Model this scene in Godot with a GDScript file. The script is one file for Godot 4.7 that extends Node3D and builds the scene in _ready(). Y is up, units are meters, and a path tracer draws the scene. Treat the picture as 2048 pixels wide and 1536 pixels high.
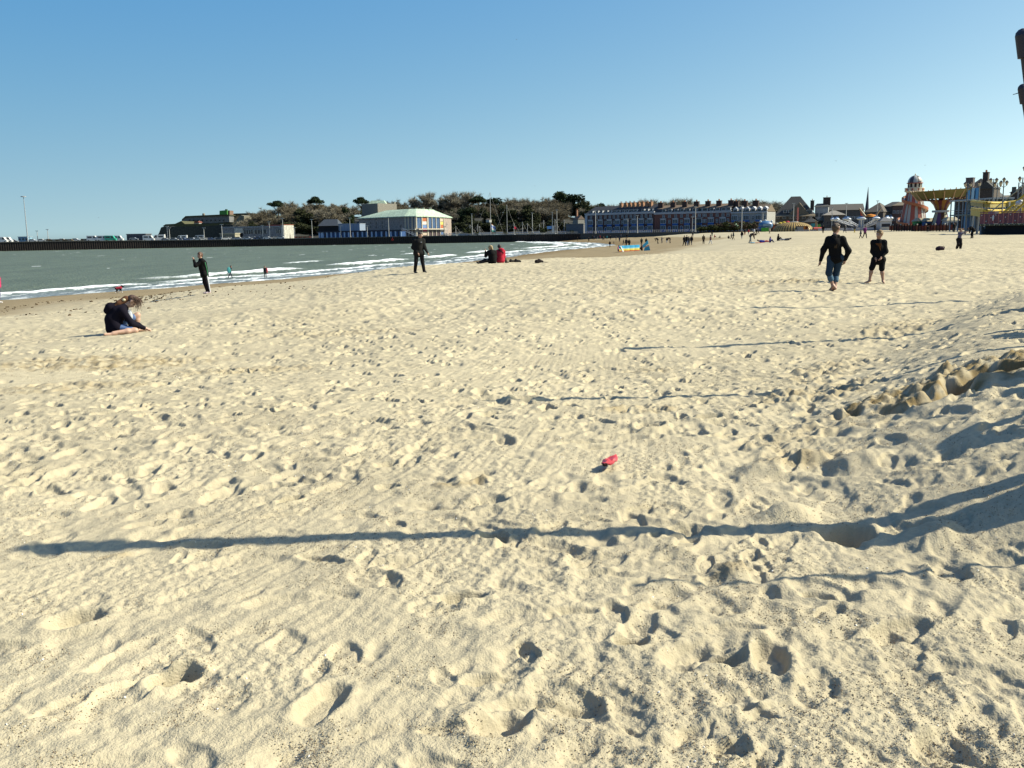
extends Node3D
# A sandy bay in low spring sun: beach, surf, quay wall, pavilion, terraces and a small fairground.

const FOCAL := 1850.0
const EYE := Vector3(0, 1.5, 0)
const SEA := -3.1
const SUN_AZ := 1.5        # degrees ahead of due right
const SUN_EL := 38.0
const EXPOSURE := 2.0
var lens := Basis()
var used_names := {}
var mats := {}
var rng := RandomNumberGenerator.new()

# ---------------------------------------------------------------- small helpers
func ray(u: float, v: float) -> Vector3:
	var d: Vector3 = lens * Vector3(u - 1024.0, 768.0 - v, -FOCAL)
	return d / -d.z

func at(u: float, v: float, d: float) -> Vector3:
	return EYE + ray(u, v) * d

func col_at(u: float, d: float, y: float) -> Vector3:
	var v := 460.0
	for k in 3:
		var a := at(u, v, d)
		v += (a.y - y) * FOCAL / d
	var q := at(u, v, d)
	return Vector3(q.x, y, -d)

func spot(u: float, v: float) -> Vector3:   # where a sight line meets the beach
	var r := ray(u, v)
	var lo := 2.0
	var d := 2.0
	while d < 900.0:
		var p := EYE + r * d
		if p.y < maxf(ground(p.x, d), SEA - 0.06):
			break
		lo = d
		d *= 1.03
	for k in 24:
		var m := (lo + d) / 2
		var p := EYE + r * m
		if p.y < maxf(ground(p.x, m), SEA - 0.06):
			d = m
		else:
			lo = m
	var q := EYE + r * d
	return Vector3(q.x, maxf(ground(q.x, d), SEA - 0.06), -d)

func numbered(called: String) -> String:
	if not used_names.has(called):
		used_names[called] = 0
		return called
	used_names[called] += 1
	return "%s_%03d" % [called, used_names[called]]

func tag(o: Node3D, label: String, category: String, group := "") -> Node3D:
	o.set_meta("label", label)
	o.set_meta("category", category)
	if group != "":
		o.set_meta("group", group)
	return o

func thing(called: String, label: String, category: String, pos := Vector3.ZERO, turn := 0.0, group := "") -> Node3D:
	var o := Node3D.new()
	o.name = numbered(called)
	add_child(o, true)
	o.position = pos
	o.rotation.y = turn
	return tag(o, label, category, group)

func part(called: String, mesh: Mesh, m: Material, parent: Node) -> MeshInstance3D:
	var o := MeshInstance3D.new()
	o.name = called if parent != self else numbered(called)
	o.mesh = mesh
	o.material_override = m
	parent.add_child(o, true)
	return o

func single(called: String, mesh: Mesh, m: Material, label: String, category: String, pos := Vector3.ZERO, turn := 0.0, group := "") -> MeshInstance3D:
	var o := part(called, mesh, m, self)
	o.position = pos
	o.rotation.y = turn
	tag(o, label, category, group)
	return o

func setting(called: String, mesh: Mesh, m: Material, kind := "structure") -> MeshInstance3D:
	var o := part(called, mesh, m, self)
	o.set_meta("kind", kind)
	return o

func copy_of(src: Node3D, pos: Vector3, turn: float, label: String, group := "") -> Node3D:
	var o: Node3D = src.duplicate()
	var base_name: String = src.name
	o.name = numbered(base_name)
	add_child(o, true)
	o.position = pos
	o.rotation.y = turn
	o.set_meta("label", label)
	if group != "":
		o.set_meta("group", group)
	return o

func lin(r: float, g: float, b: float) -> Color:
	return Color(r, g, b).linear_to_srgb()

func paint(r: float, g: float, b: float, rough := 0.8, metal := 0.0) -> StandardMaterial3D:
	var key := "%.3f_%.3f_%.3f_%.2f_%.2f" % [r, g, b, rough, metal]
	if not mats.has(key):
		var m := StandardMaterial3D.new()
		m.albedo_color = lin(r, g, b)
		m.roughness = rough
		m.metallic = metal
		if rough >= 0.8:
			m.metallic_specular = 0.2
		mats[key] = m
	return mats[key]

var mottle_image: NoiseTexture2D
func mottled(r: float, g: float, b: float, scale: float, rough := 0.9) -> StandardMaterial3D:
	# stone, brick, render or rust with fine stains
	var key := "m%.3f_%.3f_%.3f_%.3f" % [r, g, b, scale]
	if not mats.has(key):
		var m := StandardMaterial3D.new()
		if mottle_image == null:
			mottle_image = NoiseTexture2D.new()
			var n := FastNoiseLite.new()
			n.seed = 5
			n.frequency = 0.02
			n.fractal_octaves = 5
			mottle_image.noise = n
			mottle_image.width = 256
			mottle_image.height = 256
			mottle_image.seamless = true
			var ramp := Gradient.new()
			ramp.set_color(0, Color(0.62, 0.62, 0.62))
			ramp.set_color(1, Color(1, 1, 1))
			mottle_image.color_ramp = ramp
		m.albedo_color = lin(r * 1.35, g * 1.35, b * 1.35)
		m.albedo_texture = mottle_image
		m.uv1_triplanar = true
		m.uv1_world_triplanar = true
		m.uv1_scale = Vector3.ONE * scale
		m.roughness = rough
		mats[key] = m
	return mats[key]

func tinted(rough := 0.85) -> StandardMaterial3D:
	var key := "vc%.2f" % rough
	if not mats.has(key):
		var m := StandardMaterial3D.new()
		m.vertex_color_use_as_albedo = true
		m.roughness = rough
		mats[key] = m
	return mats[key]

# ---------------------------------------------------------------- mesh shaping
class Shape:
	var v := PackedVector3Array()
	var n := PackedVector3Array()
	var c := PackedColorArray()
	var tint := Color(1, 1, 1)
	var colored := false

	func tri(a: Vector3, b: Vector3, d: Vector3) -> void:
		var m := (d - a).cross(b - a).normalized()
		v.append(a); v.append(b); v.append(d)
		n.append(m); n.append(m); n.append(m)
		if colored:
			c.append(tint); c.append(tint); c.append(tint)

	func tri_n(a: Vector3, b: Vector3, d: Vector3, na: Vector3, nb: Vector3, nd: Vector3) -> void:
		v.append(a); v.append(b); v.append(d)
		n.append(na); n.append(nb); n.append(nd)
		if colored:
			c.append(tint); c.append(tint); c.append(tint)

	func quad(a: Vector3, b: Vector3, d: Vector3, e: Vector3) -> void:   # clockwise from the front
		tri(a, b, d)
		tri(a, d, e)

	func box(lo: Vector3, hi: Vector3) -> Shape:
		var p := [Vector3(lo.x, lo.y, lo.z), Vector3(hi.x, lo.y, lo.z), Vector3(hi.x, hi.y, lo.z), Vector3(lo.x, hi.y, lo.z), Vector3(lo.x, lo.y, hi.z), Vector3(hi.x, lo.y, hi.z), Vector3(hi.x, hi.y, hi.z), Vector3(lo.x, hi.y, hi.z)]
		quad(p[4], p[7], p[6], p[5]); quad(p[1], p[2], p[3], p[0]); quad(p[0], p[3], p[7], p[4])
		quad(p[5], p[6], p[2], p[1]); quad(p[7], p[3], p[2], p[6]); quad(p[0], p[4], p[5], p[1])
		return self

	func block(mid: Vector3, size: Vector3) -> Shape:
		return box(mid - size / 2, mid + size / 2)

	func hexa(p: Array) -> Shape:   # eight corners: four below (left-front, right-front, right-back, left-back), four above
		quad(p[0], p[4], p[5], p[1]); quad(p[1], p[5], p[6], p[2]); quad(p[2], p[6], p[7], p[3]); quad(p[3], p[7], p[4], p[0])
		quad(p[4], p[7], p[6], p[5]); quad(p[0], p[1], p[2], p[3])
		return self

	func tube(a: Vector3, b: Vector3, ra: float, rb: float, sides := 8, caps := true) -> Shape:
		var ax := (b - a).normalized()
		var s := ax.cross(Vector3.RIGHT if absf(ax.x) < 0.8 else Vector3.UP).normalized()
		var t := ax.cross(s)
		for k in sides:
			var a0 := TAU * k / sides
			var a1 := TAU * (k + 1) / sides
			var d0 := s * cos(a0) + t * sin(a0)
			var d1 := s * cos(a1) + t * sin(a1)
			tri_n(a + d0 * ra, b + d0 * rb, b + d1 * rb, d0, d0, d1)
			tri_n(a + d0 * ra, b + d1 * rb, a + d1 * ra, d0, d1, d1)
			if caps:
				tri_n(b, b + d1 * rb, b + d0 * rb, ax, ax, ax)
				tri_n(a, a + d0 * ra, a + d1 * ra, -ax, -ax, -ax)
		return self

	func path(pts: Array, r: float, sides := 6) -> Shape:
		for k in pts.size() - 1:
			tube(pts[k], pts[k + 1], r, r, sides, k == 0 or k == pts.size() - 2)
		return self

	func lathe(prof: Array, sides := 16, mid := Vector3.ZERO, smooth := true, from := 0.0, to := TAU) -> Shape:   # prof: Vector2(radius, height), from below to above
		for k in sides:
			var a0 := from + (to - from) * k / sides
			var a1 := from + (to - from) * (k + 1) / sides
			var d0 := Vector3(sin(a0), 0, cos(a0))
			var d1 := Vector3(sin(a1), 0, cos(a1))
			for j in prof.size() - 1:
				var p: Vector2 = prof[j]
				var q: Vector2 = prof[j + 1]
				var e := (q - p).normalized()
				var n0 := (d0 * e.y - Vector3.UP * e.x)
				var n1 := (d1 * e.y - Vector3.UP * e.x)
				if not smooth:
					n0 = ((n0 + n1) / 2).normalized()
					n1 = n0
				var A := mid + d0 * p.x + Vector3.UP * p.y
				var B := mid + d1 * p.x + Vector3.UP * p.y
				var C := mid + d1 * q.x + Vector3.UP * q.y
				var D := mid + d0 * q.x + Vector3.UP * q.y
				if q.x > 0.0001:
					tri_n(A, D, C, n0, n0, n1)
				if p.x > 0.0001:
					tri_n(A, C, B, n0, n1, n1)
		return self

	func prism(poly: PackedVector2Array, z0: float, z1: float) -> Shape:   # polygon in x and y, pushed along z
		var idx := Geometry2D.triangulate_polygon(poly)
		var p := poly
		if Geometry2D.is_polygon_clockwise(poly):
			p = poly.duplicate()
			p.reverse()
			idx = Geometry2D.triangulate_polygon(p)
		for k in range(0, idx.size(), 3):
			var a := p[idx[k]]
			var b := p[idx[k + 1]]
			var d := p[idx[k + 2]]
			if (b - a).cross(d - a) < 0.0:
				var s := b
				b = d
				d = s
			tri(Vector3(a.x, a.y, z1), Vector3(d.x, d.y, z1), Vector3(b.x, b.y, z1))
			tri(Vector3(a.x, a.y, z0), Vector3(b.x, b.y, z0), Vector3(d.x, d.y, z0))
		for k in p.size():
			var a := p[k]
			var b := p[(k + 1) % p.size()]
			quad(Vector3(a.x, a.y, z1), Vector3(b.x, b.y, z1), Vector3(b.x, b.y, z0), Vector3(a.x, a.y, z0))
		return self

	func ball(mid: Vector3, r: Vector3, sides := 10, rings := 6) -> Shape:
		var grid := []
		for j in rings + 1:
			var row := []
			var e := -PI / 2 + PI * j / rings
			for k in sides + 1:
				var a := TAU * k / sides
				row.append(Vector3(cos(e) * sin(a), sin(e), cos(e) * cos(a)))
			grid.append(row)
		for j in rings:
			for k in sides:
				var A: Vector3 = grid[j][k]
				var B: Vector3 = grid[j][k + 1]
				var C: Vector3 = grid[j + 1][k + 1]
				var D: Vector3 = grid[j + 1][k]
				if j < rings - 1:
					tri_n(mid + A * r, mid + D * r, mid + C * r, (A / r).normalized(), (D / r).normalized(), (C / r).normalized())
				if j > 0:
					tri_n(mid + A * r, mid + C * r, mid + B * r, (A / r).normalized(), (C / r).normalized(), (B / r).normalized())
		return self

	func move(t: Transform3D) -> Shape:
		for k in v.size():
			v[k] = t * v[k]
			n[k] = (t.basis * n[k]).normalized()
		return self

	func add(o: Shape, t := Transform3D()) -> Shape:
		for k in o.v.size():
			v.append(t * o.v[k])
			n.append((t.basis * o.n[k]).normalized())
		return self

	func mesh() -> ArrayMesh:
		var m := ArrayMesh.new()
		if v.size() == 0:
			return m
		var a := []
		a.resize(Mesh.ARRAY_MAX)
		a[Mesh.ARRAY_VERTEX] = v
		a[Mesh.ARRAY_NORMAL] = n
		if colored:
			a[Mesh.ARRAY_COLOR] = c
		m.add_surface_from_arrays(Mesh.PRIMITIVE_TRIANGLES, a)
		return m

func sh() -> Shape:
	return Shape.new()

func tinted_shape() -> Shape:
	var s := Shape.new()
	s.colored = true
	return s

func box_mesh(lo: Vector3, hi: Vector3) -> ArrayMesh:
	return sh().box(lo, hi).mesh()

# ---------------------------------------------------------------- camera, sky, sun
func light_and_lens() -> void:
	var pitch := deg_to_rad(9.29)
	var roll := deg_to_rad(1.0)
	lens = Basis(Vector3.RIGHT, -pitch) * Basis(Vector3.BACK, -roll)
	var cam := Camera3D.new()
	cam.name = "camera"
	add_child(cam)
	cam.transform = Transform3D(lens, EYE)
	cam.fov = rad_to_deg(2.0 * atan(768.0 / FOCAL))
	cam.near = 0.05
	cam.far = 12000.0
	cam.current = true

	var env := Environment.new()
	env.background_mode = Environment.BG_SKY
	env.tonemap_mode = Environment.TONE_MAPPER_LINEAR
	env.tonemap_exposure = EXPOSURE
	env.sdfgi_enabled = true
	env.ssao_enabled = true
	env.ssil_enabled = true
	var sky := Sky.new()
	var pm := PanoramaSkyMaterial.new()
	var w := 720
	var h := 360
	var im := Image.create_empty(w, h, false, Image.FORMAT_RGBF)
	var el := deg_to_rad(SUN_EL)
	var az := deg_to_rad(90.0 - SUN_AZ)
	var sun := Vector3(sin(az) * cos(el), sin(el), -cos(az) * cos(el))
	for j in h:
		var e := PI / 2 - PI * (j + 0.5) / h
		for i in w:
			var a := TAU * (i + 0.5) / w
			var d := Vector3(sin(a) * cos(e), sin(e), -cos(a) * cos(e))
			var g := rad_to_deg(acos(clampf(d.dot(sun), -1, 1)))
			var ed := rad_to_deg(maxf(e, 0.0))
			var c := Vector3(0.03 + 0.33 * exp(-ed / 8.5), 0.155 + 0.385 * exp(-ed / 16.0), 0.44 + 0.20 * exp(-ed / 90.0) - 0.05 * exp(-ed / 4.0))
			var glow := exp(-g / 20.0) * (2.2 + 17.0 * exp(-ed / 6.0))
			c += Vector3(1.0, 1.12, 0.95) * glow
			if e < 0.0:
				c *= 0.5
			c /= EXPOSURE
			im.set_pixel(i, j, Color(c.x, c.y, c.z))
	pm.panorama = ImageTexture.create_from_image(im)
	sky.sky_material = pm
	env.sky = sky
	var we := WorldEnvironment.new()
	we.name = "environment"
	we.environment = env
	add_child(we)

	var s := DirectionalLight3D.new()
	s.name = "sun"
	add_child(s)
	s.look_at_from_position(sun * 100.0, Vector3.ZERO, Vector3.UP)
	s.light_energy = 1.6
	s.light_color = Color(1.0, 0.97, 0.87)
	s.light_angular_distance = 0.5
	s.shadow_enabled = true

# ---------------------------------------------------------------- the beach
# the water's edge as (distance ahead, distance to the right)
const SHORE := [[-300.0, -190.0], [-120.0, -112.0], [-20.0, -78.0], [30.0, -60.0], [60.0, -46.0], [72.2, -39.7], [82.4, -34.2], [90.3, -29.5], [101.4, -25.1], [112.7, -19.4], [134.5, -12.3], [169.8, -1.8], [223.4, 9.6], [274.6, 26.6], [307.5, 35.5], [367.4, 35.5], [471.9, 20.4], [600.0, 0.0], [5000.0, 0.0]]
const RISE := [[-60.0, -2.2], [-20.0, -1.1], [0.0, 0.0], [10.0, 0.75], [20.0, 1.2], [37.0, 1.8], [43.0, 2.45], [49.0, 2.85], [54.0, 3.14], [62.0, 3.14], [400.0, 3.15]]
# the foot of the higher bank on the right
const BANK := [[4.0, 1.55], [4.47, 1.43], [5.53, 1.55], [6.48, 1.91], [8.78, 3.01], [11.75, 4.72], [14.8, 6.81], [24.0, 13.5]]
var n_big: FastNoiseLite
var n_mid: FastNoiseLite
var n_ridge: FastNoiseLite
var n_cell: FastNoiseLite
var shore_x := PackedFloat32Array()
var shore_c := PackedFloat32Array()
var rise_t := PackedFloat32Array()
var bank_t := PackedFloat32Array()

func table(t: Array, x: float) -> float:
	var k := 0
	while k < t.size() - 2 and x > t[k + 1][0]:
		k += 1
	var f := clampf((x - t[k][0]) / (t[k + 1][0] - t[k][0]), 0.0, 1.0)
	return lerpf(t[k][1], t[k + 1][1], f)

func smooth_table(t: Array, x: float, w: float) -> float:
	var s := 0.0
	for k in 9:
		s += table(t, x + w * (k - 4) / 4.0)
	return s / 9.0

func prepare_ground() -> void:
	n_big = FastNoiseLite.new(); n_big.seed = 11; n_big.frequency = 1.0; n_big.fractal_type = FastNoiseLite.FRACTAL_NONE
	n_mid = FastNoiseLite.new(); n_mid.seed = 23; n_mid.frequency = 1.0; n_mid.fractal_octaves = 2
	n_ridge = FastNoiseLite.new(); n_ridge.seed = 37; n_ridge.frequency = 1.0; n_ridge.fractal_type = FastNoiseLite.FRACTAL_RIDGED; n_ridge.fractal_octaves = 2
	n_cell = FastNoiseLite.new(); n_cell.seed = 41; n_cell.frequency = 1.0; n_cell.noise_type = FastNoiseLite.TYPE_CELLULAR; n_cell.fractal_type = FastNoiseLite.FRACTAL_NONE
	for k in 900:     # the tables, resampled evenly
		var d := k * 0.75 - 75.0
		shore_x.append(smooth_table(SHORE, d, 8.0))
	for k in 900:
		var sl := (shore_x[mini(k + 1, 899)] - shore_x[maxi(k - 1, 0)]) / 1.5
		shore_c.append(1.0 / sqrt(1.0 + sl * sl))
	for k in 470:
		rise_t.append(smooth_table(RISE, k - 70.0, 3.0))
	for k in 100:
		bank_t.append(smooth_table(BANK, k * 0.25, 0.5))

func pick(t: PackedFloat32Array, f: float) -> float:
	var k := clampi(int(f), 0, t.size() - 2)
	return lerpf(t[k], t[k + 1], clampf(f - k, 0.0, 1.0))

func from_shore(x: float, d: float) -> float:   # metres inland from the water's edge
	var f := (d + 75.0) / 0.75
	var s := (x - pick(shore_x, f)) * pick(shore_c, f)
	return s + (5.0 + 4.5 * smoothstep(-12.0, -2.0, x)) * smoothstep(34.0, 44.0, d) * (1.0 - smoothstep(47.0, 66.0, d)) * clampf(s / 30.0, 0.0, 1.0)

func past_bank(x: float, d: float) -> float:
	return x - pick(bank_t, d * 4.0)

func ground(x: float, d: float) -> float:
	var s := from_shore(x, d)
	var y := SEA + pick(rise_t, s + 70.0)
	if d < 30.0 and d > 2.0 and x > 0.0:
		var b := past_bank(x, d)
		if b > 0.0:
			y += 0.40 * smoothstep(0.0, 1.9, b) * smoothstep(3.2, 4.4, d) * (1.0 - smoothstep(14.0, 24.0, d))
	y += n_big.get_noise_2d(x * 0.16, d * 0.16) * 0.07 * smoothstep(1.5, 6.0, d)
	return y

func stand(u: float, d: float) -> Vector3:   # the point of the beach d metres ahead under a sight line
	var q := col_at(u, d, 0.0)
	return Vector3(q.x, ground(q.x, d), -d)

var polar_a := PackedFloat32Array()
var polar_r := PackedFloat32Array()
var sin_a := PackedFloat32Array()
var cos_a := PackedFloat32Array()
var sand_h := PackedFloat32Array()
var damp := PackedFloat32Array()

func dent(x: float, d: float, turn: float, a: float, b: float, depth: float, sharp: float, rim: float, wob: float) -> void:
	# one footprint or pit: a dish with a raised lip
	var r := sqrt(x * x + d * d)
	var reach := maxf(a, b) * 1.8
	var j0 := polar_r.bsearch(r - reach)
	var j1 := mini(polar_r.bsearch(r + reach), polar_r.size() - 1)
	var ang := atan2(x, d)
	var i0 := maxi(polar_a.bsearch(ang - reach / r), 0)
	var i1 := mini(polar_a.bsearch(ang + reach / r), polar_a.size() - 1)
	var ct := cos(turn)
	var st := sin(turn)
	var na := polar_a.size()
	for j in range(j0, j1 + 1):
		var rr := polar_r[j]
		for i in range(i0, i1 + 1):
			var px := rr * sin_a[i] - x
			var pd := rr * cos_a[i] - d
			var p := (px * ct + pd * st) / a
			var q := (-px * st + pd * ct) / b
			q *= 1.0 + 0.28 * p * (1.0 if p > 0.0 else -0.3)
			var m := p * p + q * q
			if m > 3.2:
				continue
			m = sqrt(m) * (1.0 + wob * sin(4.0 * atan2(q, p) + wob * 40.0))
			var k := j * na + i
			if m < 1.0:
				sand_h[k] -= depth * (1.0 - smoothstep(sharp, 1.0, m))
			var l := (m - 1.12) / 0.3
			sand_h[k] += depth * rim * exp(-l * l)

func rough_patch(x: float, d: float, turn: float, a: float, b: float, amp: float, wet: float) -> void:
	# dug-over sand: clods, damp and a little darker
	var r := sqrt(x * x + d * d)
	var reach := maxf(a, b) * 1.2
	var j0 := polar_r.bsearch(r - reach)
	var j1 := mini(polar_r.bsearch(r + reach), polar_r.size() - 1)
	var ang := atan2(x, d)
	var i0 := maxi(polar_a.bsearch(ang - reach / r), 0)
	var i1 := mini(polar_a.bsearch(ang + reach / r), polar_a.size() - 1)
	var ct := cos(turn)
	var st := sin(turn)
	var na := polar_a.size()
	for j in range(j0, j1 + 1):
		var rr := polar_r[j]
		for i in range(i0, i1 + 1):
			var X := rr * sin_a[i]
			var D := rr * cos_a[i]
			var px := X - x
			var pd := D - d
			var p := (px * ct + pd * st) / a
			var q := (-px * st + pd * ct) / b
			var m := p * p + q * q
			if m > 1.3:
				continue
			var edge := 1.0 - smoothstep(0.15, 1.2, m + 0.35 * n_mid.get_noise_2d(X * 3.0, D * 3.0))
			if edge <= 0.0:
				continue
			var k := j * na + i
			sand_h[k] += 0.5 * amp * edge * (0.35 + n_mid.get_noise_2d(X * 4.2, D * 4.2) * 1.2 + n_mid.get_noise_2d(X * 11.0, D * 11.0) * 0.5)
			damp[k] = maxf(damp[k], wet * edge * clampf(0.55 + 0.9 * n_mid.get_noise_2d(X * 5.0, D * 5.0), 0.0, 1.0))

func trodden(x: float, d: float) -> float:
	# how much the sand has been walked over
	var c := 0.55 + 0.45 * smoothstep(-4.0, 0.0, x + 0.15 * d) + 0.5 * n_big.get_noise_2d(x * 0.25 + 40.0, d * 0.25)
	if d < 5.0:
		c -= 0.35 * smoothstep(5.0, 3.0, d) + 0.3 * smoothstep(0.0, -2.0, x)
	return clampf(c, 0.12, 1.0)

func build_sand() -> void:
	var a := -180.0
	while a < 180.0:
		polar_a.append(deg_to_rad(a))
		a += 0.074 if absf(a + 0.03) < 32.4 else (1.2 if absf(a) < 45.0 else 5.0)
	polar_a.append(PI)
	var r := 0.0
	for k in 6:
		polar_r.append(0.05 + k * 0.38)
	r = 2.2
	while r < 490.0:
		polar_r.append(r)
		r += clampf(r * r / 1900.0, 0.0072, 0.16 + 0.005 * r)
	polar_r.append(560.0)
	polar_r.append(700.0)
	var na := polar_a.size()
	var nr := polar_r.size()
	for i in na:
		sin_a.append(sin(polar_a[i]))
		cos_a.append(cos(polar_a[i]))
	sand_h.resize(na * nr)
	damp.resize(na * nr)
	for j in nr:
		var rr := polar_r[j]
		var fine := 1.0 - smoothstep(7.0, 11.0, rr)
		var mid := 1.0 - smoothstep(40.0, 90.0, rr)
		var tail := 1.0 - smoothstep(9.0, 16.0, rr)
		var far := smoothstep(9.0, 20.0, rr) * (1.0 - smoothstep(90.0, 160.0, rr))
		for i in na:
			var x := rr * sin_a[i]
			var d := rr * cos_a[i]
			var y := ground(x, d)
			var k := j * na + i
			if d < 1.0 or absf(polar_a[i]) > 0.7:
				sand_h[k] = y
				continue
			var s := from_shore(x, d)
			var dry := smoothstep(31.0, 39.0, s + 2.0 * n_big.get_noise_2d(x * 0.3, d * 0.1))
			var wet := 1.0 - dry
			if mid > 0.0:
				var t := trodden(x, d)
				y += mid * dry * (0.35 + 0.65 * t) * (0.015 * n_mid.get_noise_2d(x * 1.2, d * 1.2) + 0.004 * n_mid.get_noise_2d(x * 5.2 + 9.0, d * 5.2))
				var crisp := smoothstep(3.0, 6.0, rr) * (1.0 - smoothstep(30.0, 60.0, rr))
				if crisp > 0.0:
					var patch := smoothstep(-0.35, 0.35, n_big.get_noise_2d(x * 0.9 + 30.0, d * 0.6)) * (0.35 + 0.65 * t)
					y += crisp * dry * patch * (0.009 + 0.011 * smoothstep(8.0, 20.0, rr)) * (n_ridge.get_noise_2d(x * 2.6 + 5.0, d * 2.1) - 0.1)
					y += crisp * dry * patch * 0.0045 * n_ridge.get_noise_2d(x * 6.1, d * 5.0 + 31.0)
				if far > 0.0:
					y += far * dry * t * 0.04 * (n_ridge.get_noise_2d(x * 1.3, d * 0.9) - 0.2)
			if fine > 0.0:
				var u := x * 0.83 - d * 0.10 * x
				y += fine * (0.003 + 0.004 * smoothstep(-0.1, 0.3, n_big.get_noise_2d(x * 0.8, d * 0.8 + 9.0))) * n_mid.get_noise_2d(x * 19.0, d * 19.0)
			if tail > 0.0:
				# low wind tails lying along the beach
				var turn := 0.42 - 0.16 * x
				var p := x * cos(turn) - d * sin(turn)
				var q := x * sin(turn) + d * cos(turn)
				var str := n_mid.get_noise_2d(p * 6.5, q * 0.9 + 50.0)
				y += tail * 0.0065 * str * (1.0 - 0.5 * trodden(x, d)) * 1.3
			var w := 0.0
			if s < 60.0:
				w = wet * (0.75 + 0.25 * smoothstep(16.0, 2.0, s))
			damp[k] = w
			sand_h[k] = y
	# footprints, old and new
	rng.seed = 77
	var made := 0
	while made < 11000:
		var dd := sqrt(rng.randf_range(1.9 * 1.9, 30.0 * 30.0))
		if rng.randf() < 0.6:
			dd = rng.randf_range(2.2, 17.0)
		var xx := rng.randf_range(-0.62, 0.62) * dd
		made += 1
		if rng.randf() > trodden(xx, dd):
			continue
		if from_shore(xx, dd) < 36.0 or (absf(xx - 0.62) < 0.25 and absf(dd - 5.7) < 0.3):
			continue
		var fresh := pow(rng.randf(), 2.6)
		var size := rng.randf_range(0.55, 1.2) * (1.0 if dd < 7.0 else 0.9)
		dent(xx, dd, rng.randfn(0.9, 0.9), 0.135 * size * rng.randf_range(0.9, 1.3), 0.062 * size * rng.randf_range(0.9, 1.5), (0.005 + 0.027 * fresh) * (0.62 if dd < 5.0 else (0.8 if dd < 7.0 else 1.2)), lerpf(0.15 if dd < 7.0 else 0.4, 0.72, fresh), rng.randf_range(0.04, 0.26), rng.randf_range(0.0, 0.1))
	# deeper single holes and mounds that stand out
	for p in [[1.62, 4.30, 0.5, 0.155, 0.14, 0.15, 0.55, 0.10], [1.55, 4.36, 0.2, 0.11, 0.10, 0.04, 0.4, 0.1], [0.41, 3.15, 0.3, 0.075, 0.06, 0.07, 0.5, 0.2], [-1.17, 2.95, 0.9, 0.10, 0.075, 0.08, 0.5, 0.25], [-1.74, 3.46, 0.5, 0.13, 0.10, 0.05, 0.5, 0.3], [0.88, 3.02, 1.4, 0.16, 0.075, 0.05, 0.6, 0.3], [0.72, 3.0, 0.3, 0.10, 0.06, 0.05, 0.5, 0.3], [-0.22, 3.62, 0.2, 0.12, 0.06, 0.045, 0.6, 0.2], [-0.1, 4.35, 0.2, 0.08, 0.07, 0.07, 0.5, 0.2], [1.43, 3.24, 0.5, 0.17, 0.08, 0.03, 0.7, 0.35], [-0.62, 2.75, 1.3, 0.15, 0.08, 0.035, 0.6, 0.3], [-0.06, 2.6, 0.7, 0.11, 0.09, 0.05, 0.4, 0.35], [1.0, 6.6, 0.4, 0.12, 0.1, 0.08, 0.5, 0.3], [1.5, 6.9, 0.3, 0.15, 0.09, 0.09, 0.5, 0.3], [0.1, 8.0, 0.3, 0.16, 0.1, 0.08, 0.5, 0.3], [-1.25, 5.0, 0.8, 0.09, 0.05, 0.07, 0.6, 0.2]]:
		dent(p[0], p[1], p[2], p[3], p[4], p[5], p[6], p[7], 0.05)
	for p in [[1.80, 5.57, 0.2, 0.22, 0.14, -0.09], [1.55, 5.45, 0.3, 0.30, 0.16, -0.06], [2.05, 5.35, 0.3, 0.3, 0.2, -0.06], [1.42, 4.62, 0.2, 0.22, 0.16, -0.07], [1.95, 4.15, 1.0, 0.22, 0.16, -0.06]]:
		dent(p[0], p[1], p[2], p[3], p[4], p[5], 0.1, 0.0, 0.08)
	# the trench on the right and the sand thrown out of it
	for k in 26:
		var f := k / 25.0
		dent(lerpf(2.8, 5.4, f) + rng.randfn() * 0.07, lerpf(6.35, 7.2, f) + rng.randfn() * 0.09, 0.33 + rng.randfn() * 0.6, rng.randf_range(0.14, 0.34), rng.randf_range(0.10, 0.2), rng.randf_range(0.03, 0.10), 0.35, 0.22, 0.12)
	rough_patch(3.9, 6.8, 0.33, 1.7, 0.36, 0.04, 1.6)
	rough_patch(3.0, 6.92, 0.35, 0.75, 0.24, 0.09, 1.3)
	rough_patch(4.0, 7.3, 0.3, 0.9, 0.26, 0.10, 1.3)
	rough_patch(5.0, 7.65, 0.3, 0.8, 0.26, 0.10, 1.3)
	rough_patch(2.7, 7.9, 0.7, 0.9, 0.4, 0.07, 0.5)
	rough_patch(3.3, 9.5, 1.0, 1.3, 0.35, 0.07, 0.35)
	rough_patch(5.6, 13.1, 0.9, 2.0, 0.5, 0.08, 0.35)
	rough_patch(2.0, 6.3, 0.9, 0.9, 0.3, 0.06, 0.3)
	rough_patch(1.75, 5.6, 0.3, 0.35, 0.2, 0.05, 0.5)
	rough_patch(-4.9, 10.92, 0.2, 1.5, 0.75, 0.055, 0.75)
	rough_patch(-4.3, 9.0, 0.3, 0.9, 0.45, 0.05, 0.5)
	rough_patch(-3.0, 10.3, 0.3, 1.0, 0.4, 0.05, 0.5)
	rough_patch(-2.6, 13.8, 0.2, 1.5, 0.5, 0.05, 0.35)
	rough_patch(-0.32, 5.26, 0.6, 0.2, 0.11, 0.05, 0.7)
	rough_patch(1.5, 9.95, 0.2, 0.3, 0.2, 0.06, 0.6)
	rough_patch(1.0, 7.4, 0.2, 0.35, 0.2, 0.05, 0.6)
	rough_patch(7.6, 25.0, 0.1, 1.8, 0.9, 0.10, 0.6)
	rough_patch(3.2, 22.0, 0.1, 2.2, 1.0, 0.07, 0.3)
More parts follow.
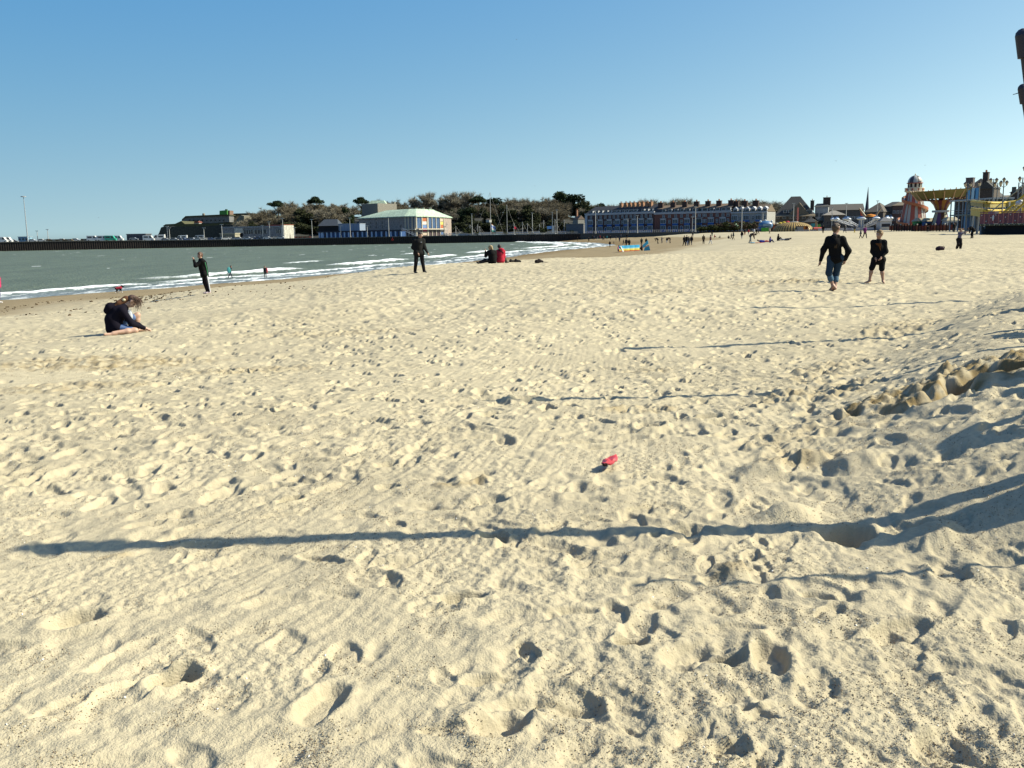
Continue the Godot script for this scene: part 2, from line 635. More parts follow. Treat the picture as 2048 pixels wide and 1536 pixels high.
	rough_patch(-1.9, 4.2, 0.3, 0.09, 0.06, 0.04, 0.5)
	rough_patch(0.93, 3.9, 0.2, 0.14, 0.08, 0.05, 0.5)
	# to a mesh
	var v := PackedVector3Array(); v.resize(na * nr)
	var n := PackedVector3Array(); n.resize(na * nr)
	var c := PackedColorArray(); c.resize(na * nr)
	var dry_c := Color(0.340, 0.296, 0.208)
	var wet_c := Color(0.150, 0.110, 0.060)
	var dug_c := Color(0.170, 0.128, 0.066)
	for j in nr:
		var rr := polar_r[j]
		var jm := maxi(j - 1, 0)
		var jp := mini(j + 1, nr - 1)
		var drr := polar_r[jp] - polar_r[jm]
		for i in na:
			var k := j * na + i
			var x := rr * sin_a[i]
			var d := rr * cos_a[i]
			v[k] = Vector3(x, sand_h[k], -d)
			var im := maxi(i - 1, 0)
			var ip := mini(i + 1, na - 1)
			var gr := (sand_h[jp * na + i] - sand_h[jm * na + i]) / drr
			var ga := (sand_h[j * na + ip] - sand_h[j * na + im]) / ((polar_a[ip] - polar_a[im]) * rr)
			# radial direction (sin,-cos) and tangential (cos, sin) in x and z
			n[k] = Vector3(-gr * sin_a[i] - ga * cos_a[i], 1.0, gr * cos_a[i] - ga * sin_a[i]).normalized()
			var w := damp[k]
			var tone := 1.0
			if absf(polar_a[i]) < 0.62:
				tone += 0.08 * n_mid.get_noise_2d(x * 0.7, d * 0.7) + 0.07 * n_big.get_noise_2d(x * 0.22 + 5.0, d * 0.13)
				if rr < 14.0:
					tone += 0.10 * n_mid.get_noise_2d(x * 31.0, d * 31.0)
			var to := wet_c if from_shore(x, d) < 40.0 else dug_c
			var cc := dry_c.lerp(to, clampf(w, 0.0, 1.0))
			c[k] = Color(cc.r * tone, cc.g * tone, cc.b * tone)
	var idx := PackedInt32Array()
	idx.resize((na - 1) * (nr - 1) * 6)
	var o := 0
	for j in nr - 1:
		for i in na - 1:
			var k := j * na + i
			idx[o] = k; idx[o + 1] = k + na; idx[o + 2] = k + na + 1
			idx[o + 3] = k; idx[o + 4] = k + na + 1; idx[o + 5] = k + 1
			o += 6
	var arr := []
	arr.resize(Mesh.ARRAY_MAX)
	arr[Mesh.ARRAY_VERTEX] = v
	arr[Mesh.ARRAY_NORMAL] = n
	arr[Mesh.ARRAY_COLOR] = c
	arr[Mesh.ARRAY_INDEX] = idx
	var mesh := ArrayMesh.new()
	mesh.add_surface_from_arrays(Mesh.PRIMITIVE_TRIANGLES, arr)
	var m := StandardMaterial3D.new()
	m.vertex_color_use_as_albedo = true
	m.roughness = 0.95
	m.metallic_specular = 0.15
	var grain := NoiseTexture2D.new()
	var gn := FastNoiseLite.new()
	gn.seed = 3
	gn.frequency = 0.09
	gn.fractal_octaves = 4
	gn.fractal_gain = 0.7
	grain.noise = gn
	grain.width = 1024
	grain.height = 1024
	grain.seamless = true
	m.heightmap_enabled = true
	m.heightmap_texture = grain
	m.heightmap_scale = 0.45
	m.uv1_triplanar = true
	m.uv1_world_triplanar = true
	m.uv1_scale = Vector3.ONE * 0.9
	setting("beach_sand", mesh, m)

func surface(x: float, d: float) -> float:   # the finished sand, prints and all
	var r := sqrt(x * x + d * d)
	var ang := atan2(x, d)
	var j := clampi(polar_r.bsearch(r), 1, polar_r.size() - 1)
	var i := clampi(polar_a.bsearch(ang), 1, polar_a.size() - 1)
	return sand_h[j * polar_a.size() + i]

func build_grit() -> void:
	# small stones, shell bits and dry weed scattered over the near sand
	rng.seed = 901
	for kind in 3:
		var s := sh()
		s.ball(Vector3.ZERO, Vector3(1, 0.6, 0.8), 5, 3)
		var mm := MultiMesh.new()
		mm.transform_format = MultiMesh.TRANSFORM_3D
		mm.mesh = s.mesh()
		var count: int = [80000, 26000, 900][kind]
		mm.instance_count = count
		var k := 0
		while k < count:
			var d := 2.2 + 8.5 * pow(rng.randf(), 1.6)
			var x := rng.randf_range(-0.62, 0.62) * d
			var patchy := n_mid.get_noise_2d(x * 2.2 + 70.0, d * 2.2) + 0.5 * n_mid.get_noise_2d(x * 0.5, d * 0.5 + 20.0)
			if rng.randf() > 0.18 + 1.7 * patchy + 0.22 * smoothstep(-1.0, 1.2, x):
				continue
			var size := (0.0011 + 0.0022 * pow(rng.randf(), 4.0)) * (1.0 + d * 0.05)
			if kind == 2:
				size *= 1.4
			var b := Basis.from_euler(Vector3(rng.randf() * 6.0, rng.randf() * 6.0, rng.randf() * 6.0)).scaled(Vector3.ONE * size)
			mm.set_instance_transform(k, Transform3D(b, Vector3(x, surface(x, d) + size * 0.35, -d)))
			k += 1
		var o := MultiMeshInstance3D.new()
		o.name = ["sand_grit", "dark_grit", "shell_bits"][kind]
		o.multimesh = mm
		o.material_override = [paint(0.30, 0.255, 0.175, 0.9), paint(0.17, 0.125, 0.085, 0.9), paint(0.72, 0.70, 0.66, 0.5)][kind]
		o.set_meta("kind", "stuff")
		tag(o, ["coarse pale grit scattered over the near sand", "dark grit and weed crumbs gathered in hollows of the near sand", "white shell fragments dotted over the near sand"][kind], ["grit", "grit", "shells"][kind])
		add_child(o, true)

	# the strand line: weed, shells and bits of drift left where the dry sand begins
	var w := sh()
	w.ball(Vector3.ZERO, Vector3(1.0, 0.35, 0.5), 6, 4)
	var sm := MultiMesh.new()
	sm.transform_format = MultiMesh.TRANSFORM_3D
	sm.mesh = w.mesh()
	sm.instance_count = 2600
	var q := 0
	while q < 2600:
		var d := 12.0 + 130.0 * pow(rng.randf(), 1.5)
		var x := rng.randf_range(-0.6, 0.15) * d
		var s := from_shore(x, d)
		var line := exp(-pow((s - 38.5 - 1.5 * n_big.get_noise_2d(d * 0.2, 4.0)) / 1.1, 2.0)) + 0.5 * exp(-pow((s - 33.0) / 0.8, 2.0)) + 0.10 * exp(-pow((s - 42.0) / 4.0, 2.0))
		if rng.randf() > line:
			continue
		var size := 0.02 + 0.07 * pow(rng.randf(), 3.0)
		sm.set_instance_transform(q, Transform3D(Basis.from_euler(Vector3(rng.randf() * 0.4, rng.randf() * 6.0, rng.randf() * 0.4)).scaled(Vector3.ONE * size), Vector3(x, surface(x, d) + size * 0.2, -d)))
		q += 1
	var o2 := MultiMeshInstance3D.new()
	o2.name = "strand_line"
	o2.multimesh = sm
	o2.material_override = paint(0.075, 0.052, 0.030, 0.9)
	o2.set_meta("kind", "stuff")
	tag(o2, "dark weed and drift bits strewn where dry sand meets wet sand", "drift")
	add_child(o2, true)

# ---------------------------------------------------------------- the sea
func build_sea() -> void:
	var n1 := FastNoiseLite.new(); n1.seed = 8; n1.frequency = 1.0; n1.fractal_octaves = 3
	var angs := PackedFloat32Array()
	var a := -40.0
	while a < 7.0:
		angs.append(deg_to_rad(a))
		a += 0.065 if a > -31.5 else 0.5
	var rads := PackedFloat32Array()
	var r := 40.0
	while r < 520.0:
		rads.append(r)
		r += clampf(r * r / 11500.0, 0.3, 3.0)
	var na := angs.size()
	var nr := rads.size()
	var v := PackedVector3Array()
	var c := PackedColorArray()
	var h := PackedFloat32Array()
	var deep := Color(0.078, 0.095, 0.064)
	var shallow := Color(0.125, 0.145, 0.15)
	var white := Color(0.78, 0.80, 0.80)
	for j in nr:
		for i in na:
			var x := rads[j] * sin(angs[i])
			var d := rads[j] * cos(angs[i])
			var s := from_shore(x, d)
			var wob := 2.2 * n1.get_noise_2d(d * 0.045, 3.0) + 1.1 * n1.get_noise_2d(d * 0.16, s * 0.05)
			var y := SEA + 0.05 * n1.get_noise_2d(x * 0.25 + d * 0.1, d * 0.22)
			var foam := 0.0
			# three lines of surf running in
			for L in [[-0.6, 0.55, 0.02, 0.0, 0.05], [-5.0, 0.6, 0.05, 9.0, 0.05], [-9.5, 1.15, 0.16, 20.0, 0.42], [-17.0, 1.9, 0.36, 31.0, 0.18], [-23.0, 1.1, 0.16, 44.0, -0.40], [-33.0, 0.9, 0.12, 57.0, -0.55]]:
				var along: float = n1.get_noise_2d(d * 0.022 + L[3], L[3] * 3.0) * 1.3 + L[4]
				var live: float = smoothstep(-0.12, 0.12, along)
				var mid: float = L[0] + wob + 1.3 * n1.get_noise_2d(d * 0.07 + L[3], 7.0)
				var off: float = (s - mid) / L[1]
				var q := exp(-off * off)
				y += L[2] * q * (0.35 + 0.65 * live)
				var edge := 0.45 * n1.get_noise_2d(x * 0.9, d * 0.5 + L[3])
				foam = maxf(foam, live * smoothstep(0.35, 0.6, q + edge * 0.6))
			# lace of spent foam between the lines
			var lace := n1.get_noise_2d(x * 0.55 + 30.0, d * 0.16)
			foam = maxf(foam, 0.4 * smoothstep(0.2, 0.4, lace) * smoothstep(-16.0, -8.0, s) )
			# a few whitecaps
			if n1.get_noise_2d(x * 0.16 + 90.0, d * 0.045 + 11.0) > 0.64 and s < -30.0:
				foam = maxf(foam, 0.5)
			var cc := deep.lerp(shallow, smoothstep(-14.0, -2.0, s + 0.5 * wob))
			var tone := 1.0 + 0.22 * n1.get_noise_2d(x * 0.11, d * 0.03) + 0.16 * n1.get_noise_2d(x * 0.5, d * 0.12)
			cc = Color(cc.r * tone, cc.g * tone, cc.b * tone).lerp(white, clampf(foam, 0.0, 1.0))
			v.append(Vector3(x, y, -d))
			c.append(cc)
	var idx := PackedInt32Array()
	var n := PackedVector3Array()
	n.resize(na * nr)
	for j in nr:
		for i in na:
			var k := j * na + i
			var p := v[mini(j + 1, nr - 1) * na + i] - v[maxi(j - 1, 0) * na + i]
			var q := v[j * na + mini(i + 1, na - 1)] - v[j * na + maxi(i - 1, 0)]
			n[k] = q.cross(p).normalized()
			if n[k].y < 0.0:
				n[k] = -n[k]
			if j < nr - 1 and i < na - 1:
				idx.append_array(PackedInt32Array([k, k + na, k + na + 1, k, k + na + 1, k + 1]))
	var arr := []
	arr.resize(Mesh.ARRAY_MAX)
	arr[Mesh.ARRAY_VERTEX] = v
	arr[Mesh.ARRAY_NORMAL] = n
	arr[Mesh.ARRAY_COLOR] = c
	arr[Mesh.ARRAY_INDEX] = idx
	var mesh := ArrayMesh.new()
	mesh.add_surface_from_arrays(Mesh.PRIMITIVE_TRIANGLES, arr)
	var m := StandardMaterial3D.new()
	m.vertex_color_use_as_albedo = true
	m.roughness = 0.55
	m.metallic_specular = 0.35
	var rip := NoiseTexture2D.new()
	var gn := FastNoiseLite.new()
	gn.seed = 13
	gn.frequency = 0.03
	gn.fractal_octaves = 4
	rip.noise = gn
	rip.width = 512
	rip.height = 512
	rip.seamless = true
	m.heightmap_enabled = true
	m.heightmap_texture = rip
	m.heightmap_scale = 12.0
	m.uv1_triplanar = true
	m.uv1_world_triplanar = true
	m.uv1_scale = Vector3.ONE * 0.12
	setting("sea", mesh, m)
	var sheet := sh()
	sheet.quad(Vector3(-9000, SEA - 0.35, 400), Vector3(-9000, SEA - 0.35, -9000), Vector3(9000, SEA - 0.35, -9000), Vector3(9000, SEA - 0.35, 400))
	setting("open_sea", sheet.mesh(), paint(0.10, 0.145, 0.125, 0.5))

# ---------------------------------------------------------------- quay, promenade, hill, headland
func quay_y(u: float) -> float:
	return lerpf(1.0, 0.3, smoothstep(120.0, 420.0, u))

const QUAY := [[-140.0, 447.0], [0.0, 455.0], [150.0, 461.0], [300.0, 468.0], [470.0, 472.0], [620.0, 473.0], [800.0, 472.0], [1000.0, 466.0], [1160.0, 452.0]]
const PROM := [[1160.0, 452.0], [1230.0, 437.0], [1300.0, 421.0], [1400.0, 405.0], [1560.0, 398.0], [1700.0, 394.0], [1850.0, 388.0], [2060.0, 380.0], [2300.0, 376.0]]

func build_land() -> void:
	# the quay wall of steel piling, ribbed
	var wall := thing("quay_wall", "long dark rusty steel sheet pile wall of the quay across the bay", "sea wall")
	var ribs := sh()
	var cap := sh()
	var deck := sh()
	for k in QUAY.size() - 1:
		var u0: float = QUAY[k][0]
		var u1: float = QUAY[k + 1][0]
		var a := col_at(u0, QUAY[k][1], quay_y(u0))
		var b := col_at(u1, QUAY[k + 1][1], quay_y(u1))
		var along := (b - a)
		var len := Vector2(along.x, along.z).length()
		var n := maxi(int(len / 1.05), 1)
		var out := Vector3(-along.z, 0, along.x).normalized()
		if out.z < 0.0:
			out = -out
		for i in n:
			var p := a.lerp(b, float(i) / n)
			var q := a.lerp(b, (i + 0.5) / n)
			var r := a.lerp(b, (i + 1.0) / n)
			var o0 := out * 0.32
			var st := (q - p) * 0.3
			for f in [[p, p + st + o0], [p + st + o0, q + o0], [q + o0, q + st], [q + st, r]]:
				var lo0: Vector3 = f[0]
				var lo1: Vector3 = f[1]
				var d0 := Vector3(lo0.x, SEA - 1.5, lo0.z)
				var d1 := Vector3(lo1.x, SEA - 1.5, lo1.z)
				ribs.quad(d0, lo0, lo1, d1)
		var back := Vector3(0, 0, -0.9)
		cap.hexa([a + out * 0.45, b + out * 0.45, b + back, a + back, a + out * 0.45 + Vector3.UP * 0.35, b + out * 0.45 + Vector3.UP * 0.35, b + back + Vector3.UP * 0.35, a + back + Vector3.UP * 0.35])
		var ba := col_at(u0, 500.0 if u0 > 880.0 else 610.0, quay_y(u0))
		var bb := col_at(u1, 500.0 if u1 > 880.0 else 610.0, quay_y(u1))
		deck.quad(a, ba, bb, b)
	part("piling", ribs.mesh(), mottled(0.020, 0.013, 0.010, 0.3), wall)
	part("capping", cap.mesh(), mottled(0.10, 0.095, 0.085, 0.2), wall)
	setting("quay", deck.mesh(), mottled(0.14, 0.135, 0.125, 0.1))
	# the low wall along the promenade
	var pw := thing("promenade_wall", "low dark wall between the sand and the promenade below the terraces", "wall")
	var face := sh()
	var coping := sh()
	var floor := sh()
	for k in PROM.size() - 1:
		var y0 := 0.45
		var a := col_at(PROM[k][0], PROM[k][1], y0)
		var b := col_at(PROM[k + 1][0], PROM[k + 1][1], y0)
		var th := Vector3(0, 0, -0.5)
		var dn := Vector3(0, -4.2, 0)
		face.hexa([a + dn, b + dn, b + dn + th, a + dn + th, a, b, b + th, a + th])
		var o := Vector3(0, 0, 0.12)
		var up := Vector3(0, 0.16, 0)
		coping.hexa([a + o, b + o, b + th, a + th, a + o + up, b + o + up, b + th + up, a + th + up])
		var fa := Vector3(a.x * 2.4, y0 - 0.02, -1100)
		var fb := Vector3(b.x * 2.4, y0 - 0.02, -1100)
		floor.quad(a + th, fa, fb, b + th)
	part("face", face.mesh(), mottled(0.07, 0.062, 0.05, 0.3), pw)
	part("coping", coping.mesh(), mottled(0.16, 0.15, 0.13, 0.3), pw)
	setting("promenade", floor.mesh(), mottled(0.17, 0.16, 0.145, 0.1))
	# harbour water behind the quay
	var hw := sh()
	var h0 := col_at(870, 500.0, -1.4)
	var h1 := col_at(1160, 500.0, -1.4)
	hw.quad(h0, Vector3(h0.x * 1.3, -1.4, -640), Vector3(h1.x * 1.3, -1.4, -640), h1)
	setting("harbour_water", hw.mesh(), paint(0.04, 0.055, 0.055, 0.2))
	# the wooded hill
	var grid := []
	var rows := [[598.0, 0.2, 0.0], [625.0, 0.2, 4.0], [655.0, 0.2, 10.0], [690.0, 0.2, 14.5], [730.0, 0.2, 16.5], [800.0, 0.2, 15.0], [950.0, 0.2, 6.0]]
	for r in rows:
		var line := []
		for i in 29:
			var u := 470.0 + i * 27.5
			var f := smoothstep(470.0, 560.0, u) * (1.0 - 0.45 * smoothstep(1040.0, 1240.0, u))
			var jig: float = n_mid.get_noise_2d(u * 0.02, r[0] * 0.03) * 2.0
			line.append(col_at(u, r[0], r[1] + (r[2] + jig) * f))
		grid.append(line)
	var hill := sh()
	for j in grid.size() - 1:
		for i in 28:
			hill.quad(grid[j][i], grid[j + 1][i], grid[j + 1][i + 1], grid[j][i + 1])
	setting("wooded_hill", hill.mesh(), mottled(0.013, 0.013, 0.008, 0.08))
	var flat := sh()
	var g0 := col_at(1160, 640.0, 0.0)
	flat.box(Vector3(g0.x, -2.0, -1400), Vector3(1500, 0.30, -640))
	setting("town_ground", flat.mesh(), mottled(0.11, 0.10, 0.085, 0.08))

func wall_strip(s: Shape, pts: Array, d0: float, d1: float) -> void:   # a standing slab with an outline given in sight lines, pushed back from d0 to d1
	var front := []
	var back := []
	for p in pts:
		var a := at(p[0], p[1], d0)
		front.append(a)
		back.append(Vector3(a.x, a.y, -d1))
	var poly := PackedVector2Array()
	for a in front:
		poly.append(Vector2(a.x, a.y))
	s.prism(poly, -d1, -d0)

func build_headland() -> void:
	var cliff := sh()
	# dark sea cliff below, with a ledge
	var base := [[313, 474], [318, 466], [322, 455], [330, 452], [345, 453], [380, 453], [420, 452], [450, 449], [470, 450], [500, 452], [560, 452], [560, 484], [313, 484]]
	wall_strip(cliff, base, 700.0, 790.0)
	setting("sea_cliff", cliff.mesh(), mottled(0.030, 0.027, 0.022, 0.12))
	var top := sh()
	wall_strip(top, [[325, 452.2], [331, 448.5], [350, 447.5], [362, 442], [370, 448], [420, 447], [465, 445], [470, 450], [420, 452.4], [345, 453.4]], 712.0, 800.0)
	setting("grass_ledge", top.mesh(), mottled(0.060, 0.058, 0.020, 0.15))
	var scarp := sh()
	wall_strip(scarp, [[462, 455], [470, 445], [477, 434], [482, 430], [488, 432], [488, 448], [480, 451]], 690.0, 740.0)
	setting("pale_scarp", scarp.mesh(), mottled(0.14, 0.13, 0.095, 0.3))
	var rise := sh()
	wall_strip(rise, [[362, 447], [364, 438], [371, 432.8], [400, 431.3], [438, 429.6], [470, 427], [500, 426], [540, 430], [560, 440], [560, 452], [362, 452]], 760.0, 900.0)
	setting("fort_mound", rise.mesh(), mottled(0.040, 0.042, 0.018, 0.12))
	# the fort on it
	var fort := thing("stone_fort", "low grey stone fort with turf roof on the far headland", "fort")
	var w := sh()
	wall_strip(w, [[363, 446], [364, 438.5], [372, 434], [400, 432.8], [440, 431.2], [458, 431], [459, 444], [420, 446.5]], 745.0, 758.0)
	part("wall", w.mesh(), mottled(0.135, 0.135, 0.135, 0.2), fort)
	var turf := sh()
	wall_strip(turf, [[363.5, 438.7], [371, 432], [400, 430.8], [440, 429], [459, 429], [459, 431.2], [440, 431.6], [400, 433.0], [372, 434.4]], 744.0, 772.0)
	part("turf_roof", turf.mesh(), mottled(0.045, 0.043, 0.018, 0.2), fort)
	for k in 9:
		var g := sh()
		var u := 378.0 + k * 8.6
		wall_strip(g, [[u, 442], [u, 439.5], [u + 1.6, 439.3], [u + 1.6, 442]], 744.4, 745.6)
		part("gun_port", g.mesh(), paint(0.02, 0.02, 0.02), fort)
	var gate := sh()
	wall_strip(gate, [[385, 447], [386, 441], [398, 440.5], [399, 446.6]], 741.0, 745.5)
	part("gatehouse", gate.mesh(), mottled(0.03, 0.027, 0.024, 0.3), fort)
	var cot := thing("white_cottage", "small white cottage with red roof below the grey fort wall", "cottage")
	var cw := sh()
	wall_strip(cw, [[388, 450.5], [388.2, 445.5], [398, 445], [398, 450.3]], 722.0, 728.0)
	part("wall", cw.mesh(), paint(0.42, 0.40, 0.38), cot)
	var cr := sh()
	wall_strip(cr, [[387, 446], [390, 443], [396, 442.6], [398.6, 445.2]], 721.0, 729.0)
	part("roof", cr.mesh(), paint(0.16, 0.06, 0.045), cot)
	var gh := thing("green_building", "square green building with brick end on top of the grey fort", "building")
	var gb := sh()
	wall_strip(gb, [[439, 430], [439, 421.5], [450, 420.5], [454, 420.5], [454, 429.6]], 748.0, 760.0)
	part("wall", gb.mesh(), paint(0.055, 0.17, 0.045), gh)
	var gc := sh()
	wall_strip(gc, [[450.2, 420.6], [450.2, 418.3], [453, 418.3], [453, 420.6]], 752.0, 755.0)
	part("chimney", gc.mesh(), paint(0.03, 0.05, 0.03), gh)
	var ge := sh()
	wall_strip(ge, [[454.2, 429.6], [454.2, 421], [459.5, 421], [459.5, 429.2]], 750.0, 760.0)
	part("brick_end", ge.mesh(), mottled(0.17, 0.11, 0.08, 0.3), gh)
	var tw := thing("lookout_hut", "tiny stone lookout hut on the fort roof above the white cottage", "hut")
	var tb := sh()
	wall_strip(tb, [[404.5, 431], [404.5, 427.6], [406, 426.2], [407.6, 427.6], [407.6, 431]], 748.0, 751.0)
	part("wall", tb.mesh(), paint(0.15, 0.14, 0.12), tw)

# ---------------------------------------------------------------- trees
func grow(s: Shape, tw: Shape, a: Vector3, dir: Vector3, length: float, r: float, depth: int, up: float) -> void:
	var b := a + dir * length
	if depth > 0:
		s.tube(a, b, r, r * 0.62, 4 if depth > 2 else 3, false)
	else:
		# a spray of twigs
		for k in 9:
			var t := (dir + Vector3(rng.randfn(), rng.randfn() * 0.6 + up, rng.randfn()) * 0.5).normalized()
			var e := a + t * length * rng.randf_range(0.7, 1.5)
			var w := t.cross(Vector3(rng.randfn(), rng.randfn(), rng.randfn())).normalized() * 0.036
			var o := a + dir * length * rng.randf_range(0.0, 0.5)
			tw.tri(o - w, o + w, e)
		return
	var n := 5 if depth > 1 else 6
	for k in n:
		var spread := 0.62 if depth > 2 else 0.8
		var t := (dir + Vector3(rng.randfn(), rng.randfn() * 0.5, rng.randfn()) * spread + Vector3.UP * up).normalized()
		var from := a.lerp(b, rng.randf_range(0.45, 1.0))
		grow(s, tw, from, t, length * rng.randf_range(0.55, 0.82), r * 0.5, depth - 1, up)

func bare_tree(called: String, seed_: int, up: float, trunk: float, reach: float) -> Array:   # [wood mesh, twig mesh]
	rng.seed = seed_
	var wood := sh()
	var tw := sh()
	wood.tube(Vector3.ZERO, Vector3(0, trunk, 0), 0.34, 0.25, 6, false)
	for k in 6:
		var an := TAU * k / 6.0 + rng.randf() * 0.6
		var t := Vector3(cos(an) * 0.7, 0.75 + up, sin(an) * 0.7).normalized()
		grow(wood, tw, Vector3(0, trunk * rng.randf_range(0.7, 1.0), 0), t, reach * rng.randf_range(0.8, 1.1), 0.15, 3, up)
	return [wood.mesh(), tw.mesh()]

func leafy(s: Shape, mid: Vector3, size: Vector3, n: int, leaf: float) -> void:
	for k in n:
		var d := Vector3(rng.randfn(), rng.randfn(), rng.randfn()).normalized()
		var p := mid + d * size * pow(rng.randf(), 0.4)
		var a := Vector3(rng.randfn(), rng.randfn(), rng.randfn()).normalized() * leaf
		var b := (d + Vector3(rng.randfn(), rng.randfn(), rng.randfn()) * 0.5).cross(a).normalized() * leaf * rng.randf_range(0.4, 0.9)
		s.tri(p - a, p + b, p + a)
		s.tri(p - a, p + a, p - b * 0.6 + d * leaf * 0.3)

var tree_kinds := {}

func plant(kind: String, u: float, v_top: float, d: float, base_y: float, wide: float, label: String, group := "") -> void:
	# a tree of a kind, its foot on the ground d metres off and its top on a sight line
	var foot := col_at(u, d, base_y)
	var top := at(u, v_top, d).y
	var k: Array = tree_kinds[kind]
	var high: float = k[0]
	var sc := maxf((top - base_y) / high, 0.15)
	var o := thing(k[1], label, "tree", foot, rng.randf() * TAU, group)
	o.scale = Vector3(sc * wide, sc, sc * wide)
	part("trunk", k[2], k[3], o)
	part("crown", k[4], k[5], o)

func measure(a: Mesh) -> float:
	return a.get_aabb().end.y

func whereabouts(u: float) -> String:
	var zones := [[515, "beside the pale scarp"], [545, "above the long terminal"], [570, "around the wind-leaning pine"], [600, "above the white terminal block"], [625, "left of the umbrella pine"], [650, "under the umbrella pine"], [675, "above the dark-roofed hall"], [700, "around the narrow evergreen"], [735, "left of the stage tower"], [765, "behind the stage tower"], [800, "behind the pavilion's ridge"], [835, "behind the middle of the pavilion roof"], [865, "below the tall fan-shaped tree"], [895, "behind the right end of the pavilion"], [920, "between the two tall bare trees"], [950, "right of the two tall bare trees"], [985, "around the tallest mast"], [1020, "around the second tallest mast"], [1045, "above the red flag"], [1070, "above the middle of the marina"], [1100, "above the blue sign"], [1125, "left of the largest evergreen"], [1160, "under the largest evergreen"]]
	for z in zones:
		if u < z[0]:
			return z[1]
	return "left of the dark brick terrace"

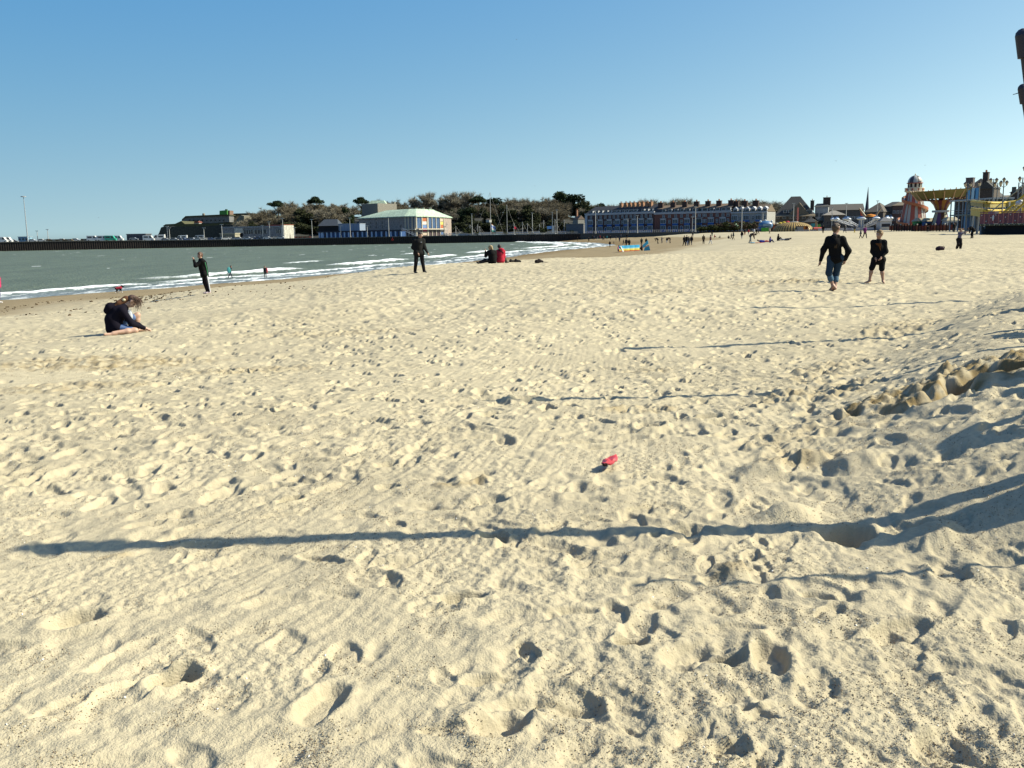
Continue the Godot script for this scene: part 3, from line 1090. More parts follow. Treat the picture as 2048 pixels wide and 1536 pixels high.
func build_trees() -> void:
	var bark := paint(0.10, 0.085, 0.065, 0.95)
	var twig := paint(0.185, 0.165, 0.125, 0.95)
	var twig_b := paint(0.135, 0.115, 0.080, 0.95)
	var names := ["fan", "round", "dense", "dense_b"]
	var ups := [0.34, 0.12, 0.05, 0.10]
	var trunks := [2.6, 3.2, 2.0, 2.4]
	for k in 4:
		var t := bare_tree("", 300 + k, ups[k], trunks[k], 3.4)
		tree_kinds[names[k]] = [measure(t[1]), "bare_tree", t[0], bark, t[1], twig if k < 2 else twig_b]
	rng.seed = 66
	# a pine with a flat top, a round evergreen and an ivy-dark bush
	var pt := sh().tube(Vector3.ZERO, Vector3(0.4, 8.2, 0), 0.4, 0.25, 6, false)
	for k in 5:
		var an := k * 1.3
		pt.tube(Vector3(0.35, 6.6, 0), Vector3(cos(an) * 2.6, 9.3, sin(an) * 2.6), 0.16, 0.08, 4, false)
	var pc := sh()
	for k in 9:
		var an := k * 0.7
		leafy(pc, Vector3(cos(an) * 2.4 * (k % 3) / 2.0, 9.6 + 0.5 * (k % 2) + (0.9 if k % 3 == 0 else 0.0), sin(an) * 2.4 * (k % 3) / 2.0), Vector3(1.9, 0.75, 1.9), 230, 0.34)
	leafy(pc, Vector3(1.2, 7.4, 0.5), Vector3(1.3, 0.45, 1.2), 120, 0.3)
	var green := paint(0.020, 0.030, 0.014, 0.9)
	tree_kinds["pine"] = [11.3, "pine_tree", pt.mesh(), bark, pc.mesh(), green]
	for kk in 2:
		var et := sh().tube(Vector3.ZERO, Vector3(0, 5.0, 0), 0.4, 0.2, 6, false)
		var ec := sh()
		for k in 13:
			var an := k * 2.4
			var rr := 2.6 * sqrt(rng.randf())
			leafy(ec, Vector3(cos(an) * rr, 2.6 + rng.randf() * 5.2, sin(an) * rr), Vector3(1.7, 1.35, 1.7), 210, 0.36)
		tree_kinds["evergreen" if kk == 0 else "evergreen_b"] = [9.3, "evergreen_tree", et.mesh(), bark, ec.mesh(), green if kk == 0 else paint(0.030, 0.034, 0.016, 0.9)]
	var bt := sh().tube(Vector3.ZERO, Vector3(0, 1.2, 0), 0.2, 0.12, 5, false)
	var bc := sh()
	for k in 7:
		leafy(bc, Vector3(rng.randfn() * 1.2, 1.0 + rng.randf() * 1.2, rng.randfn() * 0.8), Vector3(1.1, 0.9, 1.1), 150, 0.26)
	tree_kinds["bush"] = [3.2, "bush", bt.mesh(), bark, bc.mesh(), paint(0.032, 0.038, 0.015, 0.9)]
	tree_kinds["brown_bush"] = [3.2, "brown_bush", bt.mesh(), bark, bc.mesh(), paint(0.068, 0.050, 0.032, 0.9)]
	# the single ones one can point at
	for t in [["pine", 557, 403, 690, 9.0, 1.1, "dark wind-leaning pine at the left end of the wooded hill"],
			["pine", 633, 395, 690, 9.0, 0.95, "dark umbrella-topped pine left of the pavilion"],
			["pine", 724, 396, 700, 9.0, 0.9, "dark pine just left of the pavilion's stage tower"],
			["evergreen", 694, 413, 660, 8.0, 0.6, "narrow dark evergreen between the two umbrella pines"],
			["fan", 846, 378, 700, 9.0, 1.05, "tall bare fan-shaped tree above the pavilion roof"],
			["fan", 900, 377, 690, 9.0, 0.95, "left of the two tall bare trees right of the pavilion"],
			["fan", 928, 376, 700, 9.0, 1.0, "right of the two tall bare trees right of the pavilion"],
			["evergreen", 702, 428, 640, 4.0, 0.7, "small dark evergreen left of the pavilion's blue wing"],
			["evergreen_b", 876, 397, 690, 9.0, 1.15, "broad dark evergreen behind the right end of the pavilion"],
			["pine", 958, 394, 690, 9.0, 1.35, "flat dark pine left of the tallest yacht mast"],
			["evergreen", 990, 393, 690, 9.0, 1.0, "dark evergreen right of the tallest yacht mast"],
			["evergreen", 934, 412, 650, 5.0, 1.0, "dark round evergreen below the two tall bare trees"],
			["evergreen", 1132, 380, 700, 9.0, 1.1, "large dark evergreen crowning the hill above the moored yachts"],
			["evergreen", 1152, 386, 700, 9.0, 1.1, "dark evergreen on the right shoulder of the largest evergreen"],
			["evergreen_b", 1168, 394, 690, 8.0, 1.0, "dark evergreen at the right end of the wooded hill"],
			["round", 1275, 393, 640, 0.3, 1.25, "broad bare tree behind the orange chimneys of the left terrace"],
			["round", 1305, 391, 640, 0.3, 1.0, "bare tree behind the join of the two brick terraces"],
			["round", 1343, 390, 640, 0.3, 1.1, "left of three bare trees behind the middle of the red terrace"],
			["round", 1358, 391, 640, 0.3, 1.0, "middle of three bare trees behind the middle of the red terrace"],
			["fan", 1376, 391, 640, 0.3, 0.9, "right of three bare trees behind the middle of the red terrace"],
			["round", 1510, 391, 560, 0.3, 1.5, "spreading bare tree above the roofs of the white terrace"],
			["round", 1538, 394, 540, 0.3, 1.4, "spreading bare tree between the white terrace and the hip-roofed hotel"]]:
		plant(t[0], t[1], t[2], t[3], t[4], t[5], t[6])
	# the wood itself
	var tops := [[485, 436], [505, 428], [520, 424], [536, 416], [575, 400], [600, 406], [618, 404], [650, 405], [668, 406], [684, 408], [700, 408], [745, 402], [770, 397], [795, 397], [815, 402], [862, 400], [890, 404], [915, 404], [942, 402], [975, 399], [1012, 395], [1030, 394], [1045, 393], [1062, 394], [1078, 395], [1094, 393], [1108, 391], [1120, 394], [1180, 402]]
	for t in tops:
		for row in 3:
			var u: float = t[0] + rng.randf_range(-8, 8)
			var d: float = [715.0, 682.0, 650.0][row] + rng.randf_range(-8, 8)
			var y0: float = [12.0, 9.0, 4.5][row] * smoothstep(470.0, 560.0, u) * (1.0 - 0.4 * smoothstep(1040.0, 1240.0, u))
			var vt: float = t[1] - 5.0 + [0.0, 7.0, 17.0][row] + rng.randf_range(-2, 4)
			var kind: String = ["dense", "dense_b", "round"][rng.randi() % 3]
			if row == 2 and rng.randf() < 0.55:
				kind = "evergreen_b"
			if kind == "evergreen_b":
				plant(kind, u, vt, d, y0, rng.randf_range(0.9, 1.3), "low ivy-dark tree on the lower slope " + whereabouts(u), "ivy-dark trees of the lower slope")
			else:
				plant(kind, u, vt, d, y0, rng.randf_range(0.9, 1.25), ["skyline ", "mid-slope ", "lower-slope "][row] + ["bare brown tree ", "bare reddish tree ", "bare pale twiggy tree "][["dense", "dense_b", "round"].find(kind)] + whereabouts(u), "bare trees of the wooded hill")
	for k in 44:
		var u := 496.0 + k * 15.6 + rng.randf_range(-6, 6)
		plant("evergreen_b", u, 447.0 + rng.randf_range(-5, 5) - 5.0 * smoothstep(700.0, 900.0, u), 618.0 + (k % 2) * 14.0, 1.0, 1.9, ["nearer", "farther"][k % 2] + " low dark shrub at the hill foot " + whereabouts(u), "dark shrubs at the foot of the hill")
	for t in [[1200, 405], [1222, 403], [1240, 403], [1256, 398], [1290, 397], [1326, 397], [1420, 402], [1440, 404], [1466, 402]]:
		plant("round", t[0], t[1], 640 + rng.randf_range(-10, 10), 0.3, 1.2, "bare tree showing over the roofs " + {1200: "of the dark brick terrace", 1222: "left of the orange chimneys", 1240: "above the first orange chimney", 1256: "above the middle orange chimneys", 1290: "above the last orange chimney", 1326: "above the first dark chimneys", 1420: "above the right end of the red terrace", 1440: "where red and white terraces meet", 1466: "above the white terrace's first chimney"}[int(t[0])], "bare trees behind the terraces")
	for t in [[1178, 398, 0.9], [1190, 404, 1.0]]:
		plant("evergreen_b", t[0], t[1], 600, 2.0, t[2], ["left", "right"][0 if t[0] < 1185 else 1] + " of two dark trees behind the corner of the dark brick terrace", "dark trees by the left terrace")
	# bushes along the promenade before the red and white terraces
	for k in 15:
		var u := 1416.0 + k * 6.6
		plant("brown_bush" if k % 3 else "bush", u, 441.0 + rng.randf_range(-4, 6) if k > 3 else 449.0, 404.0, 0.45, 1.15, ("brown winter shrub" if k % 3 else "green shrub") + " in the bed " + ["before the last red bays", "by the tallest lamp post", "before the red terrace end", "at the join of red and white terraces", "before the white terrace"][k / 3] + ["", ", left", ", right"][k % 3], "shrubs before the terraces")
	for k in 7:
		plant("bush", 1400.0 + k * 11.0, 452.0 + rng.randf_range(-2, 2), 402.0, 0.45, 1.7, ["first", "second", "third", "fourth", "fifth", "sixth", "last"][k] + " low green hedge bush from the left before the red terrace", "hedge bushes before the red terrace")
	for t in [[936, 455], [1086, 452], [1145, 460], [953, 463], [1012, 462]]:
		plant("bush", t[0], t[1], 482, 0.3, 0.8, "small leafy tree on the quay " + {936: "left of the solitary tall lamp post", 1086: "left of the blue sign", 1145: "before the stone wall", 953: "right of the solitary tall lamp post", 1012: "below the second tallest mast"}[int(t[0])], "planter trees on the quay")

# ---------------------------------------------------------------- buildings
var front_a := Vector3.ZERO
var front_dir := Vector3.RIGHT
var front_len := 1.0

func front(called: String, u0: float, d0: float, u1: float, d1: float, y: float, label: String, cat: String) -> Node3D:
	# a building whose front runs between two sight lines; its own x runs along the front, z towards the viewer
	var a := col_at(u0, d0, y)
	var b := col_at(u1, d1, y)
	front_a = a
	front_dir = (b - a).normalized()
	front_len = a.distance_to(b)
	return thing(called, label, cat, a, atan2(-(b.z - a.z), b.x - a.x))

func along(u: float) -> float:
	var r := ray(u, 460.0)
	return -(front_a.x + r.x * front_a.z) / (front_dir.x + r.x * front_dir.z)

var window_meshes := {}
func window(parent: Node, x: float, y: float, w: float, h: float, z: float, frame: Material, pane: Material, bars := 1, called := "window") -> void:
	var key := "%.2f_%.2f_%d" % [w, h, bars]
	if not window_meshes.has(key):
		var f := sh()
		var t := 0.13
		f.box(Vector3(-w / 2, 0, 0), Vector3(-w / 2 + t, h, 0.16)).box(Vector3(w / 2 - t, 0, 0), Vector3(w / 2, h, 0.16))
		f.box(Vector3(-w / 2 + t, h - t, 0), Vector3(w / 2 - t, h, 0.155)).box(Vector3(-w / 2 - 0.08, -0.09, 0), Vector3(w / 2 + 0.08, 0, 0.24))
		f.box(Vector3(-w / 2 + t, h * 0.5 - 0.05, 0.02), Vector3(w / 2 - t, h * 0.5 + 0.05, 0.12))
		for k in bars:
			var bx := -w / 2 + w * (k + 1) / (bars + 1)
			f.box(Vector3(bx - 0.045, 0, 0.03), Vector3(bx + 0.045, h - t, 0.13))
		var p := sh().box(Vector3(-w / 2 + t, 0.0, 0.01), Vector3(w / 2 - t, h - t, 0.06))
		window_meshes[key] = [f.mesh(), p.mesh()]
	var o := part(called, window_meshes[key][0], frame, parent)
	o.position = Vector3(x, y, z)
	part("pane", window_meshes[key][1], pane, o)

func roof_shape(w: float, d: float, y0: float, y1: float, over: float, hip: float) -> Shape:   # ridge along x; hip pulls the ridge ends in
	var s := sh()
	var a := Vector3(-over, y0, over)
	var b := Vector3(w + over, y0, over)
	var c := Vector3(w + over, y0, -d - over)
	var e := Vector3(-over, y0, -d - over)
	var r0 := Vector3(-over + hip, y1, -d / 2)
	var r1 := Vector3(w + over - hip, y1, -d / 2)
	s.quad(a, r0, r1, b)
	s.quad(c, r1, r0, e)
	s.tri(e, r0, a)
	s.tri(b, r1, c)
	s.quad(a, b, c, e)
	return s

func chimney(parent: Node, x: float, y: float, z: float, w: float, h: float, d: float, brick: Material, pots: int) -> void:
	var o := part("chimney", sh().box(Vector3(-w / 2, 0, -d / 2), Vector3(w / 2, h, d / 2)).box(Vector3(-w / 2 - 0.1, h, -d / 2 - 0.1), Vector3(w / 2 + 0.1, h + 0.22, d / 2 + 0.1)).mesh(), brick, parent)
	o.position = Vector3(x, y, z)
	for k in pots:
		var p := part("chimney_pot", sh().tube(Vector3.ZERO, Vector3(0, 0.75, 0), 0.17, 0.13, 6).mesh(), paint(0.20, 0.09, 0.05), o)
		p.position = Vector3(0, h + 0.22, -d / 2 + d * (k + 0.5) / pots)

func terrace(o: Node3D, k: float, cols: Array, brick: Material, trim: Material, blue: Material, glass: Material, slate: Material) -> void:
	var L := front_len
	part("wall", box_mesh(Vector3(0, -0.6, -10), Vector3(L, 9.9 * k, 0)), brick, o)
	part("cornice", sh().box(Vector3(-0.15, 9.02 * k, 0.003), Vector3(L + 0.15, 9.62 * k, 0.34)).box(Vector3(-0.25, 9.623 * k, -0.3), Vector3(L + 0.25, 9.95 * k, 0.5)).mesh(), trim, o)
	for c in cols:
		var x := along(c[0])
		var bay: bool = c[1] == 1
		window(o, x, 7.15 * k, 1.25, 1.55 * k, 0.0, trim, glass)
		if bay:
			var b := part("bay_window", sh().box(Vector3(-1.35, 0, 0), Vector3(1.35, 6.55 * k, 0.75)).box(Vector3(-1.5, 6.55 * k, 0), Vector3(1.5, 6.78 * k, 0.92)).mesh(), trim, o)
			b.position = Vector3(x, 0.1, 0.003)
			part("spandrel", sh().box(Vector3(-1.38, 3.32 * k, 0.02), Vector3(1.38, 4.18 * k, 0.80)).mesh(), blue, b)
			part("bay_base", sh().box(Vector3(-1.39, 0.0, 0.02), Vector3(1.39, 1.2 * k, 0.82)).mesh(), blue, b)
			for yy in [1.35, 4.35]:
				for q in 3:
					var p := part("pane", box_mesh(Vector3(-0.34, 0, 0), Vector3(0.34, 1.75 * k, 0.03)), glass, b)
					p.position = Vector3(-0.84 + 0.84 * q, yy * k, 0.752)
		else:
			window(o, x, 4.3 * k, 1.15, 1.8 * k, 0.0, trim, glass)
			var dr := part("door", box_mesh(Vector3(-0.5, 0, 0.002), Vector3(0.5, 2.2 * k, 0.06)), paint(0.06, 0.09, 0.16), o)
			dr.position = Vector3(x, 0.15, 0)
			var ar := sh()
			for q in 9:
				var a0 := PI * q / 9
				var a1 := PI * (q + 1) / 9
				ar.hexa([Vector3(cos(a1) * 0.72, 2.2 * k + sin(a1) * 0.72, 0.12), Vector3(cos(a0) * 0.72, 2.2 * k + sin(a0) * 0.72, 0.12), Vector3(cos(a0) * 0.72, 2.2 * k + sin(a0) * 0.72, 0.0), Vector3(cos(a1) * 0.72, 2.2 * k + sin(a1) * 0.72, 0.0), Vector3(cos(a1) * 0.5, 2.2 * k + sin(a1) * 0.5, 0.12), Vector3(cos(a0) * 0.5, 2.2 * k + sin(a0) * 0.5, 0.12), Vector3(cos(a0) * 0.5, 2.2 * k + sin(a0) * 0.5, 0.0), Vector3(cos(a1) * 0.5, 2.2 * k + sin(a1) * 0.5, 0.0)])
			ar.box(Vector3(-0.72, 0, 0.0), Vector3(-0.5, 2.2 * k, 0.12)).box(Vector3(0.5, 0, 0.0), Vector3(0.72, 2.2 * k, 0.12))
			var am := part("door_arch", ar.mesh(), trim, o)
			am.position = Vector3(x, 0.15, 0.002)

func dormer(o: Node3D, x: float, y: float, w: float, h: float, gabled: bool, trim: Material, glass: Material, slate: Material) -> void:
	var s := sh().box(Vector3(-w / 2, 0, -1.6), Vector3(w / 2, h, 0.0))
	var d := part("dormer", s.mesh(), trim, o)
	d.position = Vector3(x, y, -0.25)
	part("pane", box_mesh(Vector3(-w / 2 + 0.22, 0.15, 0.002), Vector3(w / 2 - 0.22, h - 0.2, 0.05)), glass, d)
	if gabled:
		var g := sh().prism(PackedVector2Array([Vector2(-w / 2 - 0.15, h), Vector2(w / 2 + 0.15, h), Vector2(0, h + w * 0.55)]), -2.6, 0.12)
		part("dormer_roof", g.mesh(), trim, d)
	else:
		part("dormer_roof", box_mesh(Vector3(-w / 2 - 0.15, h + 0.003, -1.8), Vector3(w / 2 + 0.15, h + 0.16, 0.15)), slate, d)

func build_terraces() -> void:
	var glass := paint(0.020, 0.026, 0.036, 0.15)
	var trim := paint(0.34, 0.35, 0.37)
	var blue := paint(0.030, 0.085, 0.24)
	var slate := mottled(0.030, 0.031, 0.038, 0.4)
	var dark_brick := mottled(0.075, 0.038, 0.032, 0.6)
	var red_brick := mottled(0.15, 0.058, 0.042, 0.6)
	# left terrace
	var o := front("dark_brick_terrace", 1171, 476, 1308, 446, 0.35, "dark brick terrace with white bands, blue bays and orange chimneys nearest the hill", "terrace")
	var U := func(zx): return 1160.0 + zx / 8.533
	var cols := []
	for c in [[190, 1], [285, 0], [355, 1], [435, 0], [510, 1], [580, 0], [650, 1], [725, 0], [795, 1], [870, 0], [935, 1], [1055, 1], [1128, 0], [1203, 1]]:
		cols.append([U.call(c[0]), c[1]])
	terrace(o, 1.0, cols, dark_brick, trim, blue, glass, slate)
	part("end_pilaster", box_mesh(Vector3(-0.25, -0.6, -1.0), Vector3(1.3, 9.9, 0.12)), trim, o)
	var L := front_len
	var rf := sh()
	rf.quad(Vector3(0, 9.95, -0.2), Vector3(0.8, 11.6, -2.4), Vector3(L, 11.6, -2.4), Vector3(L, 9.95, -0.2))
	rf.quad(Vector3(0.8, 11.6, -2.4), Vector3(2.0, 13.4, -5.5), Vector3(L, 13.4, -5.5), Vector3(L, 11.6, -2.4))
	rf.tri(Vector3(0, 9.95, -10.2), Vector3(2.0, 13.4, -5.5), Vector3(0, 9.95, -0.2))
	rf.quad(Vector3(L, 9.95, -10.2), Vector3(L, 13.4, -5.5), Vector3(2.0, 13.4, -5.5), Vector3(0, 9.95, -10.2))
	part("roof", rf.mesh(), slate, o)
	for zx in [195, 285, 360, 445, 512, 592, 655, 735, 803, 880, 945, 1065, 1135, 1213]:
		dormer(o, along(U.call(zx)), 10.0, 1.5, 1.35, false, trim, glass, slate)
	for zx in [610, 690, 760, 830, 905, 975, 1055, 1115]:
		chimney(o, along(U.call(zx)) , 12.2, -4.4, 1.5, 2.3, 1.5, mottled(0.30, 0.155, 0.085, 0.5), 2)
	for k in 10:
		var f := sh().box(Vector3(0, 0, 0), Vector3(2.9, 0.8, 0.15))
		var w := part("garden_wall", f.mesh(), trim, o)
		w.position = Vector3(L - 16.0 + k * 1.6 * 1.9 - 14.0, 0.0, 3.0)
	# middle terrace
	o = front("red_brick_terrace", 1308.6, 446, 1461, 424, 0.45, "long red brick terrace with blue bays and dark paired chimneys in the middle", "terrace")
	cols = []
	for c in [[1425, 1], [1525, 0], [1632, 1], [1730, 0], [1832, 1], [1940, 0], [2030, 1], [2110, 0]]:
		cols.append([U.call(c[0]), c[1]])
	var V := func(zx): return 1380.0 + zx / 8.533
	for c in [[258, 0], [160, 1], [360, 1], [460, 0], [560, 1], [645, 0]]:
		cols.append([V.call(c[0]), c[1]])
	terrace(o, 0.93, cols, red_brick, trim, blue, glass, slate)
	L = front_len
	rf = sh()
	rf.quad(Vector3(0, 9.3, -0.3), Vector3(0, 10.9, -1.5), Vector3(L, 10.9, -1.5), Vector3(L, 9.3, -0.3))
	rf.quad(Vector3(L, 9.3, -10.2), Vector3(L, 12.6, -6.0), Vector3(0, 12.6, -6.0), Vector3(0, 9.3, -10.2))
	rf.tri(Vector3(0, 9.3, -10.2), Vector3(0, 12.6, -6.0), Vector3(0, 9.3, -0.3))
	part("mansard_roof", rf.mesh(), slate, o)
	var rf2 := sh()
	rf2.quad(Vector3(0, 10.91, -1.5), Vector3(0, 12.6, -6.0), Vector3(L, 12.6, -6.0), Vector3(L, 10.91, -1.5))
	part("tiled_roof", rf2.mesh(), mottled(0.155, 0.105, 0.065, 0.4), o)
	for c in cols:
		dormer(o, along(c[0]), 9.35, 2.0, 1.35, false, trim, glass, slate)
	for zx in [1320, 1530, 1730, 1930, 2125]:
		chimney(o, along(U.call(zx)), 11.0, -3.6, 2.4, 2.7, 1.2, mottled(0.055, 0.030, 0.024, 0.5), 4)
	for zx in [435, 640]:
		chimney(o, along(V.call(zx)), 11.0, -3.6, 2.4, 2.7, 1.2, mottled(0.055, 0.030, 0.024, 0.5), 4)
	# white terrace
	o = front("white_terrace", 1461.8, 424, 1533, 414, 0.45, "cream white terrace with gabled dormers right of the red brick terrace", "terrace")
	var cream := mottled(0.30, 0.29, 0.27, 0.4)
	L = front_len
	part("wall", box_mesh(Vector3(0, -0.6, -10), Vector3(L, 8.2, 0)), cream, o)
	part("cornice", box_mesh(Vector3(-0.1, 7.9, -0.2), Vector3(L + 0.2, 8.4, 0.45)), trim, o)
	for k in 6:
		var x := along([1469.5, 1481.0, 1493.0, 1505.0, 1517.0, 1528.5][k])
		dormer(o, x, 8.4, 1.9, 1.3, true, trim, glass, slate)
		if k % 2 == 0:
			var b := part("bay_window", box_mesh(Vector3(-1.3, 0, 0), Vector3(1.3, 6.9, 0.7)), trim, o)
			b.position = Vector3(x, 0.1, 0.003)
			part("spandrel", box_mesh(Vector3(-1.33, 3.9, 0.02), Vector3(1.33, 4.7, 0.76)), blue, b)
			for yy in [1.6, 4.85]:
				for q in 3:
					var p := part("pane", box_mesh(Vector3(-0.33, 0, 0), Vector3(0.33, 1.8, 0.03)), glass, b)
					p.position = Vector3(-0.82 + 0.82 * q, yy, 0.702)
		else:
			window(o, x, 5.0, 1.3, 1.6, 0.0, trim, glass)
			window(o, x, 1.8, 1.3, 1.7, 0.0, trim, glass)
	rf = sh()
	rf.quad(Vector3(0, 8.4, 0.2), Vector3(0, 11.6, -5.0), Vector3(L, 11.6, -5.0), Vector3(L, 8.4, 0.2))
	rf.quad(Vector3(L, 8.4, -10.2), Vector3(L, 11.6, -5.0), Vector3(0, 11.6, -5.0), Vector3(0, 8.4, -10.2))
	rf.tri(Vector3(0, 8.4, -10.2), Vector3(0, 11.6, -5.0), Vector3(0, 8.4, 0.2))
	rf.tri(Vector3(L, 8.4, 0.2), Vector3(L, 11.6, -5.0), Vector3(L, 8.4, -10.2))
	part("roof", rf.mesh(), mottled(0.15, 0.11, 0.07, 0.4), o)
	for u in [1463.0, 1480.5, 1503.0]:
		chimney(o, along(u), 10.6, -4.4, 2.6, 2.6, 1.3, mottled(0.05, 0.028, 0.022, 0.5), 4)

func block_building(called: String, u0: float, d0: float, u1: float, d1: float, depth: float, v_eave: float, v_ridge: float, hip: float, wallm: Material, roofm: Material, label: String, rows: Array, glass: Material, trim: Material) -> Node3D:
	var o := front(called, u0, d0, u1, d1, 0.4, label, "building")
	var um := (u0 + u1) / 2
	var dm := (d0 + d1) / 2
	var he := at(um, v_eave, dm).y - 0.4
	var hr := at(um, v_ridge, dm + depth / 2).y - 0.4
	part("wall", box_mesh(Vector3(0, -0.6, -depth), Vector3(front_len, he, 0)), wallm, o)
	part("roof", roof_shape(front_len, depth, he + 0.003, hr, 0.4, hip).mesh(), roofm, o)
	for r in rows:      # [height of sill, width, height, count]
		for k in r[3]:
			window(o, front_len * (k + 0.5) / r[3], r[0], r[1], r[2], 0.0, trim, glass)
	return o

func build_town() -> void:
	var glass := paint(0.022, 0.026, 0.032, 0.15)
	var trim := paint(0.40, 0.39, 0.38)
	var slate := mottled(0.040, 0.040, 0.040, 0.4)
	var tan := mottled(0.105, 0.085, 0.064, 0.5)
	var tile := mottled(0.15, 0.115, 0.072, 0.5)
	var o := block_building("hip_roofed_hotel", 1548, 430, 1627, 424, 16.0, 431.0, 393.0, 7.0, tan, slate, "brown hotel with big dark hip roof and white dormers above the golden dome", [[5.3, 1.6, 1.7, 6], [2.2, 1.8, 1.6, 6]], glass, trim)
	var hg := at(1588, 431, 427).y - 0.4
	for k in 2:
		dormer(o, along([1604.0, 1617.5][k]), hg + 0.5, 2.6, 1.9, false, trim, glass, slate)
	for k in 2:
		dormer(o, along([1569.0, 1579.0][k]), hg + 1.2, 1.7, 1.5, false, trim, glass, slate)
	var gable := sh().prism(PackedVector2Array([Vector2(-4.5, 0), Vector2(4.5, 0), Vector2(0, 5.4)]), -7.0, 0.3)
	var gm := part("front_gable", gable.mesh(), tile, o)
	gm.position = Vector3(along(1597.0), hg + 0.35, 0.2)
	part("lower_roof", sh().hexa([Vector3(-0.5, hg - 0.4, 1.6), Vector3(front_len + 0.5, hg - 0.4, 1.6), Vector3(front_len + 0.5, hg - 0.4, 0.01), Vector3(-0.5, hg - 0.4, 0.01), Vector3(-0.5, hg + 0.1, 0.9), Vector3(front_len + 0.5, hg + 0.1, 0.9), Vector3(front_len + 0.5, hg + 0.5, 0.01), Vector3(-0.5, hg + 0.5, 0.01)]).mesh(), tile, o)
	chimney(o, along(1622.0), hg + 2.0, -4.0, 1.6, 4.4, 1.6, mottled(0.05, 0.04, 0.03, 0.5), 3)
	var o2 := block_building("white_house", 1628.5, 430, 1655, 428, 10.0, 413.0, 407.0, 1.0, mottled(0.31, 0.31, 0.30, 0.4), slate, "white rendered house with tall dark chimney right of the hip-roofed hotel", [[6.0, 1.3, 1.5, 3], [2.4, 1.7, 1.7, 3]], glass, paint(0.10, 0.11, 0.13))
	chimney(o2, along(1651.0), 11.0, -4.0, 3.2, 3.4, 1.6, mottled(0.06, 0.04, 0.03, 0.5), 4)
	block_building("long_grey_building", 1656, 455, 1726, 450, 16.0, 420.0, 408.0, 0.5, mottled(0.085, 0.072, 0.060, 0.5), mottled(0.070, 0.062, 0.052, 0.4), "long grey brown building with a low dark roof behind the silver ride", [[4.6, 2.4, 1.4, 8]], glass, trim)
	block_building("gabled_brown_building", 1727, 450, 1765, 444, 14.0, 424.0, 405.5, 5.0, mottled(0.075, 0.060, 0.048, 0.5), mottled(0.085, 0.070, 0.055, 0.4), "brown building with a broad hipped roof behind the spire of the silver ride", [[3.4, 1.6, 1.5, 4]], glass, trim)
	block_building("flat_fronted_block", 1765, 452, 1783, 448, 12.0, 413.0, 404.0, 1.0, mottled(0.060, 0.050, 0.042, 0.5), slate, "narrow dark block left of the russet house", [[5.2, 1.3, 1.5, 2]], glass, trim)
	block_building("russet_house", 1783, 448, 1806, 444, 12.0, 411.0, 404.0, 1.5, mottled(0.12, 0.065, 0.046, 0.5), tile, "russet brick house with tan roof just left of the helter skelter", [[7.0, 1.2, 1.4, 3], [3.6, 1.2, 1.4, 3]], glass, trim)
	block_building("cafe_pavilion", 1647, 400, 1690, 398, 9.0, 430.0, 421.0, 4.0, mottled(0.07, 0.06, 0.05, 0.5), mottled(0.21, 0.19, 0.165, 0.4), "seafront cafe with pale hipped roof left of the silver ride", [[1.4, 2.2, 2.0, 6]], glass, paint(0.09, 0.09, 0.09))
	block_building("dark_roofed_kiosk", 1608, 400, 1634, 398, 6.0, 444.0, 433.0, 4.0, mottled(0.08, 0.06, 0.05, 0.5), slate, "low kiosk with dark hipped roof behind the golden dome", [[1.0, 1.4, 1.3, 4]], glass, trim)
	block_building("tan_roofed_kiosk", 1633, 404, 1664, 402, 7.0, 441.0, 432.0, 3.0, mottled(0.09, 0.065, 0.05, 0.5), tile, "low kiosk with tan roof between the dark-roofed kiosk and the cafe", [[1.2, 1.6, 1.4, 4]], glass, trim)
	# the tall dark houses behind the fair, right
	o = block_building("dark_gabled_house", 1906, 330, 1977, 322, 16.0, 394.0, 358.0, 6.0, mottled(0.050, 0.036, 0.028, 0.5), slate, "tall dark brick house with big chimneys behind the swing carousel", [[9.5, 1.5, 1.8, 4], [6.0, 1.5, 1.8, 4]], glass, mottled(0.10, 0.085, 0.07, 0.5))
	var hy := at(1925, 366, 330).y - 0.4
	chimney(o, along(1927.0), hy - 2.0, -4.0, 2.4, 3.6, 2.0, mottled(0.10, 0.085, 0.085, 0.5), 0)
	chimney(o, along(1958.0), hy - 2.0, -4.0, 1.7, 5.2, 1.7, mottled(0.05, 0.035, 0.03, 0.5), 3)
	var tower := part("stair_tower", sh().box(Vector3(-2.6, 0, -6), Vector3(2.6, hy - 2.4, 0.6)).mesh(), mottled(0.055, 0.042, 0.034, 0.5), o)
	tower.position = Vector3(along(1968.0), 0, 0.05)
	var tr := part("tower_roof", sh().prism(PackedVector2Array([Vector2(-2.9, 0), Vector2(2.9, 0), Vector2(0, 2.6)]), -6.2, 0.9).mesh(), slate, o)
	tr.position = Vector3(along(1968.0), hy - 2.395, 0.05)
	block_building("dark_corner_house", 2016, 300, 2075, 292, 14.0, 384.0, 362.0, 5.0, mottled(0.045, 0.036, 0.030, 0.5), slate, "dark steep-roofed house at the right edge behind the yellow coaster", [[7.0, 1.4, 1.7, 4], [11.0, 1.4, 1.7, 4]], glass, mottled(0.10, 0.085, 0.07, 0.5))
	block_building("far_brown_terrace", 1977, 345, 2022, 340, 10.0, 396.0, 391.0, 1.0, mottled(0.075, 0.055, 0.040, 0.5), tile, "low brown roofed row between the two dark houses", [[7.0, 1.3, 1.5, 5]], glass, trim)

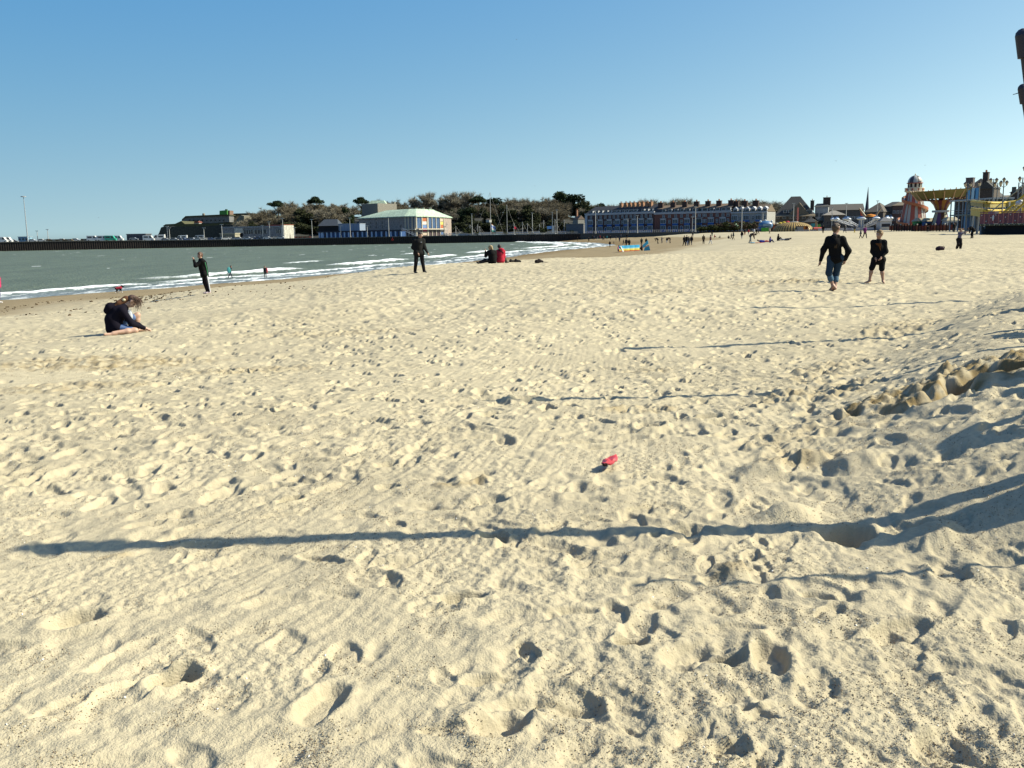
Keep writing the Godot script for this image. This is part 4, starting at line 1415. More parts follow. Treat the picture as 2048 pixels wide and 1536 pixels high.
func build_pavilion() -> void:
	var U := func(zx): return 600.0 + zx / 6.4
	var glass := paint(0.030, 0.075, 0.17, 0.15)
	var dark := paint(0.018, 0.018, 0.022, 0.3)
	var stone := mottled(0.27, 0.215, 0.185, 0.15)
	var pier := mottled(0.34, 0.31, 0.25, 0.4)
	var copper := mottled(0.33, 0.42, 0.32, 0.12)
	var y0 := 0.3
	var o := thing("theatre_pavilion", "large theatre pavilion with pale green copper roof and tall glazed front on the quay", "theatre")
	# plan corners, from the left end round the front to the right
	var plan := []
	for p in [[765, 545], [1345, 512], [1490, 510], [1640, 521], [1845, 548]]:
		plan.append(col_at(U.call(p[0]), p[1], y0))
	var he := at(U.call(1400), 432.2, 511).y - y0
	var back := [Vector3(plan[4].x + 3, y0, plan[4].z - 22), Vector3(plan[0].x + 4, y0, plan[0].z - 22)]
	var ring := plan + back
	var walls := sh()
	for k in ring.size():
		var a: Vector3 = ring[k]
		var b: Vector3 = ring[(k + 1) % ring.size()]
		if k == 0 or k >= 4:
			walls.quad(a, a + Vector3.UP * he, b + Vector3.UP * he, b)
	part("wall", walls.mesh(), stone, o)
	# roof: eaves ring to a smaller flat ring
	var mid := Vector3.ZERO
	for p in ring:
		mid += p / ring.size()
	var eave := []
	var crown := []
	for k in ring.size():
		var d: Vector3 = (ring[k] - mid)
		eave.append(mid + d * 1.035 + Vector3.UP * he)
		var f := 0.62 if k > 0 and k < 5 else 0.50
		crown.append(mid + Vector3(d.x * f + 1.5, 0, d.z * f) + Vector3.UP * (he + 4.1))
	var rf := sh()
	for k in ring.size():
		var k2 := (k + 1) % ring.size()
		rf.quad(eave[k], crown[k], crown[k2], eave[k2])
		rf.tri(crown[k], mid + Vector3.UP * (he + 4.1), crown[k2])
		rf.quad(eave[k] - Vector3.UP * 0.45, eave[k], eave[k2], eave[k2] - Vector3.UP * 0.45)
		rf.tri(eave[k] - Vector3.UP * 0.45, eave[k2] - Vector3.UP * 0.45, mid + Vector3.UP * (he - 0.45))
	part("copper_roof", rf.mesh(), copper, o)
	for q in 3:
		var v := part("roof_vent", sh().box(Vector3(-0.6, 0, -0.5), Vector3(0.6, 0.9, 0.5)).mesh(), paint(0.40, 0.38, 0.30), o)
		v.position = mid + Vector3([4.0, 8.0, 12.0][q], he + 4.1, 4.0)
	# small windows of the left wall
	var a: Vector3 = plan[0]
	var b: Vector3 = plan[1]
	var turn := atan2(-(b.z - a.z), b.x - a.x)
	front_a = a
	front_dir = (b - a).normalized()
	var grid := part("window_wall", box_mesh(Vector3(0.1, 3.5, 0.0), Vector3(a.distance_to(b) - 0.1, 3.7, 0.12)), stone, o)
	grid.position = a
	grid.rotation.y = turn
	for zx in [825, 905, 980, 1058]:
		for v in [[487, 0], [545, 0], [597, 0]]:
			var y: float = at(U.call(zx), 360.0 + v[0] / 6.4, 530).y - y0
			var w := part("window", sh().box(Vector3(-0.42, -0.6, 0), Vector3(0.42, 0.55, 0.05)).box(Vector3(-0.55, -0.75, 0), Vector3(0.55, -0.6, 0.16)).mesh(), dark, grid)
			w.position = Vector3(along(U.call(zx)), y, 0.01)
	var lone := part("window", sh().box(Vector3(-0.5, -0.6, 0), Vector3(0.5, 0.6, 0.06)).mesh(), dark, grid)
	lone.position = Vector3(along(U.call(1292)), 5.6, 0.01)
	# glazed front: piers, tall windows, posters; a canopy over an open ground floor
	var poster_colors := [[0.30, 0.10, 0.05], [0.42, 0.36, 0.10], [0.36, 0.30, 0.24], [0.30, 0.06, 0.10], [0.10, 0.16, 0.30], [0.45, 0.42, 0.38]]
	for k in 3:
		a = plan[k + 1]
		b = plan[k + 2]
		turn = atan2(-(b.z - a.z), b.x - a.x)
		var L := a.distance_to(b)
		var face := part("front_bay", box_mesh(Vector3(0, 0, -0.6), Vector3(L, he, -0.25)), mottled(0.15, 0.11, 0.085, 0.4), o)
		face.position = a
		face.rotation.y = turn
		var n: int = [3, 2, 4][k]
		for i in n + 1:
			var p := part("pier", box_mesh(Vector3(-0.42, 0, -0.25), Vector3(0.42, he - 0.46, 0.22)), pier, face)
			p.position = Vector3(L * i / n + (0.42 if i == 0 else (-0.42 if i == n else 0.0)), 0, 0)
		for i in n:
			var x0 := L * i / n + 0.55
			var x1 := L * (i + 1) / n - 0.55
			var poster := (k == 1 and i == 1) or (k == 2 and i == 3)
			if poster:
				for q in 5:
					var c: Array = poster_colors[(q + k * 2) % 6]
					var y1 := 0.8 + (he - 1.6) * q / 5.0
					part("poster_panel", box_mesh(Vector3(x0, y1, -0.248), Vector3(x1, y1 + (he - 1.6) / 5.0 - 0.2, -0.12)), paint(c[0], c[1], c[2]), face)
			else:
				part("tall_window", box_mesh(Vector3(x0, 4.5, -0.248), Vector3(x1, he - 0.6, -0.16)), glass, face)
				for q in 2:
					part("glazing_bar", box_mesh(Vector3(lerpf(x0, x1, (q + 1) / 3.0) - 0.05, 4.5, -0.158), Vector3(lerpf(x0, x1, (q + 1) / 3.0) + 0.05, he - 0.6, -0.08)), pier, face)
				part("entrance", box_mesh(Vector3(x0, 0.0, -0.248), Vector3(x1, 3.4, -0.18)), paint(0.055, 0.04, 0.045, 0.3), face)
		part("canopy", box_mesh(Vector3(-0.2, 3.75, 0.225), Vector3(L + 0.2, 4.15, 2.0)), paint(0.42, 0.40, 0.34), face)
	# stage tower behind
	var t0 := col_at(U.call(808), 572, y0)
	var t1 := col_at(U.call(1010), 560, y0)
	var t2 := col_at(U.call(1252), 576, y0)
	var ht := at(U.call(1010), 406.5, 560).y - y0
	var tw := sh()
	var up := Vector3.UP * ht
	tw.quad(t0, t0 + up, t1 + up, t1)
	tw.quad(t1, t1 + up, t2 + up, t2)
	var t3 := t0 + t2 - t1
	tw.quad(t2, t2 + up, t3 + up, t3)
	tw.quad(t3, t3 + up, t0 + up, t0)
	tw.quad(t0 + up, t3 + up, t2 + up, t1 + up)
	part("stage_tower", tw.mesh(), mottled(0.155, 0.140, 0.118, 0.3), o)
	var m4 := (t0 + t2) / 2 + up
	part("tower_lid", sh().hexa([m4 + Vector3(-6.2, 0.01, 4.0), m4 + Vector3(4.6, 0.01, 4.0), m4 + Vector3(4.6, 0.01, -4.0), m4 + Vector3(-6.2, 0.01, -4.0), m4 + Vector3(-4.4, 2.0, 3.0), m4 + Vector3(3.2, 2.0, 3.0), m4 + Vector3(3.2, 2.0, -3.0), m4 + Vector3(-4.4, 2.0, -3.0)]).mesh(), copper, o)
	part("flue", sh().tube(t2 + Vector3(-1.2, 0, 0.6), t2 + Vector3(-1.2, ht + 1.2, 0.6), 0.5, 0.5, 8).mesh(), pier, o)
	# outside stair
	var s0 := col_at(U.call(1305), 505, 4.0)
	var s1 := col_at(U.call(1500), 500, 0.35)
	var st := sh().tube(s0, s1, 0.16, 0.16, 5).tube(s0 + Vector3.UP * 1.0, s1 + Vector3.UP * 1.0, 0.08, 0.08, 5)
	for k in 9:
		var p := s0.lerp(s1, k / 8.0)
		st.tube(p, p + Vector3.UP, 0.05, 0.05, 4)
	part("outside_stair", st.mesh(), paint(0.26, 0.30, 0.36), o)
	# the low blue front of kiosks left of it
	var h := front("blue_kiosk_row", U.call(236), 508, U.call(1300), 497, 0.3, "long low row of blue kiosks with pale pillars in front of the pavilion", "kiosk row")
	var L2 := front_len
	part("wall", box_mesh(Vector3(0, -0.4, -7), Vector3(L2, 3.1, -0.6)), paint(0.030, 0.062, 0.15), h)
	part("roof", box_mesh(Vector3(-0.3, 3.1, -7.2), Vector3(L2 + 0.3, 3.75, 0.3)), paint(0.020, 0.024, 0.035), h)
	for zx in [243, 270, 288, 340, 395, 450, 505, 565, 620, 675, 735, 795, 850, 915, 970, 1040, 1100, 1160, 1220, 1285]:
		var p := part("pillar", box_mesh(Vector3(-0.38, 0, -0.6), Vector3(0.38, 3.095, 0.0)), paint(0.19, 0.28, 0.42), h)
		p.position = Vector3(along(U.call(zx)), 0, 0)
	for k in 17:
		var d := part("shutter", box_mesh(Vector3(-0.7, 0.1, -0.598), Vector3(0.7, 2.6, -0.5)), paint([0.02, 0.04, 0.03][k % 3], [0.05, 0.04, 0.05][k % 3], [0.10, 0.05, 0.08][k % 3]), h)
		d.position = Vector3(L2 * (k + 0.5) / 17.0, 0, 0)
	var wing := front("blue_grey_hall", U.call(495), 512, U.call(770), 509, 0.3, "pale blue boxy hall on the roof of the kiosk row beside the pavilion", "hall")
	part("wall", box_mesh(Vector3(0, 3.76, -8), Vector3(front_len, 7.4, 0)), paint(0.17, 0.21, 0.28), wing)
	part("parapet", box_mesh(Vector3(-0.15, 7.4, -8.1), Vector3(front_len + 0.15, 7.6, 0.12)), paint(0.25, 0.28, 0.33), wing)
	for k in 6:
		part("cladding_joint", box_mesh(Vector3(front_len * (k + 1) / 7.0 - 0.05, 3.9, 0.002), Vector3(front_len * (k + 1) / 7.0 + 0.05, 7.3, 0.05)), paint(0.11, 0.14, 0.20), wing)
	var dk := front("dark_roofed_hall", U.call(240), 514, U.call(490), 511, 0.3, "low hall with dark sloping roof at the left end of the kiosk row", "hall")
	part("wall", box_mesh(Vector3(0, 3.76, -8), Vector3(front_len, 6.6, -0.5)), paint(0.018, 0.018, 0.020), dk)
	part("roof", roof_shape(front_len, 8.0, 6.6, 10.2, 0.2, 2.0).mesh(), mottled(0.035, 0.045, 0.062, 0.3), dk)

func build_terminal() -> void:
	var Z := func(zx): return 300.0 + zx / 6.4
	var white := mottled(0.40, 0.39, 0.34, 0.2)
	var o := front("ferry_terminal", Z.call(925), 500, Z.call(1715), 494, 0.35, "long low pale terminal building with dark window bands on the quay", "terminal building")
	var L := front_len
	part("wall", box_mesh(Vector3(0, -0.2, -14), Vector3(L, 6.6, 0)), mottled(0.17, 0.17, 0.175, 0.2), o)
	part("fascia", box_mesh(Vector3(-0.2, 6.0, 0.003), Vector3(L + 0.1, 6.9, 0.3)), mottled(0.17, 0.18, 0.19, 0.2), o)
	for p in [[1200, 1320], [1335, 1490], [1615, 1700]]:
		var x0 := along(Z.call(p[0]))
		var x1 := along(Z.call(p[1]))
		var w := part("window_band", box_mesh(Vector3(x0, 3.0, 0.004), Vector3(x1, 5.0, 0.14)), paint(0.025, 0.025, 0.03, 0.2), o)
		for k in 5:
			part("mullion", box_mesh(Vector3(lerpf(x0, x1, k / 4.0) - 0.08, 3.0, 0.14), Vector3(lerpf(x0, x1, k / 4.0) + 0.08, 5.0, 0.22)), white, w)
	part("doorway", box_mesh(Vector3(along(Z.call(1110)), 0, 0.004), Vector3(along(Z.call(1185)), 3.4, 0.12)), paint(0.012, 0.012, 0.014), o)
	part("door_surround", box_mesh(Vector3(along(Z.call(1085)), 3.45, 0.004), Vector3(along(Z.call(1190)), 6.0, 0.5)), white, o)
	part("door_jamb", box_mesh(Vector3(along(Z.call(1085)), 0, 0.004), Vector3(along(Z.call(1108)), 3.44, 0.5)), white, o)
	part("red_roof_edge", box_mesh(Vector3(along(Z.call(1500)), 6.9, -3.0), Vector3(L, 7.2, 0.1)), paint(0.20, 0.04, 0.03), o)
	var e := front("white_terminal_end", Z.call(1722), 493, Z.call(1846), 499, 0.35, "bright white windowless block at the right end of the terminal", "building")
	part("wall", box_mesh(Vector3(0, -0.2, -12), Vector3(front_len, 7.2, 0)), white, e)
	part("doorway", box_mesh(Vector3(front_len * 0.55, 0, 0.003), Vector3(front_len * 0.62, 2.2, 0.06)), paint(0.08, 0.06, 0.05), e)
	part("roof_edge", box_mesh(Vector3(-0.1, 7.2, -12.1), Vector3(front_len + 0.1, 7.45, 0.15)), paint(0.22, 0.08, 0.05), e)
	var s := front("cream_pier_shed", Z.call(900), 486, Z.call(1090), 484, 0.4, "long cream flat-roofed shed in front of the terminal's left end", "shed")
	part("wall", box_mesh(Vector3(0, -0.2, -5), Vector3(front_len, 3.0, 0)), mottled(0.24, 0.22, 0.16, 0.3), s)
	part("roof", box_mesh(Vector3(-0.3, 3.0, -5.2), Vector3(front_len + 0.3, 3.4, 0.3)), paint(0.30, 0.27, 0.20), s)
	for k in 9:
		part("window", box_mesh(Vector3(front_len * (k + 0.25) / 9.0, 1.0, 0.002), Vector3(front_len * (k + 0.75) / 9.0, 2.3, 0.06)), paint(0.05, 0.045, 0.04, 0.3), s)
	var g := front("low_grey_shed", 254, 520, 292, 518, 0.6, "low dark grey shed on the pier left of the cliff", "shed")
	part("wall", box_mesh(Vector3(0, -0.2, -6), Vector3(front_len, 3.6, 0)), mottled(0.07, 0.075, 0.085, 0.3), g)
	part("roof", box_mesh(Vector3(-0.3, 3.6, -6.2), Vector3(front_len + 0.3, 3.9, 0.3)), paint(0.12, 0.13, 0.15), g)
	for k in 6:
		part("shutter", box_mesh(Vector3(front_len * (k + 0.15) / 6.0, 0.2, 0.002), Vector3(front_len * (k + 0.85) / 6.0, 2.7, 0.07)), paint(0.045, 0.05, 0.06), g)
	var b := front("pale_blue_cabin", 37, 478, 57, 477, 1.0, "pale blue harbour cabin at the foot of the tall floodlight mast", "cabin")
	part("wall", box_mesh(Vector3(0, -0.2, -3), Vector3(front_len, 2.6, 0)), paint(0.16, 0.26, 0.34), b)
	part("roof", box_mesh(Vector3(-0.2, 2.6, -3.2), Vector3(front_len + 0.2, 2.85, 0.2)), paint(0.22, 0.27, 0.31), b)
	for k in 3:
		part("window", box_mesh(Vector3(front_len * (k + 0.2) / 3.0, 1.0, 0.002), Vector3(front_len * (k + 0.75) / 3.0, 2.0, 0.06)), paint(0.03, 0.035, 0.04, 0.2), b)
	var sw := front("stone_harbour_wall", 1132, 520, 1167, 512, 0.3, "tall grey stone retaining wall between the yachts and the left terrace", "wall")
	part("stonework", box_mesh(Vector3(0, -1.8, -3), Vector3(front_len, 5.2, 0)), mottled(0.115, 0.115, 0.12, 0.4), sw)
	part("coping", box_mesh(Vector3(-0.2, 5.2, -3.1), Vector3(front_len + 0.2, 5.5, 0.15)), mottled(0.20, 0.19, 0.16, 0.4), sw)
	var hs := front("hillside_house", 1146, 560, 1156, 556, 4.0, "small pale house with tall orange chimney on the slope above the stone wall", "house")
	part("wall", box_mesh(Vector3(0, -2, -5), Vector3(front_len, 4.6, 0)), mottled(0.16, 0.155, 0.14, 0.4), hs)
	part("roof", roof_shape(front_len, 5.0, 4.6, 7.0, 0.2, 0.3).mesh(), mottled(0.09, 0.06, 0.045, 0.4), hs)
	chimney(hs, 1.4, 6.0, -2.0, 0.9, 4.0, 0.9, mottled(0.26, 0.13, 0.075, 0.4), 1)
	var wh := front("white_hill_cottage", 972, 585, 979, 584, 8.5, "tiny white cottage on the wooded hill beside the tallest yacht mast", "cottage")
	part("wall", box_mesh(Vector3(0, -0.4, -3), Vector3(front_len, 1.2, 0)), paint(0.30, 0.30, 0.28), wh)
	part("roof", roof_shape(front_len, 3.0, 1.2, 2.0, 0.2, 0.2).mesh(), paint(0.08, 0.07, 0.06), wh)

# ---------------------------------------------------------------- vehicles, masts, lamps, yachts
func car_shape(van: bool) -> Array:   # [body, windows]
	var b := sh()
	var g := sh()
	if van:
		b.prism(PackedVector2Array([Vector2(-2.6, 0.35), Vector2(2.6, 0.35), Vector2(2.6, 1.15), Vector2(2.0, 1.35), Vector2(1.3, 2.55), Vector2(-2.5, 2.65), Vector2(-2.6, 2.5)]), -0.95, 0.95)
		g.prism(PackedVector2Array([Vector2(1.86, 1.42), Vector2(1.3, 2.3), Vector2(0.5, 2.3), Vector2(0.5, 1.42)]), -0.97, 0.97)
		g.prism(PackedVector2Array([Vector2(-0.1, 1.5), Vector2(-0.1, 2.2), Vector2(-2.1, 2.2), Vector2(-2.1, 1.5)]), -0.965, 0.965)
	else:
		b.prism(PackedVector2Array([Vector2(-2.1, 0.3), Vector2(2.1, 0.3), Vector2(2.15, 0.75), Vector2(1.2, 0.92), Vector2(0.5, 1.45), Vector2(-1.2, 1.48), Vector2(-1.9, 0.98), Vector2(-2.15, 0.85)]), -0.85, 0.85)
		g.prism(PackedVector2Array([Vector2(1.05, 0.95), Vector2(0.45, 1.36), Vector2(-1.1, 1.38), Vector2(-1.65, 0.97)]), -0.87, 0.87)
	return [b.mesh(), g.mesh()]

func vehicle(van: bool, called: String, u: float, d: float, y: float, turn: float, c: Color, label: String, cat: String, group := "") -> Node3D:
	var key := "van" if van else "car"
	if not window_meshes.has(key):
		window_meshes[key] = car_shape(van)
		window_meshes["wheel"] = [sh().tube(Vector3(0, 0, -0.1), Vector3(0, 0, 0.1), 0.33, 0.33, 10).mesh()]
	var o := thing(called, label, cat, col_at(u, d, y), turn, group)
	part("body", window_meshes[key][0], paint(c.r, c.g, c.b, 0.3), o)
	part("windows", window_meshes[key][1], paint(0.02, 0.023, 0.028, 0.1), o)
	var wx := 1.7 if van else 1.35
	for p in [[wx, 0.88], [-wx, 0.88], [wx, -0.88], [-wx, -0.88]]:
		var w := part("wheel", window_meshes["wheel"][0], paint(0.012, 0.012, 0.013), o)
		w.position = Vector3(p[0], 0.33, p[1] * (1.0 if van else 0.9))
	return o

func lamp_post(u: float, d: float, y: float, v_top: float, label: String, arm := 1.2, group := "") -> void:
	var foot := col_at(u, d, y)
	var h: float = at(u, v_top, d).y - y
	var o := thing("lamp_post", label, "lamp post", foot, 0.0, group)
	var s := sh().tube(Vector3.ZERO, Vector3(0, h, 0), 0.22, 0.13, 7)
	part("post", s.mesh(), paint(0.26, 0.26, 0.25, 0.6), o)
	part("base", sh().tube(Vector3.ZERO, Vector3(0, 1.3, 0), 0.34, 0.28, 8).mesh(), paint(0.22, 0.22, 0.21, 0.6), o)
	var l := sh().block(Vector3(arm * 0.5, h + 0.05, 0), Vector3(arm, 0.22, 0.35)).block(Vector3(-arm * 0.5, h + 0.05, 0), Vector3(arm, 0.22, 0.35))
	part("lantern", l.mesh(), paint(0.30, 0.30, 0.29, 0.5), o)

func yacht(u: float, d: float, v_top: float, long: float, turn: float, hull_c: Color, label: String, group := "") -> Node3D:
	var deck := 0.35
	var o := thing("moored_yacht", label, "yacht", col_at(u, d, -1.4), turn, group)
	var h: float = at(u, v_top, d).y + 1.4
	var hull := sh()
	var ring0 := []
	var ring1 := []
	for k in 9:
		var t := k / 8.0
		var w := 0.16 * long * sin(PI * minf(t * 0.72 + 0.28, 1.0))
		ring0.append([(t - 0.5) * long, w])
		ring1.append([(t - 0.5) * long * 0.92, w * 0.55])
	for k in 8:
		for s in [-1.0, 1.0]:
			var A := Vector3(ring1[k][0], -0.4, ring1[k][1] * s)
			var B := Vector3(ring1[k + 1][0], -0.4, ring1[k + 1][1] * s)
			var C := Vector3(ring0[k + 1][0], 1.5, ring0[k + 1][1] * s)
			var D := Vector3(ring0[k][0], 1.5, ring0[k][1] * s)
			if s > 0:
				hull.quad(A, D, C, B)
			else:
				hull.quad(B, C, D, A)
		hull.quad(Vector3(ring0[k][0], 1.5, ring0[k][1]), Vector3(ring0[k][0], 1.5, -ring0[k][1]), Vector3(ring0[k + 1][0], 1.5, -ring0[k + 1][1]), Vector3(ring0[k + 1][0], 1.5, ring0[k + 1][1]))
	part("hull", hull.mesh(), paint(hull_c.r, hull_c.g, hull_c.b, 0.35), o)
	part("cabin", sh().prism(PackedVector2Array([Vector2(-long * 0.22, 1.5), Vector2(long * 0.16, 1.5), Vector2(long * 0.10, 2.15), Vector2(-long * 0.20, 2.25)]), -0.11 * long, 0.11 * long).mesh(), paint(0.36, 0.36, 0.36, 0.4), o)
	var m := part("mast", sh().tube(Vector3(long * 0.06, 1.5, 0), Vector3(long * 0.06, h, 0), 0.17, 0.10, 6).mesh(), paint(0.30, 0.30, 0.30, 0.5), o)
	part("spreader", sh().block(Vector3(long * 0.06, h * 0.62, 0), Vector3(0.12, 0.1, long * 0.18)).mesh(), paint(0.30, 0.30, 0.30, 0.5), m)
	part("boom", sh().tube(Vector3(long * 0.06, 2.9, 0), Vector3(-long * 0.36, 2.9, 0), 0.22, 0.18, 6).mesh(), paint(0.05, 0.10, 0.20, 0.7), o)
	var stay := sh()
	for e in [Vector3(long * 0.47, 1.55, 0), Vector3(-long * 0.47, 1.55, 0)]:
		stay.tube(Vector3(long * 0.06, h - 0.2, 0), e, 0.045, 0.045, 4)
	part("rigging", stay.mesh(), paint(0.20, 0.19, 0.17, 0.5), o)
	return o

func flag(u: float, v: float, d: float, w: float, h: float, rows: Array, label: String) -> void:
	var p := at(u, v, d)
	var o := thing("flag", label, "flag", p, 0.3)
	for k in rows.size():
		var s := sh()
		for i in 6:
			var z0 := 0.25 * sin(i * 1.3)
			var z1 := 0.25 * sin((i + 1) * 1.3)
			var dy0 := -0.10 * i * h
			var dy1 := -0.10 * (i + 1) * h
			var y1 := h * (1.0 - float(k) / rows.size())
			var y0 := h * (1.0 - float(k + 1) / rows.size())
			s.hexa([Vector3(w * i / 6, y0 + dy0, z0 + 0.02), Vector3(w * (i + 1) / 6, y0 + dy1, z1 + 0.02), Vector3(w * (i + 1) / 6, y0 + dy1, z1), Vector3(w * i / 6, y0 + dy0, z0), Vector3(w * i / 6, y1 + dy0, z0 + 0.02), Vector3(w * (i + 1) / 6, y1 + dy1, z1 + 0.02), Vector3(w * (i + 1) / 6, y1 + dy1, z1), Vector3(w * i / 6, y1 + dy0, z0)])
		var c: Array = rows[k]
		part("stripe", s.mesh(), paint(c[0], c[1], c[2]), o)

func build_harbour() -> void:
	rng.seed = 404
	var white := Color(0.46, 0.46, 0.45)
	# vans and motor caravans on the pier, one by one
	for t in [[4, 466, white, "white motor caravan at the far left end of the pier"], [14, 468, white, "white van beside the leftmost motor caravan on the pier"], [186, 474, white, "left of two white vans before the green van on the pier"], [206, 474, white, "right of two white vans before the green van on the pier"], [222, 473, Color(0.03, 0.26, 0.17), "bright green van parked right of the two white vans"], [236, 477, white, "small white van touching the green van's right side"], [298, 478, white, "white van by the low grey shed on the pier"], [318, 482, white, "long white van under the left edge of the dark cliff"], [364, 482, white, "white van parked below the white cottage on the cliff"], [398, 486, Color(0.22, 0.24, 0.27), "grey van right of the middle of the cliff foot"]]:
		vehicle(true, "parked_van", t[0], t[1], quay_y(t[0]), 0.06 if t[0] < 300 else PI + 0.1, t[2], t[3], "van").scale = Vector3.ONE * (1.05 if t[0] != 318 else 1.2)
	var cols := [white, Color(0.18, 0.19, 0.20), Color(0.05, 0.06, 0.08), Color(0.30, 0.31, 0.33), Color(0.03, 0.05, 0.12), Color(0.38, 0.38, 0.37)]
	for k in 26:
		var u := 330.0 + k * 9.3 + rng.randf_range(-2, 2)
		var ci := rng.randi() % 6
		var spots := ["right of the white van by the cliff", "below the fort's left end", "below the white cottage", "under the cliff lamp post", "below the middle of the fort", "below the green building", "before the pale scarp", "before the cream shed", "before the terminal doorway", "before the first window band", "before the middle window band", "before the last window band", "before the white end block"]
		vehicle(false, "parked_car", u, 477.0 + rng.randf_range(0, 4), quay_y(u), 0.1 + PI * (k % 2) + rng.randf_range(-0.2, 0.2), cols[ci], ["white", "dark grey", "black", "silver", "navy blue", "cream"][ci] + " car, " + ["left", "right"][k % 2] + " of two " + spots[k / 2], "car", "cars parked along the quay")
	for k in 7:
		var u: float = [28.0, 66.0, 84.0, 100.0, 126.0, 152.0, 268.0][k]
		vehicle(false, "parked_car", u, 472.0 + k, 1.0, 0.1, cols[(k * 2 + 1) % 6], ["car beside the white van at the far left", "car right of the pale blue cabin", "car between the two thin posts", "car right of the taller thin post", "car among the crate heaps", "car left of the two white vans", "car left of the low grey shed"][k] + " on the pier", "car", "cars at the left end of the pier")
	for t in [[925, 478], [932, 479]]:
		vehicle(false, "parked_car", t[0], t[1], 0.3, 0.2, Color(0.05, 0.08, 0.14), ["left", "right"][0 if t[0] < 930 else 1] + " of two dark blue cars parked right of the pavilion", "car", "dark blue cars right of the pavilion")
	# clutter on the pier: stacked fish crates and fenders in low heaps
	for k in 6:
		var u: float = [62.0, 92.0, 108.0, 122.0, 138.0, 170.0][k]
		var o := thing("crate_heap", "low heap of crates among the pier clutter, number %s from the cabin" % ["one", "two", "three", "four", "five", "six"][k], "crates", col_at(u, 474.0, 1.0))
		o.set_meta("label", ["low heap of crates next to the pale blue cabin", "low heap of brown crates between the two short pier masts", "low tan heap of crates right of the second short pier mast", "widest low heap of crates in the middle of the left pier", "low heap of crates right of the widest heap on the pier", "low heap of crates just left of the two white vans"][k])
		for q in 7:
			var c := part("crate", sh().block(Vector3(0, 0.3, 0), Vector3(1.1, 0.6, 0.8)).mesh(), paint([0.14, 0.10, 0.18][q % 3], [0.11, 0.08, 0.17][q % 3], [0.07, 0.05, 0.15][q % 3]), o)
			c.position = Vector3((q % 4) * 1.25 - 2.0 + (0.6 if q > 3 else 0.0), 0.6 if q > 3 else 0.0, 0)
	# floodlight mast and lamp posts
	var foot := col_at(56, 470, 1.0)
	var m := thing("floodlight_mast", "very tall pale floodlight mast at the left end of the pier", "mast", foot)
	var hm: float = at(47, 393, 470).y - 1.0
	part("pole", sh().tube(Vector3.ZERO, Vector3(0, hm, 0), 0.30, 0.15, 8).mesh(), paint(0.22, 0.24, 0.26, 0.5), m)
	part("lamp_ring", sh().lathe([Vector2(0.3, -0.3), Vector2(1.3, -0.25), Vector2(1.3, 0.1), Vector2(0.3, 0.25)], 10, Vector3(0, hm, 0)).mesh(), paint(0.22, 0.23, 0.24, 0.5), m)
	for t in [[76, 462, "shorter of two thin posts between the floodlight mast and the vans"], [97, 459, "taller of two thin posts between the floodlight mast and the vans"], [336, 453, "pale lamp post left of its twin under the dark cliff"], [340, 456, "slightly shorter lamp post right of its twin under the dark cliff"], [409, 456, "lamp post before the middle of the dark cliff"], [445, 449, "lamp post by the left end of the terminal"], [526, 451, "lamp post over the middle of the terminal roof"], [540, 444, "lamp post with twin heads over the terminal roof"], [567, 437, "tall lamp post over the white end block of the terminal"], [590, 455, "lamp post right of the white terminal block"], [625, 439, "lamp post left of the blue kiosk row"], [682, 452, "lamp post before the left half of the blue kiosk row"], [701, 436, "lamp post before the pale blue boxy hall"], [735, 451, "stout white lamp post before the middle of the kiosk row"], [778, 434, "thin lamp post before the pavilion's shaded wall"], [890, 453, "short lamp post at the right corner of the pavilion"]]:
		lamp_post(t[0], 478.0, quay_y(t[0]), t[1], t[2], 0.8)
	for t in [[944.5, 428, "tall pale lamp post standing alone right of the pavilion"], [1065, 426, "tall pale lamp post among the yacht masts left of the white obelisk-like post"], [1105, 425, "tall pale lamp post with thick white base near the blue sign"], [1114, 420, "tall lamp post just right of the post with the thick white base"], [1191, 421, "tall pale lamp post before the left end of the dark brick terrace"]]:
		lamp_post(t[0], 470.0 if t[0] < 1150 else 440.0, 0.4, t[1], t[2], 0.5)
	for t in [[1255.5, 438, "lamp post with red banner before the dark brick terrace"], [1274.5, 431, "stout pale lamp post before the right half of the dark brick terrace"], [1384.5, 434, "shorter of a pair of lamp posts before the red brick terrace"], [1390.5, 413, "tallest lamp post before the red brick terrace"], [1483, 412, "tall lamp post before the white terrace"], [1525, 425, "lamp post by the blue inflatable ride"], [1586, 407, "lamp post rising behind the golden dome"], [1663, 415, "thin lamp post beside the cafe"], [1691, 407, "tall lamp post at the left end of the silver ride"], [1753, 402, "tall thin lamp post between the silver ride and the helter skelter"]]:
		lamp_post(t[0], 395.0, 0.45, t[1], t[2], 0.6)
	# a tall ship's mast with rigging, then the marina
	var white_h := Color(0.42, 0.42, 0.42)
	var navy := Color(0.03, 0.05, 0.10)
	yacht(978, 545, 384, 19.0, 0.15, white_h, "largest yacht with the tallest mast, dressed with flags, right of the pavilion")
	yacht(1011.5, 540, 409, 15.0, 0.1, navy, "second tallest-masted yacht right of the flag-dressed yacht")
	var i := 0
